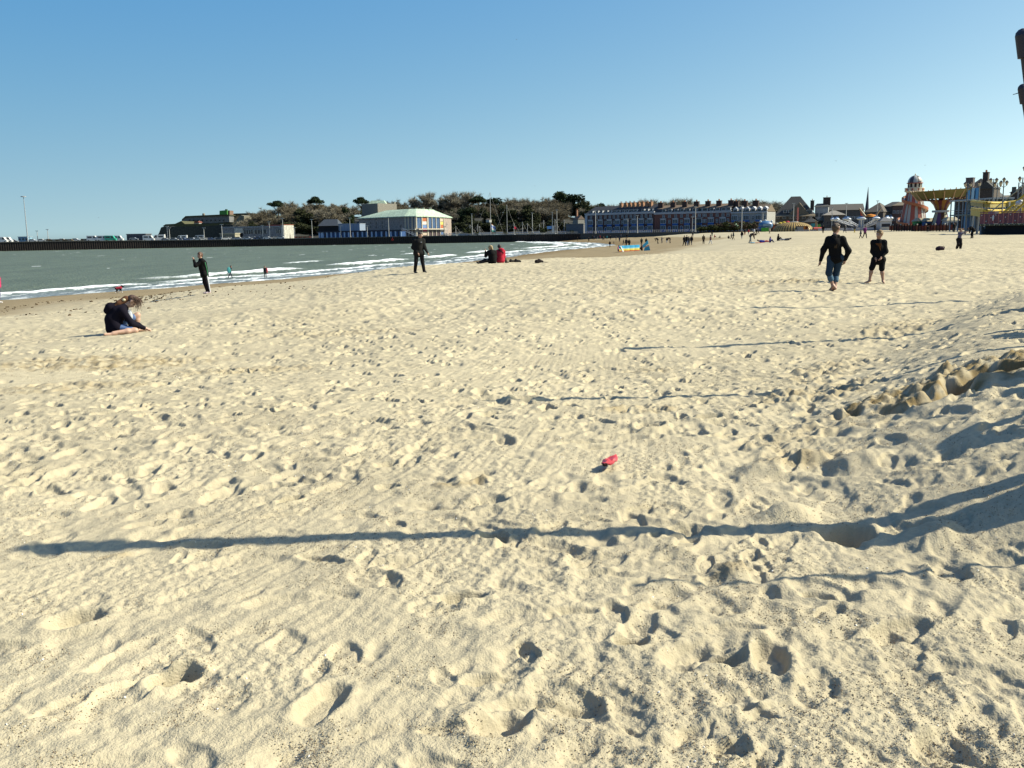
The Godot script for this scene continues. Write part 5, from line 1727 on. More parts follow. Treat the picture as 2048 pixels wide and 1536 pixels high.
	for t in [[893, 446, "yacht mast just right of the pavilion"], [910, 452, "short yacht mast between the pavilion and the planter tree"], [938, 449, "yacht mast left of the solitary tall lamp post"], [954, 449, "yacht mast right of the solitary tall lamp post"], [958, 452, "shorter yacht mast left of the flag-dressed yacht"], [1026, 446, "yacht with red flag right of the second tallest mast"], [1043.5, 444, "yacht mast midway between the red flag and the tall lamp post"], [1053, 446, "yacht mast next left of the tall lamp post in the marina"], [1077, 448, "yacht mast next right of the tall lamp post in the marina"], [1086, 440, "yacht mast behind the planter tree"], [1108, 438, "yacht mast between the two tall lamp posts by the blue sign"], [1126, 439, "yacht mast right of the blue sign"], [1133, 447, "last short yacht mast before the stone wall"]]:
		yacht(t[0], 515.0 + (i * 37) % 50, t[1], 9.0 + (i % 3) * 1.3, 0.2 * ((i % 5) - 2), [white_h, navy, Color(0.2, 0.21, 0.22)][i % 3], t[2])
		i += 1
	flag(982, 456, 528, 2.5, 2.2, [[0.40, 0.40, 0.42], [0.10, 0.16, 0.40], [0.40, 0.40, 0.42]], "large white and blue flag flying by the tallest yacht mast")
	flag(982.5, 462, 526, 2.4, 1.7, [[0.38, 0.40, 0.40], [0.06, 0.20, 0.16]], "white and green flag below the larger white and blue flag")
	flag(982, 451, 529, 1.6, 1.0, [[0.35, 0.16, 0.05], [0.30, 0.26, 0.10]], "small orange flag above the white and blue flag")
	flag(1028, 457, 515, 1.6, 1.3, [[0.36, 0.03, 0.05]], "red flag on the yacht right of the second tallest mast")
	# signs and small things on the quay edge
	var sg := thing("blue_sign", "pale blue rectangular sign on legs on the quay by the marina", "sign", col_at(1099.5, 468, 0.4))
	part("board", box_mesh(Vector3(-1.3, 2.6, -0.05), Vector3(1.3, 4.0, 0.05)), paint(0.14, 0.27, 0.48), sg)
	for x in [-1.0, 1.0]:
		part("leg", sh().tube(Vector3(x, 0, -0.1), Vector3(x, 3.9, -0.1), 0.06, 0.06, 6).mesh(), paint(0.3, 0.3, 0.3), sg)
	var ob := thing("white_pillar", "stout white pillar on the quay by the blue sign", "pillar", col_at(1106, 468, 0.4))
	part("shaft", sh().box(Vector3(-0.5, 0, -0.5), Vector3(0.5, 4.2, 0.5)).mesh(), paint(0.42, 0.41, 0.38), ob)
	part("plinth", sh().box(Vector3(-0.8, 0, -0.8), Vector3(0.8, 0.6, 0.8)).mesh(), paint(0.36, 0.35, 0.33), ob)
	var rb := thing("lifebuoy", "red lifebuoy holder on the quay wall below the pavilion", "lifebuoy", col_at(785, 471.4, -0.9))
	part("ring", sh().lathe([Vector2(0.28, 0.0), Vector2(0.6, 0.0), Vector2(0.6, 0.14), Vector2(0.28, 0.14), Vector2(0.28, 0.0)], 12).move(Transform3D(Basis(Vector3.RIGHT, PI / 2), Vector3.ZERO)).mesh(), paint(0.34, 0.04, 0.03), rb)
	part("post", sh().tube(Vector3(0, -0.2, -0.15), Vector3(0, 1.4, -0.15), 0.06, 0.06, 6).mesh(), paint(0.25, 0.05, 0.04), rb)
	for k in 7:
		var u := 592.0 + k * 4.4
		var o := thing("safety_barrier", ["first", "second", "third", "fourth", "fifth", "sixth", "last"][k] + " red barrier board from the left before the kiosk row", "barrier", col_at(u, 474.5, 0.3), 0.0, "red barriers on the quay")
		part("board", box_mesh(Vector3(-0.9, 0.5, -0.04), Vector3(0.9, 1.15, 0.04)), paint(0.34, 0.05, 0.03) if k % 2 == 0 else paint(0.36, 0.16, 0.10), o)
		part("foot", box_mesh(Vector3(-0.7, 0, -0.3), Vector3(0.7, 0.12, 0.3)), paint(0.05, 0.05, 0.05), o)
	# a rail along the quay edge
	var rail := thing("quay_railing", "thin pale railing along the quay edge before the pavilion and marina", "railing")
	for k in 6:
		var u0 := 880.0 + k * 46.0
		var u1 := u0 + 46.0
		var a := col_at(u0, table(QUAY, u0) - 0.0 + 1.0, 0.3)
		var b := col_at(u1, table(QUAY, u1) + 1.0, 0.3)
		var s := sh()
		for q in 3:
			s.tube(a + Vector3.UP * (0.5 + 0.3 * q), b + Vector3.UP * (0.5 + 0.3 * q), 0.05, 0.05, 4, false)
		for q in 7:
			var p := a.lerp(b, q / 7.0)
			s.tube(p, p + Vector3.UP * 1.15, 0.06, 0.06, 4, false)
		part("rail_length", s.mesh(), paint(0.22, 0.22, 0.21), rail)
	rail = thing("promenade_railing", "white railing and low boards along the promenade before the terraces", "railing")
	for k in 7:
		var u0 := 1172.0 + k * 52.0
		var u1 := u0 + 50.0
		var a := col_at(u0, table(PROM, u0) + 1.2, 0.45)
		var b := col_at(u1, table(PROM, u1) + 1.2, 0.45)
		var s := sh()
		for q in 2:
			s.tube(a + Vector3.UP * (0.6 + 0.5 * q), b + Vector3.UP * (0.6 + 0.5 * q), 0.06, 0.06, 4, false)
		for q in 12:
			var p := a.lerp(b, q / 12.0)
			s.tube(p, p + Vector3.UP * 1.15, 0.07, 0.07, 4, false)
		part("rail_length", s.mesh(), paint(0.28, 0.28, 0.28), rail)

# ---------------------------------------------------------------- the fairground
func build_helter_skelter() -> void:
	var d := 278.0
	var foot := stand(1825, d)
	var gy := foot.y
	var o := thing("helter_skelter", "tall striped helter skelter tower with domed top and spiral slide", "fairground ride", foot)
	var H: float = at(1828, 350, d).y - gy
	var k := H / 17.0
	var red := paint(0.24, 0.050, 0.024, 0.5)
	var grey := paint(0.27, 0.26, 0.24, 0.5)
	var cream := paint(0.46, 0.40, 0.30, 0.5)
	var sides := 20
	for i in sides:
		var a0 := TAU * i / sides
		var a1 := TAU * (i + 1) / sides
		var s := sh().lathe([Vector2(4.3 * k, 0.2), Vector2(2.15 * k, 11.9 * k)], 2, Vector3.ZERO, true, a0, a1)
		part("tower_board", s.mesh(), red if i % 3 == 0 else grey, o)
	for i in sides:
		var a := TAU * i / sides
		var c0 := Vector3(sin(a), 0, cos(a))
		part("batten", sh().tube(c0 * 4.33 * k + Vector3(0, 0.2, 0), c0 * 2.18 * k + Vector3(0, 11.9 * k, 0), 0.10, 0.07, 5).mesh(), red, o)
	part("balcony", sh().lathe([Vector2(2.1 * k, 11.5 * k), Vector2(2.9 * k, 12.0 * k), Vector2(2.9 * k, 12.2 * k), Vector2(2.0 * k, 12.2 * k)], 20).mesh(), cream, o)
	var rail := part("balcony_rail", sh().lathe([Vector2(2.75 * k, 12.9 * k), Vector2(2.9 * k, 12.9 * k), Vector2(2.9 * k, 13.1 * k), Vector2(2.75 * k, 13.1 * k), Vector2(2.75 * k, 12.9 * k)], 20).mesh(), cream, o)
	for i in 20:
		var a := TAU * i / 20
		part("rail_panel", sh().block(Vector3(0, 12.55 * k, 2.8 * k), Vector3(0.5 * k, 0.68 * k, 0.06)).move(Transform3D(Basis(Vector3.UP, a), Vector3.ZERO)).mesh(), red if i % 2 == 0 else cream, rail)
	part("lantern_room", sh().lathe([Vector2(2.05 * k, 12.2 * k), Vector2(2.05 * k, 14.4 * k)], 10, Vector3.ZERO, false).mesh(), cream, o)
	for i in 10:
		var a := TAU * (i + 0.5) / 10
		var w := sh().block(Vector3(0, 13.75 * k, 1.99 * k), Vector3(0.62 * k, 1.0 * k, 0.10)).ball(Vector3(0, 14.2 * k, 1.99 * k), Vector3(0.31 * k, 0.25 * k, 0.05), 8, 4)
		part("arched_window", w.move(Transform3D(Basis(Vector3.UP, a), Vector3.ZERO)).mesh(), paint(0.03, 0.025, 0.025), o)
	part("eaves", sh().lathe([Vector2(2.0 * k, 14.35 * k), Vector2(2.4 * k, 14.45 * k), Vector2(2.4 * k, 14.62 * k), Vector2(1.9 * k, 14.62 * k)], 20).mesh(), red, o)
	for i in 10:
		var prof := []
		for j in 7:
			var t := PI / 2 * j / 6.0
			prof.append(Vector2(2.15 * k * cos(t), 14.6 * k + 2.3 * k * sin(t)))
		part("dome_panel", sh().lathe(prof, 2, Vector3.ZERO, true, TAU * i / 10, TAU * (i + 1) / 10).mesh(), paint(0.045, 0.030, 0.030, 0.4) if i % 2 == 0 else paint(0.32, 0.31, 0.28, 0.4), o)
	part("finial", sh().ball(Vector3(0, 17.1 * k, 0), Vector3(0.2, 0.35, 0.2), 8, 5).mesh(), cream, o)
	# the slide: a trough winding down twice
	var trough := sh()
	var outer := sh()
	var n := 84
	for i in n:
		var P := []
		for e in 2:
			var t := float(i + e) / n
			var a := 2.6 + t * TAU * 1.6
			var y := lerpf(11.4, 0.9, t) * k
			var r := lerpf(2.25, 4.25, t) * k
			var dir := Vector3(sin(a), 0, cos(a))
			P.append([dir * r + Vector3(0, y, 0), dir * (r + 0.9 * k) + Vector3(0, y, 0), dir * (r + 0.93 * k) + Vector3(0, y + 0.55 * k, 0), dir * (r + 0.93 * k) + Vector3(0, y - 0.35 * k, 0), dir * (r + 1.02 * k) + Vector3(0, y + 0.55 * k, 0), dir * (r + 1.02 * k) + Vector3(0, y - 0.35 * k, 0)])
		trough.quad(P[0][0], P[1][0], P[1][1], P[0][1])
		outer.quad(P[0][5], P[0][4], P[1][4], P[1][5])
		outer.quad(P[0][2], P[0][3], P[1][3], P[1][2])
		outer.quad(P[0][4], P[0][2], P[1][2], P[1][4])
		outer.quad(P[0][3], P[0][5], P[1][5], P[1][3])
	part("slide_bed", trough.mesh(), paint(0.45, 0.42, 0.35, 0.3), o)
	part("slide_side", outer.mesh(), paint(0.27, 0.075, 0.022, 0.4), o)
	part("entrance", sh().tube(Vector3(0.6 * k, 0.0, 4.1 * k), Vector3(0.6 * k, 0.0, 4.4 * k), 0.01, 0.01, 4).block(Vector3(1.2 * k, 1.1 * k, 4.0 * k), Vector3(1.5 * k, 2.2 * k, 0.8)).mesh(), paint(0.02, 0.015, 0.015), o)
	part("base_drum", sh().lathe([Vector2(4.7 * k, -0.4), Vector2(4.7 * k, 1.0 * k), Vector2(4.2 * k, 1.0 * k)], 24).mesh(), paint(0.24, 0.23, 0.22), o)

func build_swing_carousel() -> void:
	var d := 252.0
	var foot := stand(1880, d)
	var o := thing("swing_carousel", "swing carousel with tilted olive canopy, orange posts and purple skirt", "fairground ride", foot)
	var Y := func(v): return at(1880, v, d).y - foot.y
	var yc: float = Y.call(388.0)
	var tilt := Basis(Vector3.BACK, 0.05)
	var T := Transform3D(tilt, Vector3(0, yc, 0))
	var olive := paint(0.115, 0.098, 0.022, 0.6)
	var orange := paint(0.40, 0.24, 0.14, 0.5)
	var plum := paint(0.075, 0.030, 0.045, 0.6)
	for i in 18:
		var a0 := TAU * i / 18
		var a1 := TAU * (i + 1) / 18
		var s := sh().lathe([Vector2(6.0, -1.15), Vector2(8.0, 0.95)], 2, Vector3.ZERO, false, a0, a1)
		s.lathe([Vector2(8.0, 0.95), Vector2(5.85, -1.0)], 2, Vector3(0, 0.02, 0), false, a0, a1)
		part("canopy_board", s.move(T).mesh(), olive, o)
		var c := Vector3(sin(a0), 0, cos(a0))
		part("rim_post", sh().tube(c * 5.95 + Vector3(0, -1.6, 0), c * 8.1 + Vector3(0, 1.35, 0), 0.14, 0.13, 5).move(T).mesh(), orange, o)
		part("swing_arm", sh().tube(c * 1.6 + Vector3(0, -1.9, 0), c * 6.2 + Vector3(0, -1.15, 0), 0.11, 0.11, 5).move(T).mesh(), plum, o)
	part("canopy_top", sh().lathe([Vector2(5.85, -1.0), Vector2(1.5, -0.35), Vector2(0.0, -0.2)], 24).move(T).mesh(), paint(0.075, 0.055, 0.025), o)
	# the flared drum below it, banded yellow and wine
	for i in 16:
		var s := sh().lathe([Vector2(1.35, Y.call(421.0)), Vector2(2.0, Y.call(410.0)), Vector2(3.1, Y.call(400.5))], 2, Vector3.ZERO, true, TAU * i / 16, TAU * (i + 1) / 16)
		part("drum_panel", s.mesh(), paint(0.26, 0.13, 0.03, 0.4) if i % 2 else paint(0.10, 0.022, 0.035, 0.4), o)
	part("drum_rim", sh().lathe([Vector2(3.0, Y.call(401.0)), Vector2(3.25, Y.call(400.5)), Vector2(3.0, Y.call(399.5)), Vector2(0.0, Y.call(399.0))], 24).mesh(), plum, o)
	part("column", sh().tube(Vector3(0, 0, 0), Vector3(0, yc, 0), 0.8, 0.8, 12).mesh(), plum, o)
	part("mirror_band", sh().lathe([Vector2(2.3, Y.call(424.8)), Vector2(2.3, Y.call(420.6))], 12, Vector3.ZERO, false).mesh(), paint(0.33, 0.31, 0.31, 0.3), o)
	for i in 12:
		var s := sh().lathe([Vector2(2.6, 0.9), Vector2(1.5, Y.call(425.0))], 2, Vector3.ZERO, false, TAU * i / 12 + 0.1, TAU * (i + 1) / 12 + 0.1)
		part("skirt_panel", s.mesh(), [paint(0.36, 0.33, 0.24), paint(0.12, 0.06, 0.12), paint(0.085, 0.045, 0.03)][i % 3], o)
	part("skirt_border", sh().lathe([Vector2(2.75, 0.5), Vector2(2.62, 1.35)], 12, Vector3.ZERO, false).mesh(), paint(0.27, 0.16, 0.27), o)
	part("platform", sh().lathe([Vector2(7.2, -0.2), Vector2(7.2, 0.55), Vector2(0, 0.56)], 28).mesh(), paint(0.085, 0.05, 0.035), o)
	for i in 8:
		var a := TAU * i / 8 + 0.3
		part("fence_leg", sh().block(Vector3(sin(a) * 7.0, 0.9, cos(a) * 7.0), Vector3(0.16, 1.4, 0.16)).mesh(), paint(0.05, 0.025, 0.02), o)
	# blue uprights at its right
	var bt := thing("blue_tower_ride", "blue twin-legged ride tower right of the swing carousel", "fairground ride", stand(1939, 246))
	var hb: float = at(1939, 376, 246).y - bt.position.y
	for x in [-1.1, 0.0, 1.1]:
		part("leg", sh().hexa([Vector3(x - 0.5, 0, 0.3), Vector3(x + 0.2, 0, 0.3), Vector3(x + 0.2, 0, -0.3), Vector3(x - 0.5, 0, -0.3), Vector3(x - 0.15, hb, 0.3), Vector3(x + 0.55, hb, 0.3), Vector3(x + 0.55, hb, -0.3), Vector3(x - 0.15, hb, -0.3)]).mesh(), paint(0.06, 0.17, 0.33) if x != 0.0 else paint(0.18, 0.30, 0.42), bt)
	part("brace", sh().block(Vector3(0.1, hb * 0.72, 0), Vector3(2.9, 0.25, 0.4)).block(Vector3(0, hb * 0.4, 0), Vector3(2.9, 0.25, 0.4)).mesh(), paint(0.10, 0.2, 0.34), bt)

func build_silver_ride() -> void:
	var d := 342.0
	var foot := stand(1722, d)
	var o := thing("silver_ride", "low circular silver ride of pods on lattice arms with two raised booms", "fairground ride", foot)
	var Y := func(v): return at(1722, v, d).y - foot.y
	var S := d / FOCAL
	var silver := paint(0.36, 0.37, 0.40, 0.35)
	var dull := paint(0.20, 0.21, 0.23, 0.45)
	var yp: float = Y.call(437.5)
	part("hub", sh().lathe([Vector2(1.6, 0.0), Vector2(1.3, 1.2), Vector2(0.9, 2.2), Vector2(0.9, yp - 0.4), Vector2(0.0, yp - 0.2)], 14).mesh(), dull, o)
	for i in 12:
		var a := TAU * i / 12 + 0.15
		var c := Vector3(sin(a), 0, cos(a))
		var arm := sh().tube(Vector3(0, 1.0, 0) + c * 1.0, c * 9.6 + Vector3(0, yp - 0.5, 0), 0.10, 0.10, 5).tube(Vector3(0, 1.7, 0) + c * 1.0, c * 9.6 + Vector3(0, yp, 0), 0.10, 0.10, 5)
		for q in 5:
			var t := 0.1 + q * 0.18
			arm.tube(c * lerpf(1.0, 9.6, t) + Vector3(0, lerpf(1.0, yp - 0.5, t), 0), c * lerpf(1.0, 9.6, t + 0.1) + Vector3(0, lerpf(1.7, yp, t + 0.1), 0), 0.06, 0.06, 4, false)
		part("lattice_arm", arm.mesh(), silver, o)
		var tang := Vector3(c.z, 0, -c.x)
		var pod := sh().ball(Vector3.ZERO, Vector3(1.55, 0.55, 0.75), 12, 7)
		pod.move(Transform3D(Basis(tang, Vector3.UP, c), c * 10.0 + Vector3(0, yp, 0)))
		var pm := part("pod", pod.mesh(), paint(0.40, 0.43, 0.47, 0.25), o)
		part("pod_seat", sh().block(Vector3(0, 0.3, 0), Vector3(1.2, 0.5, 0.5)).move(Transform3D(Basis(tang, Vector3.UP, c), c * 10.0 + Vector3(0, yp + 0.35, 0))).mesh(), paint(0.05, 0.12, 0.26), pm)
	for s in [[1718.5, 416.5, 1731.5, 434.0], [1762.0, 416.0, 1750.0, 433.0]]:
		var a := at(s[2], s[3], d) - foot
		var b := at(s[0], s[1], d) - foot
		part("boom", sh().tube(a, b, 0.42, 0.28, 6).mesh(), paint(0.22, 0.16, 0.095, 0.5), o)
	var fl := at(1723.5, 426.5, d - 2) - foot
	part("red_fin", sh().prism(PackedVector2Array([Vector2(-0.6, 0.8), Vector2(1.1, -1.9), Vector2(0.0, -1.9)]), -0.1, 0.1).move(Transform3D(Basis(), fl)).mesh(), paint(0.40, 0.07, 0.04), o)
	part("orange_crown", sh().lathe([Vector2(2.1, 0.0), Vector2(1.5, 0.7), Vector2(0.0, 1.0)], 12, at(1741.5, 433.5, d) - foot).mesh(), paint(0.42, 0.16, 0.03), o)
	var fence := thing("silver_ride_fence", "pale low fence panels around the silver ride at the sand's edge", "fence", foot + Vector3(0, 0, 12.2))
	for i in 14:
		var x := -10.2 + i * 1.52
		var p := part("panel", sh().block(Vector3(x, 0.75, 0), Vector3(1.42, 0.7, 0.06)).block(Vector3(x - 0.72, 0.6, 0), Vector3(0.08, 1.3, 0.1)).mesh(), [paint(0.28, 0.28, 0.30), paint(0.20, 0.20, 0.24), paint(0.33, 0.33, 0.34)][i % 3], fence)
		p.set_meta("kind", "part")
		p.remove_meta("kind")
		part("kick_board", sh().block(Vector3(x, 0.12, 0.05), Vector3(1.46, 0.42, 0.06)).mesh(), paint(0.12, 0.12, 0.17), fence)
	var dk := thing("ticket_booth", "white ticket booth with dark openings at the right end of the silver ride", "booth", stand(1768, 330))
	part("wall", sh().box(Vector3(-2.0, 0, -1.5), Vector3(2.0, 3.2, 1.5)).mesh(), paint(0.34, 0.34, 0.35), dk)
	part("hatch", sh().box(Vector3(-1.5, 1.2, 1.502), Vector3(1.5, 2.3, 1.56)).mesh(), paint(0.03, 0.03, 0.035), dk)
	part("counter", sh().box(Vector3(-1.7, 1.0, 1.505), Vector3(1.7, 1.15, 1.9)).mesh(), paint(0.4, 0.4, 0.4), dk)
	part("roof", sh().hexa([Vector3(-2.3, 3.203, 1.8), Vector3(2.3, 3.203, 1.8), Vector3(2.3, 3.203, -1.8), Vector3(-2.3, 3.203, -1.8), Vector3(-0.4, 4.6, 0.3), Vector3(0.4, 4.6, 0.3), Vector3(0.4, 4.6, -0.3), Vector3(-0.4, 4.6, -0.3)]).mesh(), paint(0.13, 0.13, 0.14), dk)
	# the church spire beyond
	var sp := thing("slender_spire", "slender grey spire rising behind the silver ride", "spire", col_at(1732, 470, 0.4))
	var hs: float = at(1733.5, 374, 470).y - 0.4
	part("tower", sh().tube(Vector3.ZERO, Vector3(0, hs * 0.45, 0), 1.1, 0.95, 6).mesh(), mottled(0.06, 0.055, 0.07, 0.5), sp)
	part("needle", sh().tube(Vector3(0, hs * 0.45, 0), Vector3(0.25, hs, 0), 0.95, 0.06, 6).mesh(), mottled(0.05, 0.048, 0.07, 0.5), sp)

func build_sideshows() -> void:
	# the ribbed golden dome
	var d := 372.0
	var foot := stand(1586, d)
	foot.y = minf(foot.y, 0.1)
	var o := thing("golden_dome", "low golden brown ribbed dome hall at the edge of the sand", "dome hall", foot)
	var H: float = at(1586, 444.0, d).y - foot.y
	var R := 7.9
	for i in 44:
		var a0 := TAU * i / 44
		var a1 := TAU * (i + 1) / 44
		var prof := []
		for j in 8:
			var t := PI / 2 * j / 7.0
			prof.append(Vector2(R * pow(cos(t), 0.8) if j < 7 else 0.6, H * sin(t)))
		part("dome_rib", sh().lathe(prof, 1, Vector3.ZERO, false, a0 + 0.035, a1 - 0.035).mesh(), paint(0.30, 0.20, 0.055, 0.6), o)
	var prof2 := []
	for j in 8:
		var t := PI / 2 * j / 7.0
		prof2.append(Vector2((R - 0.16) * pow(cos(t), 0.8) if j < 7 else 0.0, (H - 0.12) * sin(t)))
	part("dome_shell", sh().lathe(prof2, 44).mesh(), paint(0.085, 0.05, 0.018, 0.7), o)
	part("skylight", sh().lathe([Vector2(1.6, 0.0), Vector2(1.6, 0.4), Vector2(0.0, 0.5)], 14, Vector3(0.3, H - 0.25, 0)).mesh(), paint(0.36, 0.35, 0.33), o)
	part("porch", sh().box(Vector3(-0.8, -0.2, 5.2), Vector3(1.5, 1.9, 8.3)).mesh(), paint(0.21, 0.20, 0.185), o)
	part("doorway", sh().box(Vector3(2.4, -0.2, 5.6), Vector3(3.5, 1.8, 7.7)).mesh(), paint(0.10, 0.03, 0.015), o)
	part("door_leaf", sh().box(Vector3(1.55, -0.2, 5.6), Vector3(2.35, 1.9, 8.0)).mesh(), paint(0.38, 0.14, 0.03), o)
	part("lintel", sh().box(Vector3(-0.6, 1.905, 5.4), Vector3(3.7, 2.15, 8.4)).mesh(), paint(0.10, 0.04, 0.02), o)
	for i in 9:
		part("picket_board", sh().block(Vector3(-1.5 + i * 0.95, 0.35, 8.9), Vector3(0.8, 0.8, 0.06)).mesh(), paint(0.22, 0.22, 0.23), o)
	# blue inflatable with white globes
	var b := thing("blue_inflatable", "blue inflatable ride with white globes and green panel left of the dome", "inflatable", stand(1531, 384))
	part("base", sh().ball(Vector3(0, 2.6, 0), Vector3(3.0, 1.9, 2.0), 16, 8).mesh(), paint(0.035, 0.10, 0.21, 0.4), b)
	part("cushion", sh().ball(Vector3(-1.0, 1.2, 0.3), Vector3(2.4, 1.3, 2.0), 14, 7).mesh(), paint(0.04, 0.07, 0.15, 0.4), b)
	part("panel", sh().box(Vector3(-1.6, 2.2, 2.0), Vector3(1.6, 3.2, 2.2)).mesh(), paint(0.17, 0.24, 0.30), b)
	for x in [-2.2, -0.2, 2.4]:
		part("globe", sh().ball(Vector3(x, 4.5 - absf(x) * 0.15, 0.2), Vector3(0.5, 0.5, 0.5), 10, 6).mesh(), paint(0.42, 0.44, 0.46), b)
	part("green_board", sh().box(Vector3(-2.4, 0.1, 2.35), Vector3(0.6, 1.7, 2.5)).mesh(), paint(0.06, 0.23, 0.04), b)
	var s := thing("curved_slide_stall", "yellow and red curved-topped stall behind the blue inflatable", "stall", stand(1560, 392))
	part("frame", sh().box(Vector3(-3.6, 0, -1.5), Vector3(3.8, 2.6, 1.0)).mesh(), paint(0.06, 0.035, 0.025), s)
	for i in 5:
		var a := sh().ball(Vector3(-3.0 + i * 1.5, 2.9 + 0.22 * i, 0), Vector3(0.95, 0.55, 1.0), 10, 5)
		part("roof_hood", a.mesh(), [paint(0.25, 0.15, 0.10), paint(0.28, 0.24, 0.17), paint(0.33, 0.25, 0.05), paint(0.35, 0.27, 0.04), paint(0.32, 0.05, 0.06)][i], s)
	for i in 5:
		part("prize_panel", sh().box(Vector3(-3.3 + i * 1.4, 0.9, 1.003), Vector3(-2.2 + i * 1.4, 2.2, 1.1)).mesh(), [paint(0.20, 0.06, 0.04), paint(0.22, 0.17, 0.03), paint(0.09, 0.05, 0.03)][i % 3], s)
	var r := thing("red_inflatable_roll", "bright red inflatable roll lying right of the golden dome", "inflatable", stand(1634, 366))
	part("roll", sh().tube(Vector3(-1.5, 0.9, 0), Vector3(1.6, 0.9, 0), 0.62, 0.62, 14).mesh(), paint(0.40, 0.05, 0.03, 0.5), r)
	part("end_cap", sh().ball(Vector3(-1.5, 0.9, 0), Vector3(0.35, 0.6, 0.6), 10, 6).mesh(), paint(0.06, 0.03, 0.02), r)
	for x in [-1.8, 1.8]:
		part("stand_leg", sh().block(Vector3(x, 0.25, 0.4), Vector3(0.2, 0.6, 0.2)).mesh(), paint(0.38, 0.38, 0.38), r)
	var f := thing("play_figures", "teal and green play panels on a stand above the red roll", "play panel", stand(1632, 378))
	part("teal_panel", sh().box(Vector3(-2.0, 0, 0), Vector3(-0.6, 3.0, 0.3)).mesh(), paint(0.03, 0.17, 0.20), f)
	part("green_panel", sh().box(Vector3(0.5, 0, 0), Vector3(1.7, 2.6, 0.3)).mesh(), paint(0.08, 0.20, 0.04), f)
	part("tan_post", sh().box(Vector3(-0.55, 0, 0.02), Vector3(0.2, 4.0, 0.25)).mesh(), paint(0.20, 0.14, 0.08), f)
	var fb := thing("red_banner", "tall narrow red banner on a pole behind the golden dome", "banner", col_at(1594.5, 400, 0.4))
	var hb: float = at(1594.5, 414, 400).y - 0.4
	part("pole", sh().tube(Vector3.ZERO, Vector3(0, hb, 0), 0.09, 0.07, 6).mesh(), paint(0.3, 0.2, 0.18), fb)
	part("cloth", sh().box(Vector3(-0.35, hb * 0.28, -0.03), Vector3(0.42, hb * 0.97, 0.03)).mesh(), paint(0.40, 0.10, 0.08), fb)
	var bk := thing("sand_side_boards", "long low pale boards at the edge of the sand below the cafe", "fence", stand(1650, 362))
	for i in 7:
		part("board", sh().block(Vector3(-2.0 + i * 1.7, 0.55, 0), Vector3(1.6, 1.0, 0.07)).mesh(), [paint(0.30, 0.30, 0.31), paint(0.26, 0.27, 0.30), paint(0.33, 0.32, 0.32)][i % 3], bk)
	var am := thing("green_awning", "white and green awning of a stall before the red brick terrace", "awning", col_at(1465, 402, 0.45))
	part("cloth", sh().hexa([Vector3(-2.4, 2.2, 1.4), Vector3(2.4, 2.2, 1.4), Vector3(2.4, 2.6, -0.6), Vector3(-2.4, 2.6, -0.6), Vector3(-2.2, 2.35, 1.3), Vector3(2.2, 2.35, 1.3), Vector3(1.9, 3.3, -0.6), Vector3(-1.9, 3.3, -0.6)]).mesh(), paint(0.25, 0.38, 0.24), am)
	for x in [-2.2, 2.2]:
		part("pole", sh().tube(Vector3(x, 0, 1.2), Vector3(x, 2.3, 1.2), 0.05, 0.05, 5).mesh(), paint(0.3, 0.3, 0.3), am)

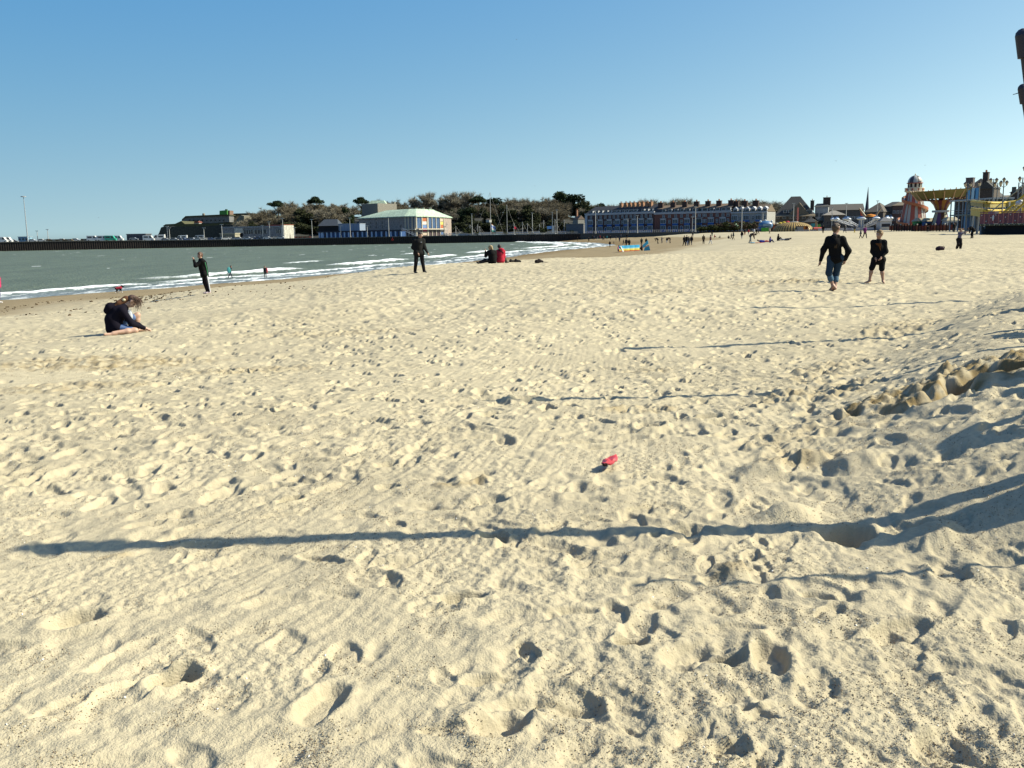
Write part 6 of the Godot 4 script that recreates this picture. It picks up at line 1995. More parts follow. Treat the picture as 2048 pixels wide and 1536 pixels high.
func build_right_rides() -> void:
	# dark red board fence along the foot of the fair
	var fence := thing("red_board_fence", "dark red board fence with posts along the foot of the helter skelter and carousel", "fence")
	var a := stand(1778, 262)
	var b := stand(1906, 222)
	var n := 22
	for i in n:
		var p := a.lerp(b, float(i) / n)
		var q := a.lerp(b, float(i + 1) / n)
		var m := (p + q) / 2
		m.y = ground(m.x, -m.z)
		var dir := (q - p).normalized()
		var w := p.distance_to(q)
		var X := Transform3D(Basis(dir, Vector3.UP, dir.cross(Vector3.UP)), m)
		part("board", sh().block(Vector3(0, 0.85, 0), Vector3(w * 0.9, 1.25, 0.08)).move(X).mesh(), [paint(0.13, 0.030, 0.018), paint(0.20, 0.055, 0.024), paint(0.11, 0.045, 0.026)][(i * 7) % 3], fence)
		part("post", sh().block(Vector3(w / 2, 0.9, 0.05), Vector3(0.2, 1.9, 0.2)).move(X).mesh(), paint(0.035, 0.018, 0.014), fence)
		if i % 3 == 1:
			part("lamp_globe", sh().ball(Vector3(0, 1.75, 0), Vector3(0.2, 0.2, 0.2), 8, 5).move(X).mesh(), paint(0.40, 0.36, 0.28), fence)
	# stalls between helter skelter and carousel
	for t in [[1839, 258, 0.05, 0.20, 0.07, "small green kiosk at the foot of the helter skelter"], [1856, 256, 0.10, 0.16, 0.30, "small blue ticket kiosk left of the carousel's purple skirt"], [1900, 244, 0.28, 0.29, 0.30, "small silver kiosk right of the carousel's purple skirt"]]:
		var k := thing("kiosk", t[5], "kiosk", stand(t[0], t[1]))
		part("wall", sh().box(Vector3(-1.5, 0, -1.5), Vector3(1.5, 2.6, 1.2)).mesh(), paint(t[2], t[3], t[4]), k)
		part("hatch", sh().box(Vector3(-1.1, 1.2, 1.203), Vector3(1.1, 2.1, 1.26)).mesh(), paint(0.02, 0.02, 0.025), k)
		part("roof", sh().hexa([Vector3(-1.8, 2.603, 1.6), Vector3(1.8, 2.603, 1.6), Vector3(1.8, 2.603, -1.7), Vector3(-1.8, 2.603, -1.7), Vector3(-0.9, 3.5, 0.7), Vector3(0.9, 3.5, 0.7), Vector3(0.9, 3.5, -0.9), Vector3(-0.9, 3.5, -0.9)]).mesh(), paint(0.34, 0.30, 0.22), k)
	# blue grey arcade of posts behind
	var d := 205.0
	var o := front("blue_grey_ride_hall", 1900, 214, 1985, 196, ground(95.0, 205.0), "blue grey two-storey ride hall of posts and rails between carousel and coaster", "ride hall")
	var L := front_len
	var steel := paint(0.20, 0.23, 0.26, 0.5)
	part("back_wall", box_mesh(Vector3(0, 0, -4), Vector3(L, 6.6, -3.6)), paint(0.10, 0.15, 0.20), o)
	part("upper_floor", box_mesh(Vector3(0, 3.4, -3.59), Vector3(L, 3.7, 0.3)), paint(0.17, 0.19, 0.17), o)
	part("roof_edge", box_mesh(Vector3(-0.2, 6.6, -4.1), Vector3(L + 0.2, 6.9, 0.4)), steel, o)
	for i in 11:
		part("post", box_mesh(Vector3(L * i / 10.0 - 0.1, 0, 0), Vector3(L * i / 10.0 + 0.1, 6.6, 0.2)), steel, o)
	for i in 10:
		var x := L * (i + 0.5) / 10.0
		part("panel", box_mesh(Vector3(x - 0.7, 0.4, -3.58), Vector3(x + 0.7, 3.0, -3.5)), [paint(0.06, 0.12, 0.25), paint(0.20, 0.24, 0.28), paint(0.11, 0.12, 0.14)][i % 3], o)
		part("window", box_mesh(Vector3(x - 0.55, 4.2, -3.58), Vector3(x + 0.55, 6.0, -3.5)), paint(0.05, 0.09, 0.14, 0.2), o)
		part("rail", sh().tube(Vector3(L * i / 10.0, 4.6, 0.1), Vector3(L * (i + 1) / 10.0, 4.6, 0.1), 0.05, 0.05, 4).tube(Vector3(L * i / 10.0, 4.1, 0.1), Vector3(L * (i + 1) / 10.0, 4.1, 0.1), 0.04, 0.04, 4).mesh(), steel, o)
	# the yellow coaster
	d = 150.0
	var gy := ground(80.0, d)
	var base := col_at(1990, d, gy)
	var c := thing("yellow_coaster", "yellow roller coaster track on a silver lattice at the right edge", "roller coaster", base)
	var P := func(u, v, dd): return at(u, v, dd) - base
	var yellow := paint(0.40, 0.28, 0.02, 0.5)
	var ol := paint(0.20, 0.15, 0.02, 0.5)
	# curved bank at the left end, then a run to the right
	for lvl in 2:
		var v0: float = [401.5, 417.0][lvl]
		for rail in 2:
			var pts := []
			for k in 25:
				var t := k / 24.0
				var u := 1943.0 + 150.0 * t
				var dd := 150.0 + (6.0 if rail == 1 else 0.0) - 9.0 * sin(minf(t * 2.2, 1.0) * PI)
				pts.append(P.call(u, v0 + 4.0 * sin(t * 5.0) + (3.0 if rail else 0.0), dd))
			part("track_rail", sh().path(pts, 0.17, 6).mesh(), yellow, c)
		var bank := sh()
		for k in 24:
			var t := k / 24.0
			var t2 := (k + 1) / 24.0
			var A: Vector3 = P.call(1943.0 + 150.0 * t, v0 + 1.5 + 4.0 * sin(t * 5.0), 150.0 - 9.0 * sin(minf(t * 2.2, 1.0) * PI))
			var B: Vector3 = P.call(1943.0 + 150.0 * t2, v0 + 1.5 + 4.0 * sin(t2 * 5.0), 150.0 - 9.0 * sin(minf(t2 * 2.2, 1.0) * PI))
			var dn := Vector3(0, -0.62 if lvl == 0 else -0.95, 0)
			bank.hexa([A + dn, B + dn, B + dn + Vector3(0, 0, -0.2), A + dn + Vector3(0, 0, -0.2), A, B, B + Vector3(0, 0, -0.2), A + Vector3(0, 0, -0.2)])
		part("side_board", bank.mesh(), ol if lvl == 0 else yellow, c)
	for k in 9:
		var u := 1950.0 + k * 11.5
		var leg := sh().tube(P.call(u, 404.0, 149.0), Vector3(P.call(u, 404.0, 149.0).x, 0, 0.5), 0.12, 0.12, 6)
		part("support_post", leg.mesh(), paint(0.28, 0.30, 0.32, 0.4), c)
		if k < 8:
			part("lattice_brace", sh().tube(P.call(u, 412.0, 149.2), P.call(u + 11.5, 430.0, 149.2), 0.08, 0.08, 5).tube(P.call(u, 430.0, 149.2), P.call(u + 11.5, 412.0, 149.2), 0.08, 0.08, 5).mesh(), paint(0.26, 0.28, 0.30, 0.4), c)
	# the lift: three bright rails climbing right
	for k in 3:
		part("lift_rail", sh().tube(P.call(1998.0 + k * 9.5, 433.0, 140.0), P.call(2074.0 + k * 9.5, 368.0, 138.0), 0.17, 0.17, 6).mesh(), yellow if k != 1 else paint(0.42, 0.36, 0.15), c)
	for k in 7:
		var t := k / 6.0
		part("tie", sh().tube(P.call(lerpf(1998, 2074, t), lerpf(433, 368, t), 140.0 - 2.0 * t), P.call(lerpf(2017, 2093, t), lerpf(433, 368, t), 140.0 - 2.0 * t), 0.10, 0.10, 5).mesh(), yellow, c)
	part("long_brace", sh().tube(P.call(1975.0, 429.0, 139.5), P.call(2060.0, 361.0, 139.5), 0.09, 0.09, 5).mesh(), paint(0.28, 0.25, 0.14, 0.4), c)
	var car := part("coaster_car", sh().ball(P.call(2037.0, 406.0, 137.2), Vector3(0.42, 0.34, 0.4), 10, 6).mesh(), paint(0.42, 0.42, 0.42, 0.3), c)
	part("car_nose", sh().ball(P.call(2041.0, 402.5, 137.0), Vector3(0.3, 0.25, 0.3), 8, 5).mesh(), paint(0.35, 0.35, 0.37, 0.3), car)
	# the maroon deck with lamps before it
	var da := stand(1958, 136)
	var m := front("maroon_ride_deck", 1958, 136, 2120, 122, da.y, "maroon panelled ride deck with lamps on a dark raised base at the right edge", "ride deck")
	L = front_len
	var k0 := 136.0 / FOCAL
	part("base", box_mesh(Vector3(0.9, -0.3, -7.0), Vector3(L, 1.25, -0.2)), paint(0.018, 0.016, 0.015), m)
	part("floor", box_mesh(Vector3(0, 1.25, -7.2), Vector3(L, 1.5, 0.1)), paint(0.10, 0.085, 0.05), m)
	for i in 16:
		var x0 := L * i / 16.0 + 0.04
		var x1 := L * (i + 1) / 16.0 - 0.04
		var p := part("panel", box_mesh(Vector3(x0, 1.55, -0.1), Vector3(x1, 3.0, 0.05)), [paint(0.13, 0.026, 0.038, 0.6), paint(0.105, 0.020, 0.030, 0.6)][i % 2], m)
		part("lamp", sh().ball(Vector3((x0 + x1) / 2, [2.75, 1.9, 2.4][i % 3], 0.1), Vector3(0.10, 0.10, 0.06), 8, 5).mesh(), paint(0.5, 0.46, 0.38), p)
		part("edge_lamp", sh().ball(Vector3(x0 + 0.3, 1.38, 0.14), Vector3(0.09, 0.09, 0.06), 8, 5).mesh(), paint(0.48, 0.42, 0.25), m)
	part("handrail", sh().tube(Vector3(0, 3.15, 0), Vector3(L, 3.15, 0), 0.07, 0.07, 6).mesh(), paint(0.20, 0.07, 0.07), m)
	part("white_plaque", sh().ball(Vector3(L * 0.185, 2.35, 0.1), Vector3(0.2, 0.42, 0.06), 10, 6).mesh(), paint(0.5, 0.5, 0.48), m)
	for i in 5:
		part("step", box_mesh(Vector3(-0.9 + 0.14 * i, -0.3, -1.6 + 0.25 * i), Vector3(0.0, 0.28 * (i + 1), -1.35 + 0.25 * i)), paint(0.14, 0.15, 0.16), m)
	part("pay_box", box_mesh(Vector3(-0.4, 0.0, -2.4), Vector3(0.85, 3.3, -1.7)), paint(0.20, 0.22, 0.24), m)
	# lamp standards with lantern clusters
	for t in [[1980.5, 358, 146, "twin-lantern lamp standard left of its neighbour above the coaster"], [1989, 366, 146, "thin lamp standard between the twin-lantern ones above the coaster"], [2001, 363, 145, "lamp standard with three lanterns right of the dark house"], [2038, 355, 140, "lamp standard with two lanterns near the right edge"], [2046, 334, 138, "tallest lamp standard with lantern cluster at the right edge"], [1930, 366, 150, "short lamp standard with paired lanterns before the dark gabled house"], [1953, 364, 150, "lamp standard with one lantern before the dark gabled house"]]:
		var f := stand(t[0], t[2])
		var q := thing("lantern_standard", t[3], "lamp post", f)
		var h: float = at(t[0], t[1], t[2]).y - f.y
		part("post", sh().tube(Vector3.ZERO, Vector3(0, h, 0), 0.13, 0.07, 7).mesh(), paint(0.10, 0.11, 0.12, 0.5), q)
		var arms: Array = [[-0.45, 0.0], [0.45, 0.0]] if t[0] != 1953 else [[0.0, 0.0]]
		if t[0] == 2001 or t[0] == 2046:
			arms.append([0.0, 0.45])
		for ar in arms:
			var l := part("lantern", sh().lathe([Vector2(0.10, 0.0), Vector2(0.24, 0.45), Vector2(0.0, 0.45)], 6, Vector3(ar[0], h - 0.6 + ar[1], 0), false).mesh(), paint(0.40, 0.35, 0.25, 0.4), q)
			part("lantern_cap", sh().lathe([Vector2(0.30, 0.453), Vector2(0.08, 0.72), Vector2(0.0, 0.8)], 6, Vector3(ar[0], h - 0.6 + ar[1], 0), false).mesh(), paint(0.04, 0.03, 0.03), l)
			part("bracket", sh().tube(Vector3(0, h - 0.9, 0), Vector3(ar[0], h - 0.6 + ar[1], 0), 0.04, 0.04, 5).mesh(), paint(0.10, 0.11, 0.12), q)
	var pf := thing("lattice_mast", "bare grey ride mast behind the yellow coaster at the right edge", "mast", stand(2036, 152))
	var hm: float = at(2036, 365, 152).y - pf.position.y
	for x in [-0.5, 0.5]:
		part("leg", sh().tube(Vector3(x, 0, 0), Vector3(x * 0.8, hm, 0), 0.10, 0.10, 5).mesh(), paint(0.2, 0.21, 0.22), pf)
	for k in 8:
		part("rung", sh().tube(Vector3(-0.5, hm * k / 8.0, 0), Vector3(0.45, hm * (k + 1) / 8.0, 0), 0.05, 0.05, 4).mesh(), paint(0.2, 0.21, 0.22), pf)

# ---------------------------------------------------------------- the posts and play frames just out of the frame on the right
func build_posts() -> void:
	var dark := paint(0.012, 0.010, 0.020, 0.5)
	var tops := [[2.68, 4.48], [4.78, 8.1], [6.37, 11.95], [9.40, 17.5]]
	var words := ["nearest leaning dark post with capped top, its shadow crossing the whole sand", "second leaning dark post with capped top beyond the nearest", "leaning dark capped post seen at the top right corner", "farther leaning dark capped post with a small spike, at the right edge"]
	for k in 4:
		var tx: float = tops[k][0]
		var td: float = tops[k][1]
		var bx := tx + (0.70 if k == 2 else 0.88)
		var o := thing("leaning_post", words[k], "post", Vector3(bx, ground(bx, td) - 0.1, -td))
		var h := (3.86 if k == 2 else 4.0) - o.position.y
		var top := Vector3(tx - bx, h, 0)
		var lean := top.normalized()
		part("shaft", sh().tube(Vector3.ZERO, top - lean * 0.28, 0.062, 0.055, 14).mesh(), dark, o)
		var t := Transform3D(Basis(Vector3(lean.y, -lean.x, 0), lean, Vector3.BACK), top)
		var cap := sh().lathe([Vector2(0.055, -0.34), Vector2(0.088, -0.33), Vector2(0.088, -0.06), Vector2(0.075, -0.02), Vector2(0.04, 0.01), Vector2(0.0, 0.02)], 16)
		part("cap", cap.move(t).mesh(), dark, o)
		if k == 3:
			part("spike", sh().tube(top - lean * 0.12, top + Vector3(-0.16, -0.17, 0.0), 0.012, 0.006, 6).mesh(), dark, o)
	var f := thing("slim_flagpole", "slim low pole just outside the right edge of the near sand", "pole", Vector3(3.9, ground(3.9, 3.85), -3.85))
	part("pole", sh().tube(Vector3.ZERO, Vector3(0, 2.35, 0), 0.022, 0.014, 8).mesh(), dark, f)
	part("knob", sh().ball(Vector3(0, 2.36, 0), Vector3(0.03, 0.03, 0.03), 8, 5).mesh(), dark, f)
	# a hoop barrier, round-topped boards and a wedge-shaped frame
	var hp := thing("hoop_barrier", "low rounded hoop barrier at the foot of the nearest post", "barrier", Vector3(3.85, ground(3.85, 5.2), -5.2))
	var pts := []
	for k in 13:
		var a := PI * k / 12.0
		pts.append(Vector3(0, 0.62 + 0.20 * sin(a), 0.18 * cos(a)))
	pts.push_front(Vector3(0, -0.1, 0.18))
	pts.append(Vector3(0, -0.1, -0.18))
	part("hoop", sh().path(pts, 0.05, 10).mesh(), dark, hp)
	part("middle_bar", sh().tube(Vector3(0, -0.1, 0.04), Vector3(0, 0.80, 0.04), 0.05, 0.05, 8).mesh(), dark, hp)
	for t in [[4.05, 5.85, 0.66, 0.36, "nearer round-topped wooden board beyond the hoop barrier"], [4.0, 6.3, 0.75, 0.26, "low wooden board between the two round-topped ones"], [5.8, 9.1, 0.8, 0.55, "farther round-topped wooden board on the bank"], [5.9, 9.7, 0.8, 0.14, "narrow wooden upright beyond the farther board"], [7.4, 12.0, 0.8, 0.4, "farthest wooden board on the bank"]]:
		var b := thing("play_board", t[4], "board", Vector3(t[0], ground(t[0], t[1]) - 0.05, -t[1]))
		var pr := PackedVector2Array()
		var w: float = t[3] / 2
		pr.append(Vector2(-w, 0)); pr.append(Vector2(w, 0)); pr.append(Vector2(w, t[2] - 0.1)); pr.append(Vector2(w * 0.75, t[2] - 0.02)); pr.append(Vector2(0, t[2])); pr.append(Vector2(-w * 0.75, t[2] - 0.02)); pr.append(Vector2(-w, t[2] - 0.1))
		part("board", sh().prism(pr, -0.03, 0.03).move(Transform3D(Basis(Vector3.UP, PI / 2), Vector3.ZERO)).mesh(), paint(0.08, 0.05, 0.03), b)
		part("stake", sh().block(Vector3(0.06, t[2] * 0.35, 0), Vector3(0.06, t[2] * 0.7, 0.08)).mesh(), paint(0.06, 0.04, 0.025), b)
	var w := thing("wedge_ramp", "dark wedge-shaped play ramp beside the hoop barrier", "ramp", Vector3(2.86, ground(2.86, 4.2) - 0.05, -4.2))
	part("deck", sh().hexa([Vector3(0.0, 0.74, 0.03), Vector3(2.4, 0.0, 0.40), Vector3(2.4, 0.0, -0.75), Vector3(0.0, 0.74, -0.06), Vector3(0.0, 0.78, 0.03), Vector3(2.4, 0.05, 0.40), Vector3(2.4, 0.05, -0.75), Vector3(0.0, 0.78, -0.06)]).mesh(), paint(0.05, 0.035, 0.03), w)
	part("leg", sh().tube(Vector3(0.05, 0, 0), Vector3(0.05, 0.74, 0), 0.03, 0.03, 8).mesh(), dark, w)

# ---------------------------------------------------------------- people
# a body is one skin over tapered bones: distances to the bones, joined smoothly, meshed with surface nets
func skin(bones: Array, k: float, cell: float) -> ArrayMesh:
	var lo := Vector3.ONE * 1e9
	var hi := -lo
	for b in bones:
		var r: float = maxf(b[2], b[3])
		var R := Vector3.ONE * (r + cell * 2.0)
		var A: Vector3 = b[0]
		var B: Vector3 = b[1]
		lo = lo.min(A - R).min(B - R)
		hi = hi.max(A + R).max(B + R)
	var nx := int((hi.x - lo.x) / cell) + 2
	var ny := int((hi.y - lo.y) / cell) + 2
	var nz := int((hi.z - lo.z) / cell) + 2
	var f := PackedFloat32Array()
	f.resize(nx * ny * nz)
	f.fill(1.0)
	for b in bones:
		var A: Vector3 = b[0]
		var B: Vector3 = b[1]
		var ra: float = b[2]
		var rb: float = b[3]
		var pad := maxf(ra, rb) + k + cell * 1.5
		var l := (A.min(B) - Vector3.ONE * pad - lo) / cell
		var h := (A.max(B) + Vector3.ONE * pad - lo) / cell
		var ab := B - A
		var inv := 1.0 / maxf(ab.length_squared(), 1e-9)
		for z in range(maxi(int(l.z), 0), mini(int(h.z) + 2, nz)):
			for y in range(maxi(int(l.y), 0), mini(int(h.y) + 2, ny)):
				var o := (z * ny + y) * nx
				for x in range(maxi(int(l.x), 0), mini(int(h.x) + 2, nx)):
					var p := lo + Vector3(x, y, z) * cell
					var t := clampf((p - A).dot(ab) * inv, 0.0, 1.0)
					var d := p.distance_to(A + ab * t) - lerpf(ra, rb, t)
					var e := f[o + x]
					var m := maxf(k - absf(d - e), 0.0)
					f[o + x] = minf(d, e) - m * m * 0.25 / k
	var at_cell := PackedInt32Array()
	at_cell.resize(nx * ny * nz)
	at_cell.fill(-1)
	var v := PackedVector3Array()
	var n := PackedVector3Array()
	var idx := PackedInt32Array()
	var sy := nx
	var sz := nx * ny
	var offs := [0, 1, sy, sy + 1, sz, sz + 1, sz + sy, sz + sy + 1]
	var edges := [[0, 1], [2, 3], [4, 5], [6, 7], [0, 2], [1, 3], [4, 6], [5, 7], [0, 4], [1, 5], [2, 6], [3, 7]]
	var corner := [Vector3(0, 0, 0), Vector3(1, 0, 0), Vector3(0, 1, 0), Vector3(1, 1, 0), Vector3(0, 0, 1), Vector3(1, 0, 1), Vector3(0, 1, 1), Vector3(1, 1, 1)]
	for z in nz - 1:
		for y in ny - 1:
			var row := (z * ny + y) * nx
			for x in nx - 1:
				var o := row + x
				var inside := 0
				for q in 8:
					if f[o + offs[q]] < 0.0:
						inside += 1
				if inside == 0 or inside == 8:
					continue
				var s := Vector3.ZERO
				var c := 0
				for e in edges:
					var a := f[o + offs[e[0]]]
					var b := f[o + offs[e[1]]]
					if (a < 0.0) != (b < 0.0):
						s += (corner[e[0]] as Vector3).lerp(corner[e[1]], a / (a - b))
						c += 1
				s /= c
				at_cell[o] = v.size()
				v.append(lo + (Vector3(x, y, z) + s) * cell)
				var g := Vector3(f[o + 1] + f[o + sy + 1] + f[o + sz + 1] + f[o + sz + sy + 1] - f[o] - f[o + sy] - f[o + sz] - f[o + sz + sy], f[o + sy] + f[o + sy + 1] + f[o + sz + sy] + f[o + sz + sy + 1] - f[o] - f[o + 1] - f[o + sz] - f[o + sz + 1], f[o + sz] + f[o + sz + 1] + f[o + sz + sy] + f[o + sz + sy + 1] - f[o] - f[o + 1] - f[o + sy] - f[o + sy + 1])
				n.append(g.normalized())
	for z in range(1, nz - 1):
		for y in range(1, ny - 1):
			for x in range(1, nx - 1):
				var o := (z * ny + y) * nx + x
				var here := f[o] < 0.0
				for ax in 3:
					var st: int = [1, sy, sz][ax]
					if here == (f[o + st] < 0.0):
						continue
					var u: int = [sy, sz, 1][ax]
					var w: int = [sz, 1, sy][ax]
					var q0 := at_cell[o - u - w]
					var q1 := at_cell[o - w]
					var q2 := at_cell[o]
					var q3 := at_cell[o - u]
					if q0 < 0 or q1 < 0 or q2 < 0 or q3 < 0:
						continue
					if here:
						idx.append_array(PackedInt32Array([q0, q2, q1, q0, q3, q2]))
					else:
						idx.append_array(PackedInt32Array([q0, q1, q2, q0, q2, q3]))
	var m := ArrayMesh.new()
	if v.size() == 0:
		return m
	var arr := []
	arr.resize(Mesh.ARRAY_MAX)
	arr[Mesh.ARRAY_VERTEX] = v
	arr[Mesh.ARRAY_NORMAL] = n
	arr[Mesh.ARRAY_INDEX] = idx
	m.add_surface_from_arrays(Mesh.PRIMITIVE_TRIANGLES, arr)
	return m

# joints of a person 1.75 m tall who faces +z; +x is the figure's left
func standing() -> Dictionary:
	return {
		"pelvis": Vector3(0, 0.95, 0), "waist": Vector3(0, 1.10, 0.0), "chest": Vector3(0, 1.30, 0), "neck": Vector3(0, 1.48, -0.01), "head": Vector3(0, 1.63, 0.02), "face": Vector3(0, 0, 1),
		"shl": Vector3(0.18, 1.41, -0.01), "ell": Vector3(0.24, 1.13, -0.03), "wrl": Vector3(0.25, 0.88, 0.05),
		"shr": Vector3(-0.18, 1.41, -0.01), "elr": Vector3(-0.24, 1.13, -0.03), "wrr": Vector3(-0.25, 0.88, 0.05),
		"hil": Vector3(0.09, 0.92, 0), "knl": Vector3(0.10, 0.50, 0.02), "anl": Vector3(0.11, 0.08, -0.03), "tol": Vector3(0.12, 0.03, 0.13),
		"hir": Vector3(-0.09, 0.92, 0), "knr": Vector3(-0.10, 0.50, 0.02), "anr": Vector3(-0.11, 0.08, -0.03), "tor": Vector3(-0.12, 0.03, 0.13),
	}

func pose(over: Dictionary) -> Dictionary:
	var j := standing()
	for k in over:
		j[k] = over[k]
	return j

func hand_end(el: Vector3, wr: Vector3) -> Vector3:
	return wr + (wr - el).normalized() * 0.085

func body_bones(j: Dictionary, s: float, thick: float) -> Array:   # s scales the radii
	var B := []
	var up: Vector3 = (j.head - j.neck).normalized()
	var fwd: Vector3 = j.face
	fwd = (fwd - up * fwd.dot(up)).normalized()
	B.append([j.pelvis, j.waist, 0.125 * s * thick, 0.115 * s * thick])
	B.append([j.waist, j.chest, 0.115 * s * thick, 0.128 * s * thick])
	B.append([j.chest, j.neck, 0.12 * s * thick, 0.06 * s])
	B.append([j.neck, j.head, 0.055 * s, 0.055 * s])
	var H: Vector3 = j.head
	B.append([H - up * 0.045 * s + fwd * 0.02 * s, H + up * 0.03 * s - fwd * 0.01 * s, 0.072 * s, 0.092 * s])
	B.append([H - up * 0.085 * s + fwd * 0.045 * s, H - up * 0.04 * s + fwd * 0.05 * s, 0.036 * s, 0.05 * s])
	B.append([H - up * 0.03 * s + fwd * 0.095 * s, H + up * 0.012 * s + fwd * 0.09 * s, 0.017 * s, 0.011 * s])
	var side := up.cross(fwd)
	for q in [-1.0, 1.0]:
		B.append([H + side * q * 0.086 * s - up * 0.02 * s, H + side * q * 0.09 * s + up * 0.015 * s, 0.016 * s, 0.02 * s])
	for q in ["l", "r"]:
		B.append([j.chest.lerp(j["sh" + q], 0.3), j["sh" + q], 0.085 * s, 0.062 * s])
		B.append([j["sh" + q], j["el" + q], 0.052 * s, 0.040 * s])
		B.append([j["el" + q], j["wr" + q], 0.040 * s, 0.027 * s])
		var he := hand_end(j["el" + q], j["wr" + q])
		B.append([j["wr" + q], he, 0.027 * s, 0.033 * s])
		B.append([j.pelvis, j["hi" + q], 0.10 * s * thick, 0.092 * s])
		B.append([j["hi" + q], j["kn" + q], 0.082 * s, 0.055 * s])
		B.append([j["kn" + q], j["kn" + q].lerp(j["an" + q], 0.35), 0.054 * s, 0.056 * s])
		B.append([j["kn" + q].lerp(j["an" + q], 0.35), j["an" + q], 0.056 * s, 0.036 * s])
		var toe: Vector3 = j["to" + q]
		var an: Vector3 = j["an" + q]
		B.append([an + (an - toe).normalized() * 0.03 - Vector3(0, 0.035, 0) * s, toe, 0.034 * s, 0.030 * s])
	return B

func fingers(j: Dictionary, s: float) -> Shape:
	# five bent fingers to a hand, the thumb from the side of the palm
	var sp := sh()
	for q in ["l", "r"]:
		var wr: Vector3 = j["wr" + q]
		var el: Vector3 = j["el" + q]
		var d := (wr - el).normalized()
		var palm := hand_end(el, wr)
		var ac := d.cross(Vector3.RIGHT if absf(d.x) < 0.8 else Vector3.UP).normalized()
		var bend := d.cross(ac).normalized()
		for k in 4:
			var root := palm + ac * (k - 1.5) * 0.019 * s - d * 0.005
			var l: float = [0.034, 0.041, 0.038, 0.028][k] * s
			var mid := root + d * l + bend * 0.008
			var tip := mid + d * l * 0.75 + bend * 0.018
			sp.tube(root, mid, 0.0095 * s, 0.0085 * s, 6).tube(mid, tip, 0.0085 * s, 0.006 * s, 6)
		var tr := wr + d * 0.03 + ac * 0.028 * s
		var tm := tr + (d + ac * 0.9).normalized() * 0.035 * s
		sp.tube(tr, tm, 0.011 * s, 0.010 * s, 6).tube(tm, tm + (d + bend * 0.3).normalized() * 0.03 * s, 0.010 * s, 0.007 * s, 6)
	return sp

func top_bones(j: Dictionary, s: float, thick: float, hem: float, loose: float, sleeve := 1.0) -> Array:
	var B := []
	var e := loose
	var low: Vector3 = j.pelvis.lerp(j.waist, -hem)
	B.append([low, j.waist, 0.126 * s * thick + e, 0.128 * s * thick + e])
	B.append([j.waist, j.chest, 0.125 * s * thick + e, 0.138 * s * thick + e])
	B.append([j.chest, j.chest.lerp(j.neck, 0.75), 0.13 * s * thick + e, 0.072 * s + e])
	for q in ["l", "r"]:
		B.append([j.chest.lerp(j["sh" + q], 0.3), j["sh" + q], 0.092 * s + e * 0.6, 0.066 * s + e * 0.6])
		B.append([j["sh" + q], j["el" + q], 0.058 * s + e * 0.6, 0.050 * s + e * 0.7])
		if sleeve > 0.5:
			B.append([j["el" + q], j["el" + q].lerp(j["wr" + q], 0.97), 0.050 * s + e * 0.7, 0.036 * s + e * 0.4])
		B.append([low, j["hi" + q].lerp(j["kn" + q], maxf(hem, 0.0) * 0.3), 0.105 * s * thick + e, 0.098 * s * thick + e])
	return B

func leg_bones(j: Dictionary, s: float, long: float, loose: float) -> Array:   # long: 1 to the ankle, 0.5 to the knee
	var B := []
	B.append([j.pelvis.lerp(j.waist, 0.35), j.pelvis, 0.125 * s + loose, 0.13 * s + loose])
	for q in ["l", "r"]:
		B.append([j.pelvis, j["hi" + q], 0.11 * s + loose, 0.10 * s + loose])
		B.append([j["hi" + q], j["kn" + q].lerp(j["hi" + q], maxf(0.0, 1.0 - long * 2.0)), 0.094 * s + loose, 0.066 * s + loose])
		if long > 0.5:
			B.append([j["kn" + q], j["kn" + q].lerp(j["an" + q], (long - 0.5) * 1.92), 0.067 * s + loose, 0.052 * s + loose])
	return B

func hair_bones(j: Dictionary, s: float, long: float) -> Array:
	var up: Vector3 = (j.head - j.neck).normalized()
	var fwd: Vector3 = j.face
	fwd = (fwd - up * fwd.dot(up)).normalized()
	var H: Vector3 = j.head
	var B := [[H + up * 0.055 * s - fwd * 0.005 * s, H + up * 0.03 * s - fwd * 0.045 * s, 0.084 * s, 0.087 * s], [H + up * 0.03 * s - fwd * 0.04 * s, H - up * 0.04 * s - fwd * 0.055 * s, 0.085 * s, 0.062 * s]]
	var side := up.cross(fwd)
	for q in [-1.0, 1.0]:
		B.append([H + up * 0.06 * s + side * q * 0.03 * s, H + up * 0.0 * s + side * q * 0.066 * s - fwd * 0.02 * s, 0.06 * s, 0.036 * s])
	if s < 1.04:
		# uneven tufts
		for i in 18:
			var a := i * 2.399
			var r := 0.3 + 0.6 * fmod(i * 0.618, 1.0)
			var t: Vector3 = (up * (1.05 - r) + (side * cos(a) + fwd * (sin(a) - 0.25)) * r).normalized()
			var q: Vector3 = H + up * 0.02 * s + t * 0.088 * s
			if t.dot(fwd) > 0.75:
				continue
			B.append([q, q + (t + Vector3(0.35, -0.3, 0.0)).normalized() * 0.032 * s, 0.022 * s, 0.009 * s])
	if long > 0.0:
		B.append([H - up * 0.02 * s - fwd * 0.06 * s, H - up * (0.06 + 0.22 * long) * s - fwd * 0.075 * s, 0.075 * s, 0.05 * s])
	return B

func shoe_bones(j: Dictionary, s: float) -> Array:
	var B := []
	for q in ["l", "r"]:
		var toe: Vector3 = j["to" + q]
		var an: Vector3 = j["an" + q]
		B.append([an + (an - toe).normalized() * 0.035 - Vector3(0, 0.035, 0) * s, toe, 0.045 * s, 0.040 * s])
		B.append([an, an - Vector3(0, 0.02, 0), 0.044 * s, 0.044 * s])
	return B

const SKIN := [0.29, 0.165, 0.115]

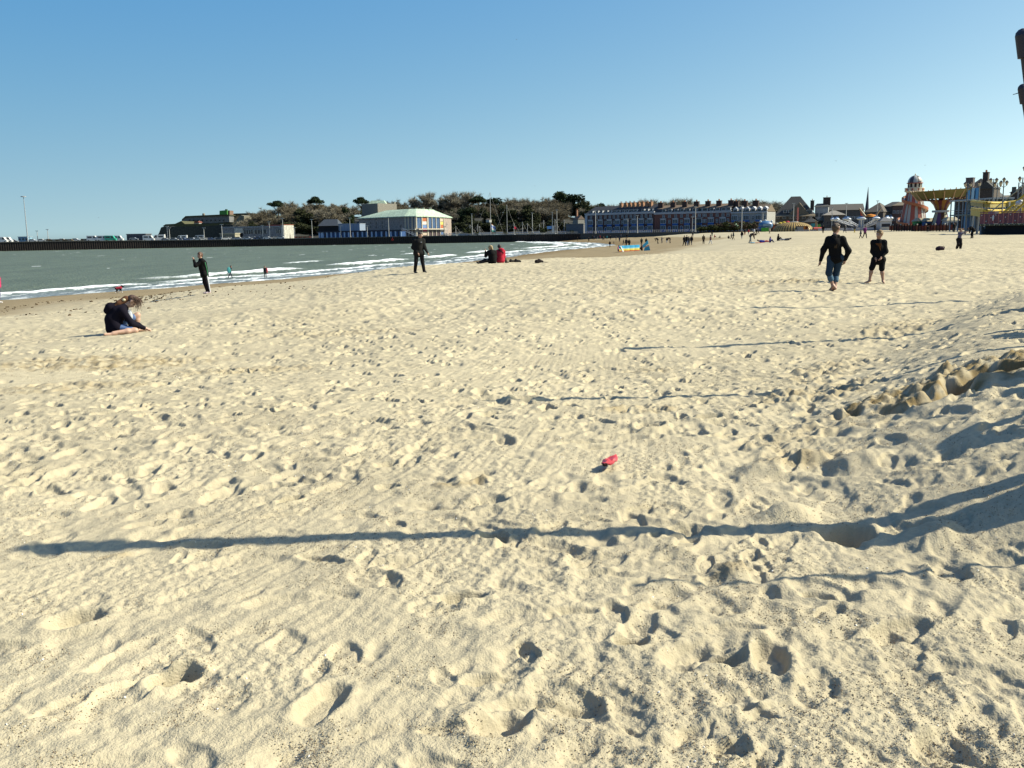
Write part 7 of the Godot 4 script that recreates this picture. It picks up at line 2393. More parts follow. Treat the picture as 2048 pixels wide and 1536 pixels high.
func person_at(called: String, foot: Vector3, turn: float, j: Dictionary, s: float, cell: float, look: Dictionary, label: String, group := "") -> Node3D:
	# look: top [r,g,b], hem, loose, thick, trousers [r,g,b], leg, hair [r,g,b], hair_long, shoes [r,g,b] or nothing, sleeve
	var o := thing("person", label, "person", foot, turn, group)
	var near := cell < 0.03
	var thick: float = look.get("thick", 1.0)
	var sk: Array = look.get("skin", SKIN)
	var bm := skin(body_bones(j, s, thick), 0.035 * s, cell)
	if near:
		var fs := fingers(j, s)
		var from := bm.surface_get_arrays(0)
		var vv := PackedVector3Array(from[Mesh.ARRAY_VERTEX])
		var nn := PackedVector3Array(from[Mesh.ARRAY_NORMAL])
		var ii := PackedInt32Array(from[Mesh.ARRAY_INDEX])
		var base := vv.size()
		vv.append_array(fs.v)
		nn.append_array(fs.n)
		for k in fs.v.size():
			ii.append(base + k)
		var arr := []
		arr.resize(Mesh.ARRAY_MAX)
		arr[Mesh.ARRAY_VERTEX] = vv
		arr[Mesh.ARRAY_NORMAL] = nn
		arr[Mesh.ARRAY_INDEX] = ii
		var body := ArrayMesh.new()
		body.add_surface_from_arrays(Mesh.PRIMITIVE_TRIANGLES, arr)
		bm = body
	part("body", bm, paint(sk[0], sk[1], sk[2], 0.6), o)
	if near:
		var up: Vector3 = (j.head - j.neck).normalized()
		var fwd: Vector3 = j.face
		fwd = (fwd - up * fwd.dot(up)).normalized()
		var side := up.cross(fwd)
		for q in [-1.0, 1.0]:
			part("eye", sh().ball(j.head + side * q * 0.034 * s + fwd * 0.079 * s + up * 0.004 * s, Vector3.ONE * 0.013 * s, 8, 5).mesh(), paint(0.03, 0.02, 0.018, 0.3), o)
		part("mouth", sh().ball(j.head + fwd * 0.092 * s - up * 0.062 * s, Vector3(0.020, 0.007, 0.014) * s, 8, 5).mesh(), paint(0.18, 0.06, 0.05, 0.5), o)
	var t: Array = look.top
	part(look.get("top_name", "jacket"), skin(top_bones(j, s, thick, look.get("hem", 0.15), look.get("loose", 0.008), look.get("sleeve", 1.0)), 0.06 * s, cell), paint(t[0], t[1], t[2], 0.85), o)
	var l: Array = look.trousers
	part(look.get("leg_name", "trousers"), skin(leg_bones(j, s, look.get("leg", 1.0), look.get("leg_loose", 0.006)), 0.035 * s, cell), paint(l[0], l[1], l[2], 0.85), o)
	var h: Array = look.hair
	part("hair", skin(hair_bones(j, s, look.get("hair_long", 0.0)), 0.014 * s, minf(cell, 0.02)), paint(h[0], h[1], h[2], 0.7), o)
	if look.has("shoes"):
		var c: Array = look.shoes
		part("shoes", skin(shoe_bones(j, s), 0.03 * s, cell), paint(c[0], c[1], c[2], 0.7), o)
	return o

func extra(o: Node3D, called: String, bones: Array, k: float, cell: float, c: Array) -> void:
	part(called, skin(bones, k, cell), paint(c[0], c[1], c[2], 0.85), o)

func facing(p: Vector3) -> float:   # the turn that makes a thing's +z look at the viewer
	return atan2(-p.x, -p.z)

func build_near_people() -> void:
	var black := [0.006, 0.006, 0.0065]
	# ---- girl sitting on the sand, leaning over what she digs (drawn from the side: her front is +x here)
	var p := spot(232, 668)
	var k := 1.0
	var j := {
		"pelvis": Vector3(-0.02, 0.13, 0), "waist": Vector3(-0.02, 0.24, 0), "chest": Vector3(0.07, 0.36, 0), "neck": Vector3(0.19, 0.475, 0.0), "head": Vector3(0.285, 0.53, 0.01), "face": Vector3(0.75, -0.62, 0.18),
		"shl": Vector3(0.12, 0.40, -0.13), "ell": Vector3(0.27, 0.20, -0.17), "wrl": Vector3(0.40, 0.10, -0.10),
		"shr": Vector3(0.13, 0.39, 0.13), "elr": Vector3(0.26, 0.17, 0.17), "wrr": Vector3(0.445, 0.085, 0.13),
		"hir": Vector3(0.0, 0.12, 0.08), "knr": Vector3(0.30, 0.06, 0.21), "anr": Vector3(-0.04, 0.045, 0.27), "tor": Vector3(-0.17, 0.03, 0.30),
		"hil": Vector3(0.0, 0.12, -0.08), "knl": Vector3(0.36, 0.29, -0.14), "anl": Vector3(0.33, 0.05, -0.17), "tol": Vector3(0.45, 0.03, -0.19),
	}
	var s := 0.80
	var o := person_at("person", p, facing(p), j, s, 0.013, {"top": [0.006, 0.005, 0.010], "hem": 0.30, "loose": 0.016, "trousers": [0.085, 0.13, 0.25], "leg_name": "denim_shorts", "leg": 0.40, "hair": [0.045, 0.022, 0.013], "thick": 1.12, "skin": [0.36, 0.225, 0.165]}, "girl with long windblown brown hair in a dark hooded jacket sitting on the sand digging")
	o.scale = Vector3.ONE * 0.95
	extra(o, "hood", [[Vector3(0.10, 0.46, 0), Vector3(-0.05, 0.44, 0), 0.075, 0.075], [Vector3(-0.05, 0.44, 0), Vector3(-0.11, 0.40, 0.0), 0.07, 0.05], [Vector3(-0.07, 0.48, 0), Vector3(-0.09, 0.38, 0.0), 0.035, 0.05]], 0.04, 0.012, [0.006, 0.005, 0.010])
	extra(o, "ponytail", [[Vector3(0.20, 0.57, 0), Vector3(0.08, 0.51, 0.03), 0.06, 0.045], [Vector3(0.08, 0.51, 0.03), Vector3(0.0, 0.455, 0.05), 0.045, 0.02]], 0.02, 0.012, [0.075, 0.036, 0.02])
	var strands := sh()
	rng.seed = 5
	for i in 90:
		var a := Vector3(0.33 + rng.randf_range(-0.06, 0.05), 0.60 + rng.randf_range(-0.03, 0.02), rng.randf_range(-0.07, 0.09))
		var q := a + Vector3(0.055 + rng.randf_range(-0.03, 0.03), -0.05, rng.randf_range(-0.02, 0.03))
		var e := q + Vector3(rng.randf_range(-0.06, 0.05), -0.10 + rng.randf_range(-0.09, 0.04), rng.randf_range(-0.03, 0.03))
		strands.tube(a, q, 0.0032, 0.0028, 3, false).tube(q, e, 0.0028, 0.0010, 3, false)
	part("loose_hair", strands.mesh(), paint(0.075, 0.040, 0.026, 0.7), o)
	part("hair_tie", sh().ball(Vector3(0.165, 0.565, 0.06), Vector3(0.03, 0.025, 0.02), 8, 5).mesh(), paint(0.40, 0.36, 0.25), o)
	part("white_top", sh().ball(Vector3(0.235, 0.30, 0.02), Vector3(0.05, 0.10, 0.06), 8, 6).mesh(), paint(0.36, 0.38, 0.42), o)
	# ---- boy in jeans walking off, back to us
	p = spot(1668, 583)
	j = {
		"pelvis": Vector3(0.01, 0.76, 0), "waist": Vector3(-0.01, 0.90, 0.0), "chest": Vector3(-0.02, 1.06, 0.01), "neck": Vector3(-0.02, 1.25, 0.0), "head": Vector3(-0.01, 1.40, -0.01), "face": Vector3(0.55, 0.05, -0.8),
		"shl": Vector3(-0.155, 1.155, 0.0), "ell": Vector3(-0.255, 0.93, 0.0), "wrl": Vector3(-0.31, 0.69, -0.03),
		"shr": Vector3(0.135, 1.155, 0.0), "elr": Vector3(0.27, 0.90, 0.03), "wrr": Vector3(0.215, 0.71, -0.02),
		"hil": Vector3(-0.08, 0.74, 0.0), "knl": Vector3(-0.125, 0.42, 0.05), "anl": Vector3(-0.03, 0.13, 0.05), "tol": Vector3(-0.10, 0.02, 0.0),
		"hir": Vector3(0.09, 0.74, 0.0), "knr": Vector3(0.03, 0.40, -0.08), "anr": Vector3(0.02, 0.09, 0.02), "tor": Vector3(-0.03, 0.03, -0.12),
	}
	o = person_at("person", p, facing(p), j, 0.88, 0.015, {"top": black, "hem": 0.12, "loose": 0.022, "trousers": [0.018, 0.034, 0.056], "leg_name": "rolled_jeans", "leg": 0.66, "leg_loose": 0.012, "hair": [0.045, 0.027, 0.015], "thick": 0.92}, "barefoot boy in black hooded top and rolled jeans walking away across the sand")
	extra(o, "hood", [[Vector3(-0.07, 1.225, 0.04), Vector3(0.05, 1.225, 0.04), 0.04, 0.04], [Vector3(-0.02, 1.20, 0.07), Vector3(-0.02, 1.12, 0.10), 0.045, 0.03]], 0.04, 0.017, [0.016, 0.015, 0.014])
	part("back_print", sh().block(Vector3(0.0, 1.01, 0.142), Vector3(0.06, 0.09, 0.012)).mesh(), paint(0.05, 0.032, 0.018), o)
	for e in [["anl", "knl"], ["anr", "knr"]]:
		var c: Vector3 = (j[e[1]] as Vector3).lerp(j[e[0]], 0.33)
		part("turn_up", skin([[c, c + (j[e[0]] - j[e[1]]).normalized() * 0.05, 0.066, 0.066]], 0.02, 0.015), paint(0.055, 0.10, 0.145), o)
	# ---- fair-haired boy facing us
	p = spot(1752, 567)
	j = {
		"pelvis": Vector3(0.04, 0.64, 0), "waist": Vector3(0.04, 0.77, 0), "chest": Vector3(0.025, 0.94, 0.01), "neck": Vector3(0.02, 1.13, 0.0), "head": Vector3(0.03, 1.275, 0.03), "face": Vector3(-0.5, -0.28, 0.82),
		"shl": Vector3(0.15, 1.06, 0.0), "ell": Vector3(0.20, 0.83, 0.02), "wrl": Vector3(0.115, 0.70, 0.12),
		"shr": Vector3(-0.11, 1.06, 0.0), "elr": Vector3(-0.115, 0.83, -0.02), "wrr": Vector3(-0.05, 0.69, 0.08),
		"hil": Vector3(0.12, 0.62, 0), "knl": Vector3(0.125, 0.38, 0.03), "anl": Vector3(0.165, 0.08, 0.0), "tol": Vector3(0.19, 0.025, 0.10),
		"hir": Vector3(-0.05, 0.62, 0), "knr": Vector3(-0.12, 0.40, 0.05), "anr": Vector3(-0.16, 0.09, 0.0), "tor": Vector3(-0.27, 0.02, 0.05),
	}
	o = person_at("person", p, facing(p), j, 0.86, 0.015, {"top": black, "top_name": "jumper", "hem": 0.30, "loose": 0.024, "thick": 0.82, "trousers": [0.006, 0.006, 0.0065], "leg_name": "long_shorts", "leg": 0.53, "leg_loose": 0.010, "hair": [0.14, 0.085, 0.032]}, "fair-haired barefoot boy in black jumper and long black shorts facing the camera")
	part("chest_print", sh().prism(PackedVector2Array([Vector2(-0.09, 0.09), Vector2(0.07, 0.09), Vector2(0.05, -0.10), Vector2(0.0, 0.02)]), 0.0, 0.012).move(Transform3D(Basis(Vector3.UP, -0.2), Vector3(0.02, 0.95, 0.128))).mesh(), paint(0.085, 0.035, 0.012), o)
	# ---- man photographing the sea with a phone
	p = spot(416, 587)
	j = {
		"pelvis": Vector3(-0.10, 0.90, 0), "waist": Vector3(-0.12, 1.05, 0), "chest": Vector3(-0.15, 1.25, 0), "neck": Vector3(-0.19, 1.44, 0), "head": Vector3(-0.215, 1.59, 0), "face": Vector3(-1, 0.05, 0.25),
		"shl": Vector3(-0.13, 1.36, 0.17), "ell": Vector3(-0.40, 1.17, 0.20), "wrl": Vector3(-0.46, 1.40, 0.06),
		"shr": Vector3(-0.16, 1.36, -0.17), "elr": Vector3(-0.42, 1.16, -0.16), "wrr": Vector3(-0.47, 1.40, -0.04),
		"hil": Vector3(-0.09, 0.88, 0.09), "knl": Vector3(-0.03, 0.47, 0.10), "anl": Vector3(0.05, 0.08, 0.09), "tol": Vector3(-0.07, 0.03, 0.12),
		"hir": Vector3(-0.12, 0.88, -0.09), "knr": Vector3(-0.11, 0.46, -0.08), "anr": Vector3(-0.02, 0.08, -0.09), "tor": Vector3(-0.15, 0.03, -0.08),
	}
	o = person_at("person", p, facing(p), j, 1.0, 0.022, {"top": black, "hem": 0.75, "loose": 0.03, "trousers": [0.008, 0.006, 0.008], "hair": [0.06, 0.026, 0.013], "shoes": [0.42, 0.34, 0.35], "thick": 1.08}, "man in black jacket with green side stripe raising a phone at the water's edge")
	for st in [[[Vector3(-0.03, 1.30, 0.20), Vector3(0.02, 1.05, 0.155), Vector3(0.045, 0.75, 0.14)], [0.05, 0.22, 0.10], "green_stripe", 0.014], [[Vector3(0.015, 0.74, 0.165), Vector3(0.05, 0.47, 0.145), Vector3(0.09, 0.10, 0.125)], [0.44, 0.44, 0.46], "white_stripe", 0.030]]:
		var pts: Array = st[0]
		var c: Array = st[1]
		part(st[2], sh().path(pts, st[3], 6).mesh(), paint(c[0], c[1], c[2]), o)
	var ph := thing("phone", "pale phone held up by the man in the green-striped jacket", "phone", p, facing(p))
	part("case", box_mesh(Vector3(-0.53, 1.50, -0.075), Vector3(-0.515, 1.575, 0.085)), paint(0.32, 0.32, 0.33, 0.4), ph)
	part("screen", box_mesh(Vector3(-0.514, 1.507, -0.068), Vector3(-0.511, 1.568, 0.078)), paint(0.05, 0.06, 0.08, 0.2), ph)
	# ---- man walking along the top of the wet sand
	p = spot(839, 546)
	j = {
		"pelvis": Vector3(0.0, 0.93, 0), "waist": Vector3(0, 1.08, 0), "chest": Vector3(0.02, 1.28, 0), "neck": Vector3(0.05, 1.46, 0.0), "head": Vector3(0.085, 1.60, 0.02), "face": Vector3(0.75, -0.12, 0.6),
		"shl": Vector3(0.20, 1.37, 0.0), "ell": Vector3(0.25, 1.08, 0.03), "wrl": Vector3(0.37, 0.85, 0.10),
		"shr": Vector3(-0.17, 1.37, 0.02), "elr": Vector3(-0.24, 1.08, 0.05), "wrr": Vector3(-0.06, 0.86, 0.17),
		"hil": Vector3(0.10, 0.90, 0), "knl": Vector3(0.14, 0.49, 0.04), "anl": Vector3(0.20, 0.08, 0.0), "tol": Vector3(0.28, 0.03, 0.10),
		"hir": Vector3(-0.10, 0.90, 0), "knr": Vector3(-0.13, 0.49, 0.04), "anr": Vector3(-0.19, 0.08, -0.02), "tor": Vector3(-0.12, 0.03, 0.10),
	}
	o = person_at("person", p, facing(p), j, 1.0, 0.024, {"top": [0.012, 0.012, 0.0115], "hem": 0.55, "loose": 0.03, "trousers": [0.010, 0.010, 0.011], "hair": [0.016, 0.012, 0.010], "shoes": [0.02, 0.018, 0.018], "thick": 1.15, "leg_loose": 0.015}, "man in dark grey jacket and black trousers walking before the surf")
	part("chest_logo", sh().block(Vector3(0.12, 1.30, 0.185), Vector3(0.055, 0.035, 0.02)).mesh(), paint(0.35, 0.36, 0.38), o)
	# ---- the couple sitting and watching the sea, backs to us
	p = spot(985, 527)
	j = {
		"pelvis": Vector3(0.0, 0.14, 0), "waist": Vector3(0.0, 0.28, 0.0), "chest": Vector3(-0.02, 0.48, 0.0), "neck": Vector3(-0.05, 0.65, 0.0), "head": Vector3(-0.09, 0.78, -0.01), "face": Vector3(-0.8, 0.0, -0.5),
		"shl": Vector3(-0.20, 0.56, -0.02), "ell": Vector3(-0.33, 0.38, -0.12), "wrl": Vector3(-0.34, 0.60, -0.16),
		"shr": Vector3(0.14, 0.56, 0.0), "elr": Vector3(0.16, 0.32, -0.08), "wrr": Vector3(-0.05, 0.30, -0.22),
		"hil": Vector3(-0.09, 0.13, 0), "knl": Vector3(-0.38, 0.17, -0.12), "anl": Vector3(-0.70, 0.05, -0.05), "tol": Vector3(-0.78, 0.08, -0.02),
		"hir": Vector3(0.06, 0.13, 0.02), "knr": Vector3(-0.30, 0.14, 0.14), "anr": Vector3(-0.62, 0.04, 0.18), "tor": Vector3(-0.72, 0.06, 0.18),
	}
	o = person_at("person", p, facing(p), j, 1.0, 0.022, {"top": black, "hem": 0.1, "loose": 0.03, "trousers": [0.012, 0.011, 0.011], "hair": [0.23, 0.17, 0.085], "hair_long": 0.2, "shoes": [0.012, 0.012, 0.012], "thick": 1.25}, "blonde woman in black sitting on the sand with one hand raised, facing the sea")
	part("hair_clip", sh().block(Vector3(-0.04, 0.79, 0.085), Vector3(0.02, 0.13, 0.03)).mesh(), paint(0.02, 0.015, 0.012), o)
	p = spot(1001, 526)
	j = {
		"pelvis": Vector3(0.0, 0.14, 0), "waist": Vector3(0.01, 0.28, 0.0), "chest": Vector3(0.02, 0.48, 0.0), "neck": Vector3(0.0, 0.66, -0.01), "head": Vector3(-0.035, 0.80, -0.03), "face": Vector3(-0.35, -0.15, -0.9),
		"shl": Vector3(-0.15, 0.57, -0.02), "ell": Vector3(-0.17, 0.33, -0.12), "wrl": Vector3(-0.04, 0.30, -0.30),
		"shr": Vector3(0.17, 0.57, 0.0), "elr": Vector3(0.19, 0.32, -0.04), "wrr": Vector3(0.10, 0.28, -0.24),
		"hil": Vector3(-0.08, 0.13, 0), "knl": Vector3(-0.11, 0.40, -0.34), "anl": Vector3(-0.10, 0.06, -0.55), "tol": Vector3(-0.1, 0.05, -0.68),
		"hir": Vector3(0.08, 0.13, 0.0), "knr": Vector3(0.24, 0.16, -0.30), "anr": Vector3(0.30, 0.05, -0.02), "tor": Vector3(0.40, 0.04, 0.0),
	}
	o = person_at("person", p, facing(p), j, 1.0, 0.022, {"top": [0.33, 0.022, 0.040], "hem": 0.05, "loose": 0.03, "trousers": [0.030, 0.030, 0.024], "hair": [0.020, 0.013, 0.010], "shoes": [0.03, 0.028, 0.02], "thick": 1.1}, "dark-haired man in a bright red hooded jacket sitting beside the blonde woman")
	extra(o, "hood", [[Vector3(-0.02, 0.68, 0.06), Vector3(0.12, 0.66, 0.08), 0.075, 0.075], [Vector3(0.07, 0.66, 0.09), Vector3(0.10, 0.58, 0.12), 0.075, 0.05]], 0.05, 0.022, [0.33, 0.022, 0.040])
	part("bag_strap", sh().path([Vector3(-0.13, 0.68, 0.09), Vector3(0.02, 0.60, 0.17), Vector3(0.18, 0.49, 0.15)], 0.022, 6).mesh(), paint(0.015, 0.012, 0.012), o)
	# things lying beside them
	for t in [[1024.5, 524.5, 0.4, "left of a pair of black shoes lying right of the seated couple"], [1035, 524, 0.1, "right of a pair of black shoes lying right of the seated couple"]]:
		var b := thing("shoe", t[3], "shoe", spot(t[0], t[1]), t[2])
		part("sole", skin([[Vector3(-0.12, 0.03, 0), Vector3(0.14, 0.03, 0), 0.045, 0.05]], 0.02, 0.012), paint(0.02, 0.018, 0.016), b)
		part("upper", skin([[Vector3(-0.12, 0.06, 0), Vector3(-0.08, 0.12, 0), 0.055, 0.05], [Vector3(-0.1, 0.07, 0), Vector3(0.12, 0.05, 0), 0.055, 0.045]], 0.03, 0.012), paint(0.012, 0.012, 0.013), b)
	var bag := thing("dark_bag", "small dark bag lying alone on the sand right of the couple's shoes", "bag", spot(1079, 526), 0.2)
	part("bag_body", skin([[Vector3(-0.14, 0.07, 0), Vector3(0.12, 0.05, 0), 0.10, 0.08], [Vector3(-0.02, 0.12, 0), Vector3(0.03, 0.1, 0), 0.08, 0.07]], 0.04, 0.02), paint(0.018, 0.015, 0.014), bag)
	part("strap", sh().path([Vector3(0.12, 0.06, 0.05), Vector3(0.3, 0.03, 0.1), Vector3(0.42, 0.02, 0.02)], 0.014, 5).mesh(), paint(0.018, 0.015, 0.014), bag)
	# ---- child with arms out near the rides, and the sack on the sand
	p = spot(1917, 498)
	j = pose({"pelvis": Vector3(0.0, 0.82, 0), "waist": Vector3(0.02, 0.98, 0.02), "chest": Vector3(0.06, 1.22, 0.05), "neck": Vector3(0.08, 1.42, 0.05), "head": Vector3(0.10, 1.58, 0.06), "face": Vector3(0.7, -0.1, 0.6), "shl": Vector3(0.18, 1.36, 0.04), "ell": Vector3(0.40, 1.36, 0.12), "wrl": Vector3(0.55, 1.44, 0.16), "shr": Vector3(-0.06, 1.36, -0.02), "elr": Vector3(0.18, 1.27, 0.2), "wrr": Vector3(0.44, 1.42, 0.22), "hil": Vector3(0.09, 0.80, 0.0), "knl": Vector3(0.16, 0.42, 0.08), "anl": Vector3(0.14, 0.08, -0.06), "hir": Vector3(-0.08, 0.80, 0), "knr": Vector3(-0.04, 0.42, 0.16), "anr": Vector3(-0.14, 0.08, -0.04)})
	o = person_at("person", p, facing(p), j, 1.05, 0.03, {"top": [0.095, 0.085, 0.12], "hem": 0.05, "trousers": [0.012, 0.010, 0.011], "leg_loose": 0.05, "hair": [0.16, 0.10, 0.045], "shoes": [0.02, 0.02, 0.02]}, "fair child in grey-violet top and wide black trousers reaching out near the maroon deck")
	o.scale = Vector3.ONE * 0.74
	var sack := thing("dark_sack", "rounded dark purple bag lying on the sand left of the reaching child", "bag", spot(1880, 501))
	part("sack_body", skin([[Vector3(-0.14, 0.10, 0), Vector3(0.14, 0.10, 0), 0.12, 0.11], [Vector3(-0.05, 0.14, 0), Vector3(0.06, 0.14, 0), 0.12, 0.11]], 0.05, 0.02), paint(0.022, 0.012, 0.020), sack)
	part("handle", sh().path([Vector3(0.1, 0.2, 0), Vector3(0.2, 0.26, 0), Vector3(0.26, 0.14, 0.02)], 0.016, 5).mesh(), paint(0.02, 0.012, 0.018), sack)
	# ---- bending grown-up in black by the deck
	p = spot(1944, 476.5)
	j = pose({"pelvis": Vector3(0.10, 0.90, 0), "waist": Vector3(0.0, 1.02, 0), "chest": Vector3(-0.14, 1.10, 0), "neck": Vector3(-0.28, 1.10, 0), "head": Vector3(-0.40, 1.06, 0), "face": Vector3(-0.4, -0.9, 0), "shl": Vector3(-0.2, 1.06, 0.17), "ell": Vector3(-0.24, 0.80, 0.2), "wrl": Vector3(-0.3, 0.58, 0.15), "shr": Vector3(-0.2, 1.06, -0.17), "elr": Vector3(-0.24, 0.80, -0.2), "wrr": Vector3(-0.3, 0.58, -0.15), "hil": Vector3(0.1, 0.88, 0.09), "knl": Vector3(0.02, 0.48, 0.1), "anl": Vector3(0.08, 0.08, 0.1), "tol": Vector3(-0.06, 0.03, 0.1), "hir": Vector3(0.1, 0.88, -0.09), "knr": Vector3(-0.1, 0.48, -0.1), "anr": Vector3(-0.06, 0.08, -0.1), "tor": Vector3(-0.2, 0.03, -0.1)})
	person_at("person", p, facing(p), j, 1.05, 0.04, {"top": [0.006, 0.006, 0.006], "hem": 0.5, "loose": 0.04, "trousers": [0.006, 0.006, 0.006], "hair": [0.02, 0.015, 0.012], "shoes": [0.01, 0.01, 0.01]}, "grown-up all in black bending over by the corner of the maroon deck")
	# ---- person cut by the left edge of the picture
	p = spot(-1, 606)
	person_at("person", p, facing(p) + PI * 0.5, standing(), 1.0, 0.03, {"top": [0.40, 0.025, 0.085], "hem": 0.2, "loose": 0.03, "trousers": [0.035, 0.018, 0.075], "hair": [0.05, 0.03, 0.02], "shoes": [0.4, 0.38, 0.36]}, "person in pink jacket and purple trousers cut off by the left edge")
	# ---- two bodyboarders at the surf line
	p = spot(461, 558)
	j = pose({"chest": Vector3(0.06, 1.30, 0), "neck": Vector3(0.12, 1.47, 0), "head": Vector3(0.17, 1.61, 0.02), "face": Vector3(1, -0.1, 0.2), "ell": Vector3(-0.18, 1.20, 0.18), "wrl": Vector3(-0.10, 1.0, 0.24), "elr": Vector3(-0.12, 1.14, -0.2), "wrr": Vector3(0.06, 0.95, -0.2), "knl": Vector3(-0.12, 0.5, 0.08), "anl": Vector3(-0.32, 0.08, 0.08), "tol": Vector3(-0.22, 0.03, 0.1), "knr": Vector3(0.16, 0.50, -0.05), "anr": Vector3(0.24, 0.08, -0.05), "tor": Vector3(0.38, 0.03, -0.05)})
	o = person_at("person", p, facing(p), j, 1.0, 0.04, {"top": [0.012, 0.016, 0.028], "top_name": "wetsuit_top", "hem": 0.1, "loose": 0.0, "trousers": [0.014, 0.020, 0.042], "leg_name": "wetsuit_legs", "leg_loose": 0.0, "hair": [0.03, 0.02, 0.015]}, "child in dark wetsuit striding right through the surf with a teal board")
	o.scale = Vector3.ONE * 0.88
	var bd := thing("teal_bodyboard", "teal bodyboard under the arm of the striding child in the surf", "bodyboard", p, facing(p))
	part("deck", sh().ball(Vector3(-0.12, 1.0, 0.24), Vector3(0.20, 0.36, 0.04), 12, 8).mesh(), paint(0.05, 0.25, 0.25, 0.4), bd)
	part("leash", sh().path([Vector3(-0.12, 0.7, 0.26), Vector3(-0.2, 0.55, 0.26), Vector3(-0.1, 0.5, 0.2)], 0.01, 4).mesh(), paint(0.02, 0.02, 0.02), bd)
	p = spot(531, 556)
	o = person_at("person", p, facing(p), pose({"head": Vector3(-0.03, 1.62, 0.02), "elr": Vector3(-0.21, 1.14, 0.0), "wrr": Vector3(-0.22, 0.92, 0.06), "ell": Vector3(0.22, 1.14, -0.02), "wrl": Vector3(0.20, 0.92, 0.05)}), 1.0, 0.04, {"top": [0.012, 0.012, 0.014], "top_name": "wetsuit_top", "hem": 0.1, "loose": 0.0, "trousers": [0.014, 0.018, 0.022], "leg_name": "wetsuit_legs", "leg_loose": 0.0, "hair": [0.012, 0.010, 0.009], "hair_long": 0.1}, "child in black wetsuit standing at the surf with a red board")
	o.scale = Vector3.ONE * 0.80
	bd = thing("red_bodyboard", "red bodyboard held at the side of the child standing in the surf", "bodyboard", p, facing(p))
	part("deck", sh().ball(Vector3(0.20, 0.86, 0.02), Vector3(0.10, 0.34, 0.05), 12, 8).mesh(), paint(0.34, 0.03, 0.04, 0.4), bd)
	part("leash", sh().path([Vector3(0.2, 0.55, 0.05), Vector3(0.26, 0.4, 0.05), Vector3(0.2, 0.3, 0.02)], 0.01, 4).mesh(), paint(0.02, 0.02, 0.02), bd)
	# ---- the little dog in a red coat
	p = spot(238, 586)
	var dog := thing("dog", "small black and white dog in a red coat trotting on the wet sand", "dog", p, facing(p))
	var D := [[Vector3(-0.16, 0.31, 0), Vector3(0.12, 0.33, 0), 0.085, 0.105], [Vector3(0.12, 0.34, 0), Vector3(0.22, 0.45, 0), 0.075, 0.055], [Vector3(0.22, 0.46, 0), Vector3(0.27, 0.45, 0), 0.066, 0.055], [Vector3(0.27, 0.44, 0), Vector3(0.35, 0.41, 0), 0.042, 0.026], [Vector3(-0.18, 0.34, 0), Vector3(-0.30, 0.42, 0), 0.03, 0.022], [Vector3(-0.30, 0.42, 0), Vector3(-0.40, 0.41, 0), 0.022, 0.012]]
	for z in [-0.04, 0.04]:
		D.append([Vector3(0.21, 0.50, z), Vector3(0.18, 0.56, z * 1.3), 0.025, 0.010])
	var L := []
	for t in [[0.13, 0.055, 0.06], [0.10, -0.055, -0.05]]:
		L.append([Vector3(t[0], 0.27, t[1]), Vector3(t[0] + t[2] * 0.6, 0.14, t[1]), 0.042, 0.026])
		L.append([Vector3(t[0] + t[2] * 0.6, 0.14, t[1]), Vector3(t[0] + t[2] * 1.4, 0.02, t[1]), 0.025, 0.022])
	for t in [[-0.15, 0.055, -0.05], [-0.13, -0.055, 0.06]]:
		L.append([Vector3(t[0], 0.27, t[1]), Vector3(t[0] + 0.05, 0.19, t[1]), 0.058, 0.036])
		L.append([Vector3(t[0] + 0.05, 0.19, t[1]), Vector3(t[0] - 0.04 + t[2] * 0.5, 0.11, t[1]), 0.034, 0.022])
		L.append([Vector3(t[0] - 0.04 + t[2] * 0.5, 0.11, t[1]), Vector3(t[0] - 0.02 + t[2], 0.02, t[1]), 0.022, 0.021])
	part("body", skin(D + L, 0.03, 0.014), paint(0.014, 0.012, 0.012, 0.9), dog)
	for l in 2:
		extra(dog, "white_stocking", [[L[l * 2 + 1][0], L[l * 2 + 1][1], 0.030, 0.028]], 0.02, 0.012, [0.42, 0.40, 0.38])
		extra(dog, "white_stocking", [[L[4 + l * 3 + 2][0], L[4 + l * 3 + 2][1], 0.028, 0.027]], 0.02, 0.012, [0.42, 0.40, 0.38])
	extra(dog, "red_coat", [[Vector3(-0.14, 0.32, 0), Vector3(0.12, 0.345, 0), 0.095, 0.113], [Vector3(0.1, 0.36, 0), Vector3(0.16, 0.41, 0), 0.09, 0.07]], 0.03, 0.016, [0.22, 0.020, 0.035])
	# ---- red glove lying in the prints
	p = spot(1220, 938)
	p.y = surface(p.x, -p.z)
	var gl := thing("crumpled_red_wrapper", "crumpled bright red wrapper lying in the footprints", "litter", p + Vector3(0, 0.03, 0), 1.1)
	var cr := sh()
	rng.seed = 12
	var G := []
	for i in 8:
		var row := []
		for q in 5:
			var t := i / 7.0
			var w := 0.035 * sin(PI * (0.12 + 0.8 * t)) + 0.006
			row.append(Vector3((t - 0.5) * 0.19, 0.018 + rng.randf_range(-0.006, 0.012) + 0.012 * (1.0 - absf(q - 2.0) / 2.0), (q - 2) / 2.0 * w))
		G.append(row)
	for i in 7:
		for q in 4:
			cr.quad(G[i][q], G[i + 1][q], G[i + 1][q + 1], G[i][q + 1])
			cr.quad(G[i][q] - Vector3(0, 0.006, 0), G[i][q + 1] - Vector3(0, 0.006, 0), G[i + 1][q + 1] - Vector3(0, 0.006, 0), G[i + 1][q] - Vector3(0, 0.006, 0))
	part("foil", cr.mesh(), paint(0.36, 0.030, 0.035, 0.35), gl)
	part("dark_end", sh().ball(Vector3(-0.085, 0.014, 0), Vector3(0.02, 0.011, 0.018), 8, 5).mesh(), paint(0.03, 0.018, 0.016), gl)
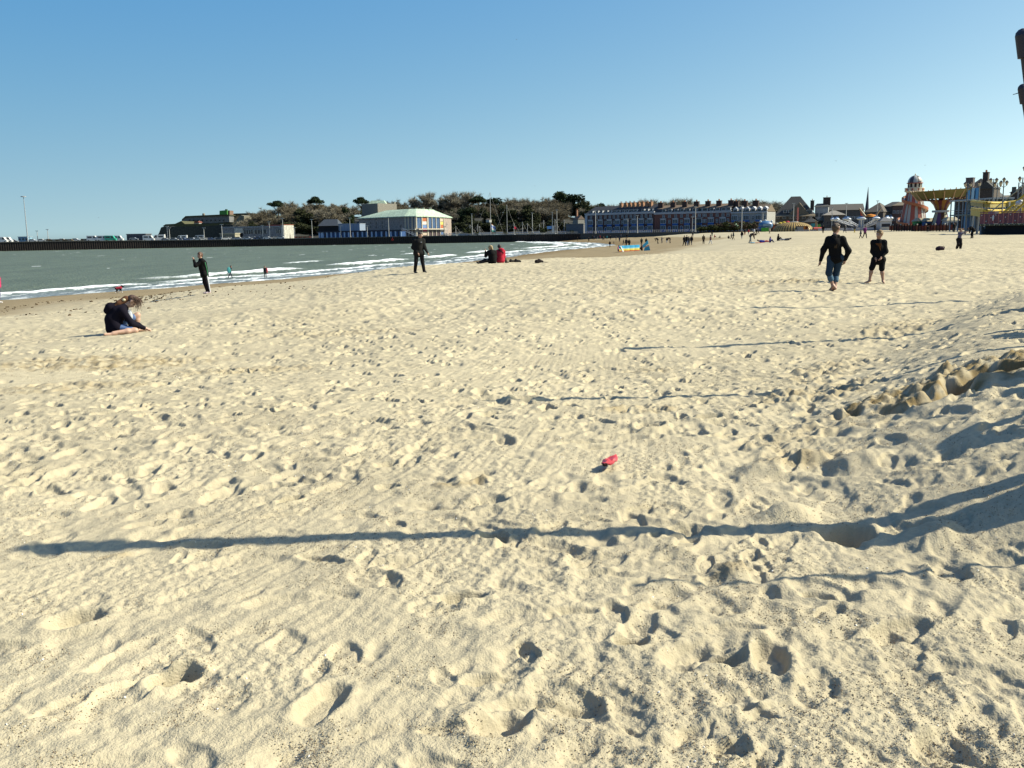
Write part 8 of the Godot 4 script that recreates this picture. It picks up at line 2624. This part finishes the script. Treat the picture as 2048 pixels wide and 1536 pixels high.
	part("twist", sh().path([Vector3(0.07, 0.02, 0), Vector3(0.092, 0.03, -0.004), Vector3(0.112, 0.027, 0.0)], 0.005, 5).mesh(), paint(0.30, 0.04, 0.03), gl)

func far_poses() -> Dictionary:
	return {
		"stand": standing(),
		"walk": pose({"knl": Vector3(0.10, 0.51, 0.14), "anl": Vector3(0.10, 0.09, 0.24), "tol": Vector3(0.1, 0.05, 0.38), "knr": Vector3(-0.10, 0.50, -0.08), "anr": Vector3(-0.10, 0.12, -0.32), "tor": Vector3(-0.1, 0.03, -0.20), "wrl": Vector3(0.24, 0.90, -0.14), "wrr": Vector3(-0.24, 0.92, 0.18)}),
		"bend": pose({"waist": Vector3(0, 1.06, 0.08), "chest": Vector3(0, 1.12, 0.28), "neck": Vector3(0, 1.10, 0.46), "head": Vector3(0, 1.06, 0.60), "face": Vector3(0, -0.8, 0.5), "shl": Vector3(0.18, 1.08, 0.38), "ell": Vector3(0.2, 0.82, 0.42), "wrl": Vector3(0.14, 0.60, 0.48), "shr": Vector3(-0.18, 1.08, 0.38), "elr": Vector3(-0.2, 0.82, 0.42), "wrr": Vector3(-0.14, 0.60, 0.48), "anl": Vector3(0.14, 0.08, 0.10), "anr": Vector3(-0.14, 0.08, -0.16)}),
		"sit": pose({"pelvis": Vector3(0, 0.14, 0), "waist": Vector3(0, 0.29, 0), "chest": Vector3(0, 0.49, 0.03), "neck": Vector3(0, 0.67, 0.04), "head": Vector3(0, 0.81, 0.06), "shl": Vector3(0.18, 0.60, 0.03), "ell": Vector3(0.24, 0.34, 0.06), "wrl": Vector3(0.14, 0.34, 0.28), "shr": Vector3(-0.18, 0.60, 0.03), "elr": Vector3(-0.24, 0.34, 0.06), "wrr": Vector3(-0.14, 0.34, 0.28), "hil": Vector3(0.09, 0.12, 0), "knl": Vector3(0.12, 0.42, 0.34), "anl": Vector3(0.12, 0.07, 0.56), "tol": Vector3(0.12, 0.03, 0.70), "hir": Vector3(-0.09, 0.12, 0), "knr": Vector3(-0.12, 0.40, 0.34), "anr": Vector3(-0.12, 0.07, 0.56), "tor": Vector3(-0.12, 0.03, 0.70)}),
		"lie": pose({"pelvis": Vector3(0, 0.13, 0), "waist": Vector3(0, 0.14, -0.15), "chest": Vector3(0, 0.17, -0.36), "neck": Vector3(0, 0.24, -0.54), "head": Vector3(0, 0.30, -0.68), "face": Vector3(0, 0.9, 0.3), "shl": Vector3(0.18, 0.18, -0.47), "ell": Vector3(0.28, 0.08, -0.26), "wrl": Vector3(0.2, 0.10, -0.02), "shr": Vector3(-0.18, 0.18, -0.47), "elr": Vector3(-0.28, 0.08, -0.26), "wrr": Vector3(-0.2, 0.10, -0.02), "hil": Vector3(0.09, 0.12, 0), "knl": Vector3(0.10, 0.22, 0.42), "anl": Vector3(0.12, 0.08, 0.82), "tol": Vector3(0.14, 0.18, 0.90), "hir": Vector3(-0.09, 0.12, 0), "knr": Vector3(-0.10, 0.14, 0.42), "anr": Vector3(-0.12, 0.08, 0.82), "tor": Vector3(-0.14, 0.18, 0.90)}),
		"reach": pose({"ell": Vector3(0.40, 1.30, 0.18), "wrl": Vector3(0.46, 1.36, 0.42), "elr": Vector3(-0.24, 1.16, 0.05), "wrr": Vector3(-0.2, 0.95, 0.2), "knl": Vector3(0.14, 0.5, 0.10), "anl": Vector3(0.2, 0.08, 0.06), "anr": Vector3(-0.2, 0.08, -0.1)}),
	}

func build_far_people() -> void:
	# [sight line u, v of the feet, height in the picture, pose, turn from the viewer, top, trousers, hair, label]
	var bk := [0.008, 0.0075, 0.008]
	var nv := [0.020, 0.024, 0.045]
	var jn := [0.075, 0.10, 0.17]
	var wh := [0.38, 0.38, 0.40]
	var rd := [0.26, 0.03, 0.035]
	var tn := [0.085, 0.062, 0.038]
	var gy := [0.07, 0.07, 0.075]
	var list := [
		[1219.8, 495, 13, "walk", 2.6, bk, bk, "small child in a long black coat at the tip of the surf"],
		[1227.6, 489.5, 7, "stand", 2.0, nv, bk, "tiny dark figure wading beyond the black-coated child"],
		[1239, 484, 10, "stand", 3.0, nv, nv, "dark standing figure behind the left end of the windbreak"],
		[1247, 490, 11, "walk", 1.2, bk, gy, "dark walker just left of the pair behind the windbreak"],
		[1252.6, 496, 20, "walk", -0.6, [0.05, 0.04, 0.035], bk, "taller left one of the pair standing behind the windbreak"],
		[1258.4, 495, 17, "stand", 0.3, bk, bk, "right one of the pair standing behind the windbreak"],
		[1254, 477, 9, "stand", 0.0, bk, bk, "lone dark figure far behind the pair at the windbreak"],
		[1242, 477, 9, "stand", 1.0, nv, bk, "far dark figure by the wall above the windbreak's left end"],
		[1283, 491, 15, "stand", 3.1, [0.022, 0.032, 0.028], bk, "left one of two dark walkers above the windbreak's seated woman"],
		[1292.4, 491, 15, "walk", 3.0, [0.020, 0.028, 0.024], bk, "right one of two dark walkers above the windbreak's seated woman"],
		[1315.5, 488, 15, "bend", -1.5, bk, [0.035, 0.033, 0.03], "figure bending left on the open sand right of the two dark walkers"],
		[1323.5, 486.8, 13, "reach", 1.3, nv, gy, "figure holding an arm out right of the bending one"],
		[1333.5, 486, 11, "stand", 0.4, bk, wh, "child with pale legs left of the stooping figure"],
		[1340, 486.8, 15, "bend", -1.4, [0.05, 0.03, 0.025], [0.04, 0.03, 0.03], "stooping figure leaning over the pale-legged child"],
		[1368.6, 492.5, 21, "walk", 0.5, bk, bk, "leftmost of the dark group walking in front of the red terrace"],
		[1373.5, 492, 25, "walk", 0.2, bk, jn, "tallest of the dark group, in blue jeans"],
		[1377.6, 491, 18, "stand", 0.1, [0.03, 0.028, 0.03], bk, "figure just right of the tallest in the dark group"],
		[1383, 490.5, 19, "walk", -0.5, bk, gy, "rightmost of the dark group before the red terrace"],
		[1385.5, 474, 9, "stand", 0.2, bk, [0.08, 0.03, 0.03], "small far figure above the rightmost of the dark group"],
		[1407, 488.5, 19, "stand", 3.0, tn, bk, "figure in a long brown coat alone right of the dark group"],
		[1421, 489, 19, "walk", 1.2, [0.06, 0.028, 0.03], wh, "walker in white trousers right of the brown-coated figure"],
		[1424, 473, 9, "stand", 0.0, bk, bk, "far dark figure above the walker in white trousers"],
		[1429, 475, 6, "sit", 1.5, rd, bk, "tiny seated figure in red on the far sand"],
		[1440, 476, 5, "sit", -1.5, bk, bk, "dark seated figure alone on the far sand right of the red one"],
		[1457, 477.5, 7, "sit", 0.3, bk, bk, "dark seated figure left of the pair who face each other"],
		[1462.5, 479, 12, "walk", 1.2, bk, bk, "left one of the pair facing each other before the white terrace"],
		[1466.5, 480, 16, "walk", -1.2, [0.05, 0.06, 0.06], tn, "right one of the pair facing each other before the white terrace"],
		[1483.7, 479, 17, "walk", -0.4, bk, [0.26, 0.25, 0.25], "walker with pale trousers below the white terrace"],
		[1489.6, 470.5, 13, "stand", 0.4, bk, rd, "figure in red trousers by the low wall below the white terrace"],
		[1497, 470, 12, "stand", 0.0, rd, wh, "figure in a red top by the low wall left of the inflatable"],
		[1508, 469, 12, "stand", 0.3, wh, gy, "pale-topped figure left of the two dark ones by the blue inflatable"],
		[1512.5, 469, 13, "stand", -0.5, bk, bk, "left of two dark figures by the blue inflatable"],
		[1516.5, 469, 12, "walk", 0.9, nv, bk, "right of two dark figures by the blue inflatable"],
		[1500.5, 487, 22, "bend", 1.45, [0.05, 0.035, 0.03], [0.13, 0.15, 0.15], "adult in pale jeans bending right beside the lying couple"],
		[1539, 468, 12, "stand", 0.3, [0.26, 0.22, 0.16], [0.2, 0.17, 0.13], "figure in cream standing before the left of the golden dome"],
		[1646, 467, 19, "stand", 3.0, bk, [0.06, 0.04, 0.03], "dark figure right of the red inflatable roll"],
		[1689.6, 466, 18, "walk", 1.3, bk, gy, "dark walker before the left part of the silver ride"],
		[1709, 466, 16, "walk", -0.7, [0.06, 0.06, 0.07], [0.36, 0.26, 0.04], "figure with yellow trousers before the silver ride"],
		[1729.5, 477, 25, "walk", 0.7, [0.10, 0.02, 0.09], bk, "figure in a purple top and black trousers before the silver ride"],
		[1721, 477, 17, "walk", -1.3, gy, [0.05, 0.04, 0.035], "striding child beside the figure in the purple top"],
		[1750, 466, 20, "reach", -1.2, bk, bk, "dark figure with arm out behind the fair-haired boy's head"],
		[1908, 465, 19, "stand", 0.4, bk, bk, "dark figure by the end of the red board fence"],
		[1855, 464.5, 13, "stand", 0.0, bk, [0.02, 0.02, 0.025], "dark figure in front of the swing carousel's purple skirt"],
		[1177.6, 483.5, 9, "stand", 0.1, bk, bk, "lone small figure at the water left of the far crowd"],
		[1116, 480, 6, "stand", 0.0, wh, [0.2, 0.2, 0.2], "tiny pale figure on the far sand below the quay wall"],
		[1155, 482, 8, "stand", 0.0, bk, tn, "tiny dark figure between the pale one and the far crowd"],
		[1160, 479, 7, "walk", 1.0, gy, bk, "tiny grey figure right of the tiny dark one below the quay wall"],
	]
	var k := 0
	for u in [1185.0, 1188.4, 1194.5, 1200.0, 1205.0, 1207.4, 1214.0, 1221.0, 1232.0]:
		list.append([u, 479.0 + (k % 3), 8.0 + (k % 2), ["stand", "walk"][k % 2], k * 0.9, [bk, nv, gy, rd, bk, tn, [0.05, 0.28, 0.30], bk, nv][k], [bk, bk, wh, gy, nv, bk, gy, bk, tn][k], ["first from the left of the far crowd below the dark terrace, all in black", "second of the far crowd, in navy, close to the first", "third of the far crowd, with white trousers", "fourth of the far crowd, in a red top", "fifth of the far crowd, black top and navy trousers", "sixth of the far crowd, in brown", "seventh of the far crowd, in a bright teal top", "eighth of the far crowd, all in black at its right", "last of the far crowd, set apart at its right end"][k]])
		k += 1
	var poses := far_poses()
	var cache := {}
	for t in list:
		var p := spot(t[0], t[1])
		var d := -p.z
		var nat: float = t[2] * d / FOCAL
		var high := {"bend": 1.25, "sit": 0.95, "lie": 0.4}
		var sc: float = clampf(nat / high.get(t[3], 1.76), 0.62, 1.12)
		var cell := 0.05 if d < 140.0 else 0.065
		var o := thing("person", t[7], "person", p, facing(p) + t[4])
		o.scale = Vector3.ONE * sc
		var key: String = t[3] + str(cell)
		if not cache.has(key):
			var j: Dictionary = poses[t[3]]
			cache[key] = [skin(body_bones(j, 1.0, 1.0), 0.035, cell), skin(top_bones(j, 1.0, 1.0, 0.35, 0.03), 0.04, cell), skin(leg_bones(j, 1.0, 1.0, 0.012), 0.035, cell), skin(hair_bones(j, 1.05, 0.1), 0.03, cell)]
		var c: Array = cache[key]
		part("body", c[0], paint(0.24, 0.15, 0.11, 0.7), o)
		part("jacket", c[1], paint(t[5][0], t[5][1], t[5][2], 0.85), o)
		part("trousers", c[2], paint(t[6][0], t[6][1], t[6][2], 0.85), o)
		part("hair", c[3], paint(0.03, 0.02, 0.014, 0.8), o)
	# the family by the windbreak and the couple lying on the sand
	var fam := [
		[1237.5, 503, "sit", 0.9, [0.36, 0.10, 0.18], bk, [0.018, 0.012, 0.010], 19.0, "dark-haired woman in pink leaning at the left end of the striped windbreak"],
		[1284, 501, "sit", -1.1, [0.10, 0.06, 0.045], bk, [0.02, 0.014, 0.012], 13.0, "dark-haired woman sitting low against the right part of the windbreak"],
		[1540, 485, "sit", 1.2, [0.05, 0.045, 0.16], [0.04, 0.045, 0.08], [0.07, 0.04, 0.02], 12.5, "brown-haired person sitting up beside the lying one in blue"],
		[1527, 485, "lie", 1.7, [0.012, 0.018, 0.14], [0.28, 0.04, 0.05], [0.02, 0.02, 0.02], 16.0, "person in a bright blue jacket lying on the sand"],
		[1556, 481.5, "sit", 1.7, bk, bk, [0.05, 0.03, 0.02], 14.5, "dark figure sitting right of the lying couple"],
		[1571, 481, "lie", -1.6, [0.05, 0.05, 0.055], wh, [0.03, 0.025, 0.02], 14.0, "person with white trousers lying right of the dark sitting figure"]]
	for t in fam:
		var p := spot(t[0], t[1])
		var j: Dictionary = poses[t[2]]
		var o := person_at("person", p, facing(p) + t[3], j, 1.0, 0.045, {"top": t[4], "hem": 0.2, "loose": 0.03, "trousers": t[5], "hair": t[6], "hair_long": 0.5, "shoes": [0.02, 0.02, 0.02]}, t[8])
		o.scale = Vector3.ONE * clampf(t[7] * -p.z / FOCAL, 0.5, 1.05)
	# the striped windbreak
	var w0 := spot(1238, 505)
	var w1 := spot(1279, 502.5)
	var w := thing("striped_windbreak", "blue yellow and red striped canvas windbreak standing on the sand", "windbreak", w0, atan2(-(w1.z - w0.z), w1.x - w0.x))
	var ws := clampf(18.0 * -w0.z / FOCAL, 0.5, 1.0)
	w.scale = Vector3(1.0, ws, 1.0)
	var L := w0.distance_to(w1)
	for i in 4:
		var x0 := L * i / 4.0
		var x1 := L * (i + 1) / 4.0
		var y0 := lerpf(0.0, w1.y - w0.y, i / 4.0)
		var y1 := lerpf(0.0, w1.y - w0.y, (i + 1) / 4.0)
		var bands := [[0.10, 0.24, [0.24, 0.05, 0.03]], [0.24, 0.48, [0.38, 0.32, 0.06]], [0.48, 0.60, [0.20, 0.33, 0.33]], [0.60, 0.98, [0.03, 0.20, 0.36]]]
		for b in bands:
			var s := sh()
			for q in 4:
				var xa := lerpf(x0, x1, q / 4.0)
				var xb := lerpf(x0, x1, (q + 1) / 4.0)
				var za := 0.12 * sin(PI * q / 4.0)
				var zb := 0.12 * sin(PI * (q + 1) / 4.0)
				var ya := lerpf(y0, y1, q / 4.0)
				var yb := lerpf(y0, y1, (q + 1) / 4.0)
				s.hexa([Vector3(xa, ya + b[0], za + 0.012), Vector3(xb, yb + b[0], zb + 0.012), Vector3(xb, yb + b[0], zb), Vector3(xa, ya + b[0], za), Vector3(xa, ya + b[1], za + 0.012), Vector3(xb, yb + b[1], zb + 0.012), Vector3(xb, yb + b[1], zb), Vector3(xa, ya + b[1], za)])
			part("canvas_stripe", s.mesh(), paint(b[2][0], b[2][1], b[2][2], 0.8), w)
		part("pole", sh().tube(Vector3(x0, y0 - 0.2, 0), Vector3(x0, y0 + 1.15, 0), 0.022, 0.022, 6).mesh(), paint(0.16, 0.11, 0.06), w)
	part("white_fold", sh().hexa([Vector3(0.75, 0.1, 0.16), Vector3(1.2, 0.1, 0.16), Vector3(1.2, 0.1, 0.13), Vector3(0.75, 0.1, 0.13), Vector3(0.1, 0.9, 0.16), Vector3(0.4, 0.9, 0.16), Vector3(0.4, 0.9, 0.13), Vector3(0.1, 0.9, 0.13)]).mesh(), paint(0.40, 0.42, 0.42), w)
	w0 = spot(1289, 501.5)
	var w2 := thing("tilted_windbreak", "blue windbreak panel tilted up at the right of the striped one", "windbreak", w0, -0.1)
	w2.scale = Vector3.ONE * clampf(23.0 * -w0.z / FOCAL / 1.3, 0.5, 1.2)
	part("canvas", sh().hexa([Vector3(-0.2, 0.35, 0.0), Vector3(0.5, 0.9, -0.2), Vector3(0.52, 0.9, -0.22), Vector3(-0.18, 0.35, -0.03), Vector3(-0.25, 0.75, 0.0), Vector3(0.42, 1.32, -0.2), Vector3(0.44, 1.32, -0.22), Vector3(-0.23, 0.75, -0.03)]).mesh(), paint(0.03, 0.20, 0.33), w2)
	part("lower_panel", sh().hexa([Vector3(-0.1, -0.02, 0.1), Vector3(0.75, 0.0, 0.0), Vector3(0.75, 0.0, -0.03), Vector3(-0.1, -0.02, 0.07), Vector3(0.0, 0.4, 0.1), Vector3(0.6, 0.62, 0.0), Vector3(0.6, 0.62, -0.03), Vector3(0.0, 0.4, 0.07)]).mesh(), paint(0.04, 0.22, 0.34), w2)
	part("red_band", sh().hexa([Vector3(0.0, 0.42, 0.105), Vector3(0.58, 0.64, 0.005), Vector3(0.58, 0.64, -0.03), Vector3(0.0, 0.42, 0.07), Vector3(0.03, 0.52, 0.105), Vector3(0.54, 0.74, 0.005), Vector3(0.54, 0.74, -0.03), Vector3(0.03, 0.52, 0.07)]).mesh(), paint(0.22, 0.05, 0.04), w2)
	var bl := thing("red_blanket", "red and pale blue towel under the lying person in blue", "towel", spot(1519, 486), -0.1)
	bl.scale = Vector3.ONE * 0.8
	part("towel", sh().ball(Vector3(0.2, 0.03, 0), Vector3(1.3, 0.07, 0.6), 14, 6).mesh(), paint(0.30, 0.05, 0.06), bl)
	part("towel_edge", sh().ball(Vector3(-1.2, 0.06, 0), Vector3(0.5, 0.12, 0.4), 10, 6).mesh(), paint(0.16, 0.26, 0.32), bl)
	# gulls far off
	for t in [[197, 435, 160, "gull flying far over the pier above the white vans"], [1033, 79, 120, "gull high in the middle of the sky"], [1672, 322, 120, "gull low in the sky left of the helter skelter"], [1850, 331, 130, "gull in the sky just right of the helter skelter dome"], [1070, 372, 150, "gull above the wood right of the tallest yacht mast"]]:
		var g := thing("gull", t[3], "gull", at(t[0], t[1], t[2] * 3.5), t[0] * 0.7)
		var bones := [[Vector3(-0.18, 0, 0), Vector3(0.14, 0.01, 0), 0.035, 0.06], [Vector3(0.14, 0.02, 0), Vector3(0.24, 0.03, 0), 0.04, 0.02]]
		for z in [-1.0, 1.0]:
			bones.append([Vector3(0.05, 0.02, 0.03 * z), Vector3(0.10, 0.16, 0.28 * z), 0.04, 0.035])
			bones.append([Vector3(0.10, 0.16, 0.28 * z), Vector3(-0.06, 0.10, 0.62 * z), 0.035, 0.012])
		part("body", skin(bones, 0.03, 0.022), paint(0.18, 0.18, 0.19), g)

func _ready() -> void:
	light_and_lens()
	prepare_ground()
	build_sand()
	build_sea()
	build_grit()
	build_land()
	build_headland()
	build_trees()
	build_terraces()
	build_town()
	build_pavilion()
	build_terminal()
	build_harbour()
	build_helter_skelter()
	build_swing_carousel()
	build_silver_ride()
	build_sideshows()
	build_right_rides()
	build_posts()
	build_near_people()
	build_far_people()
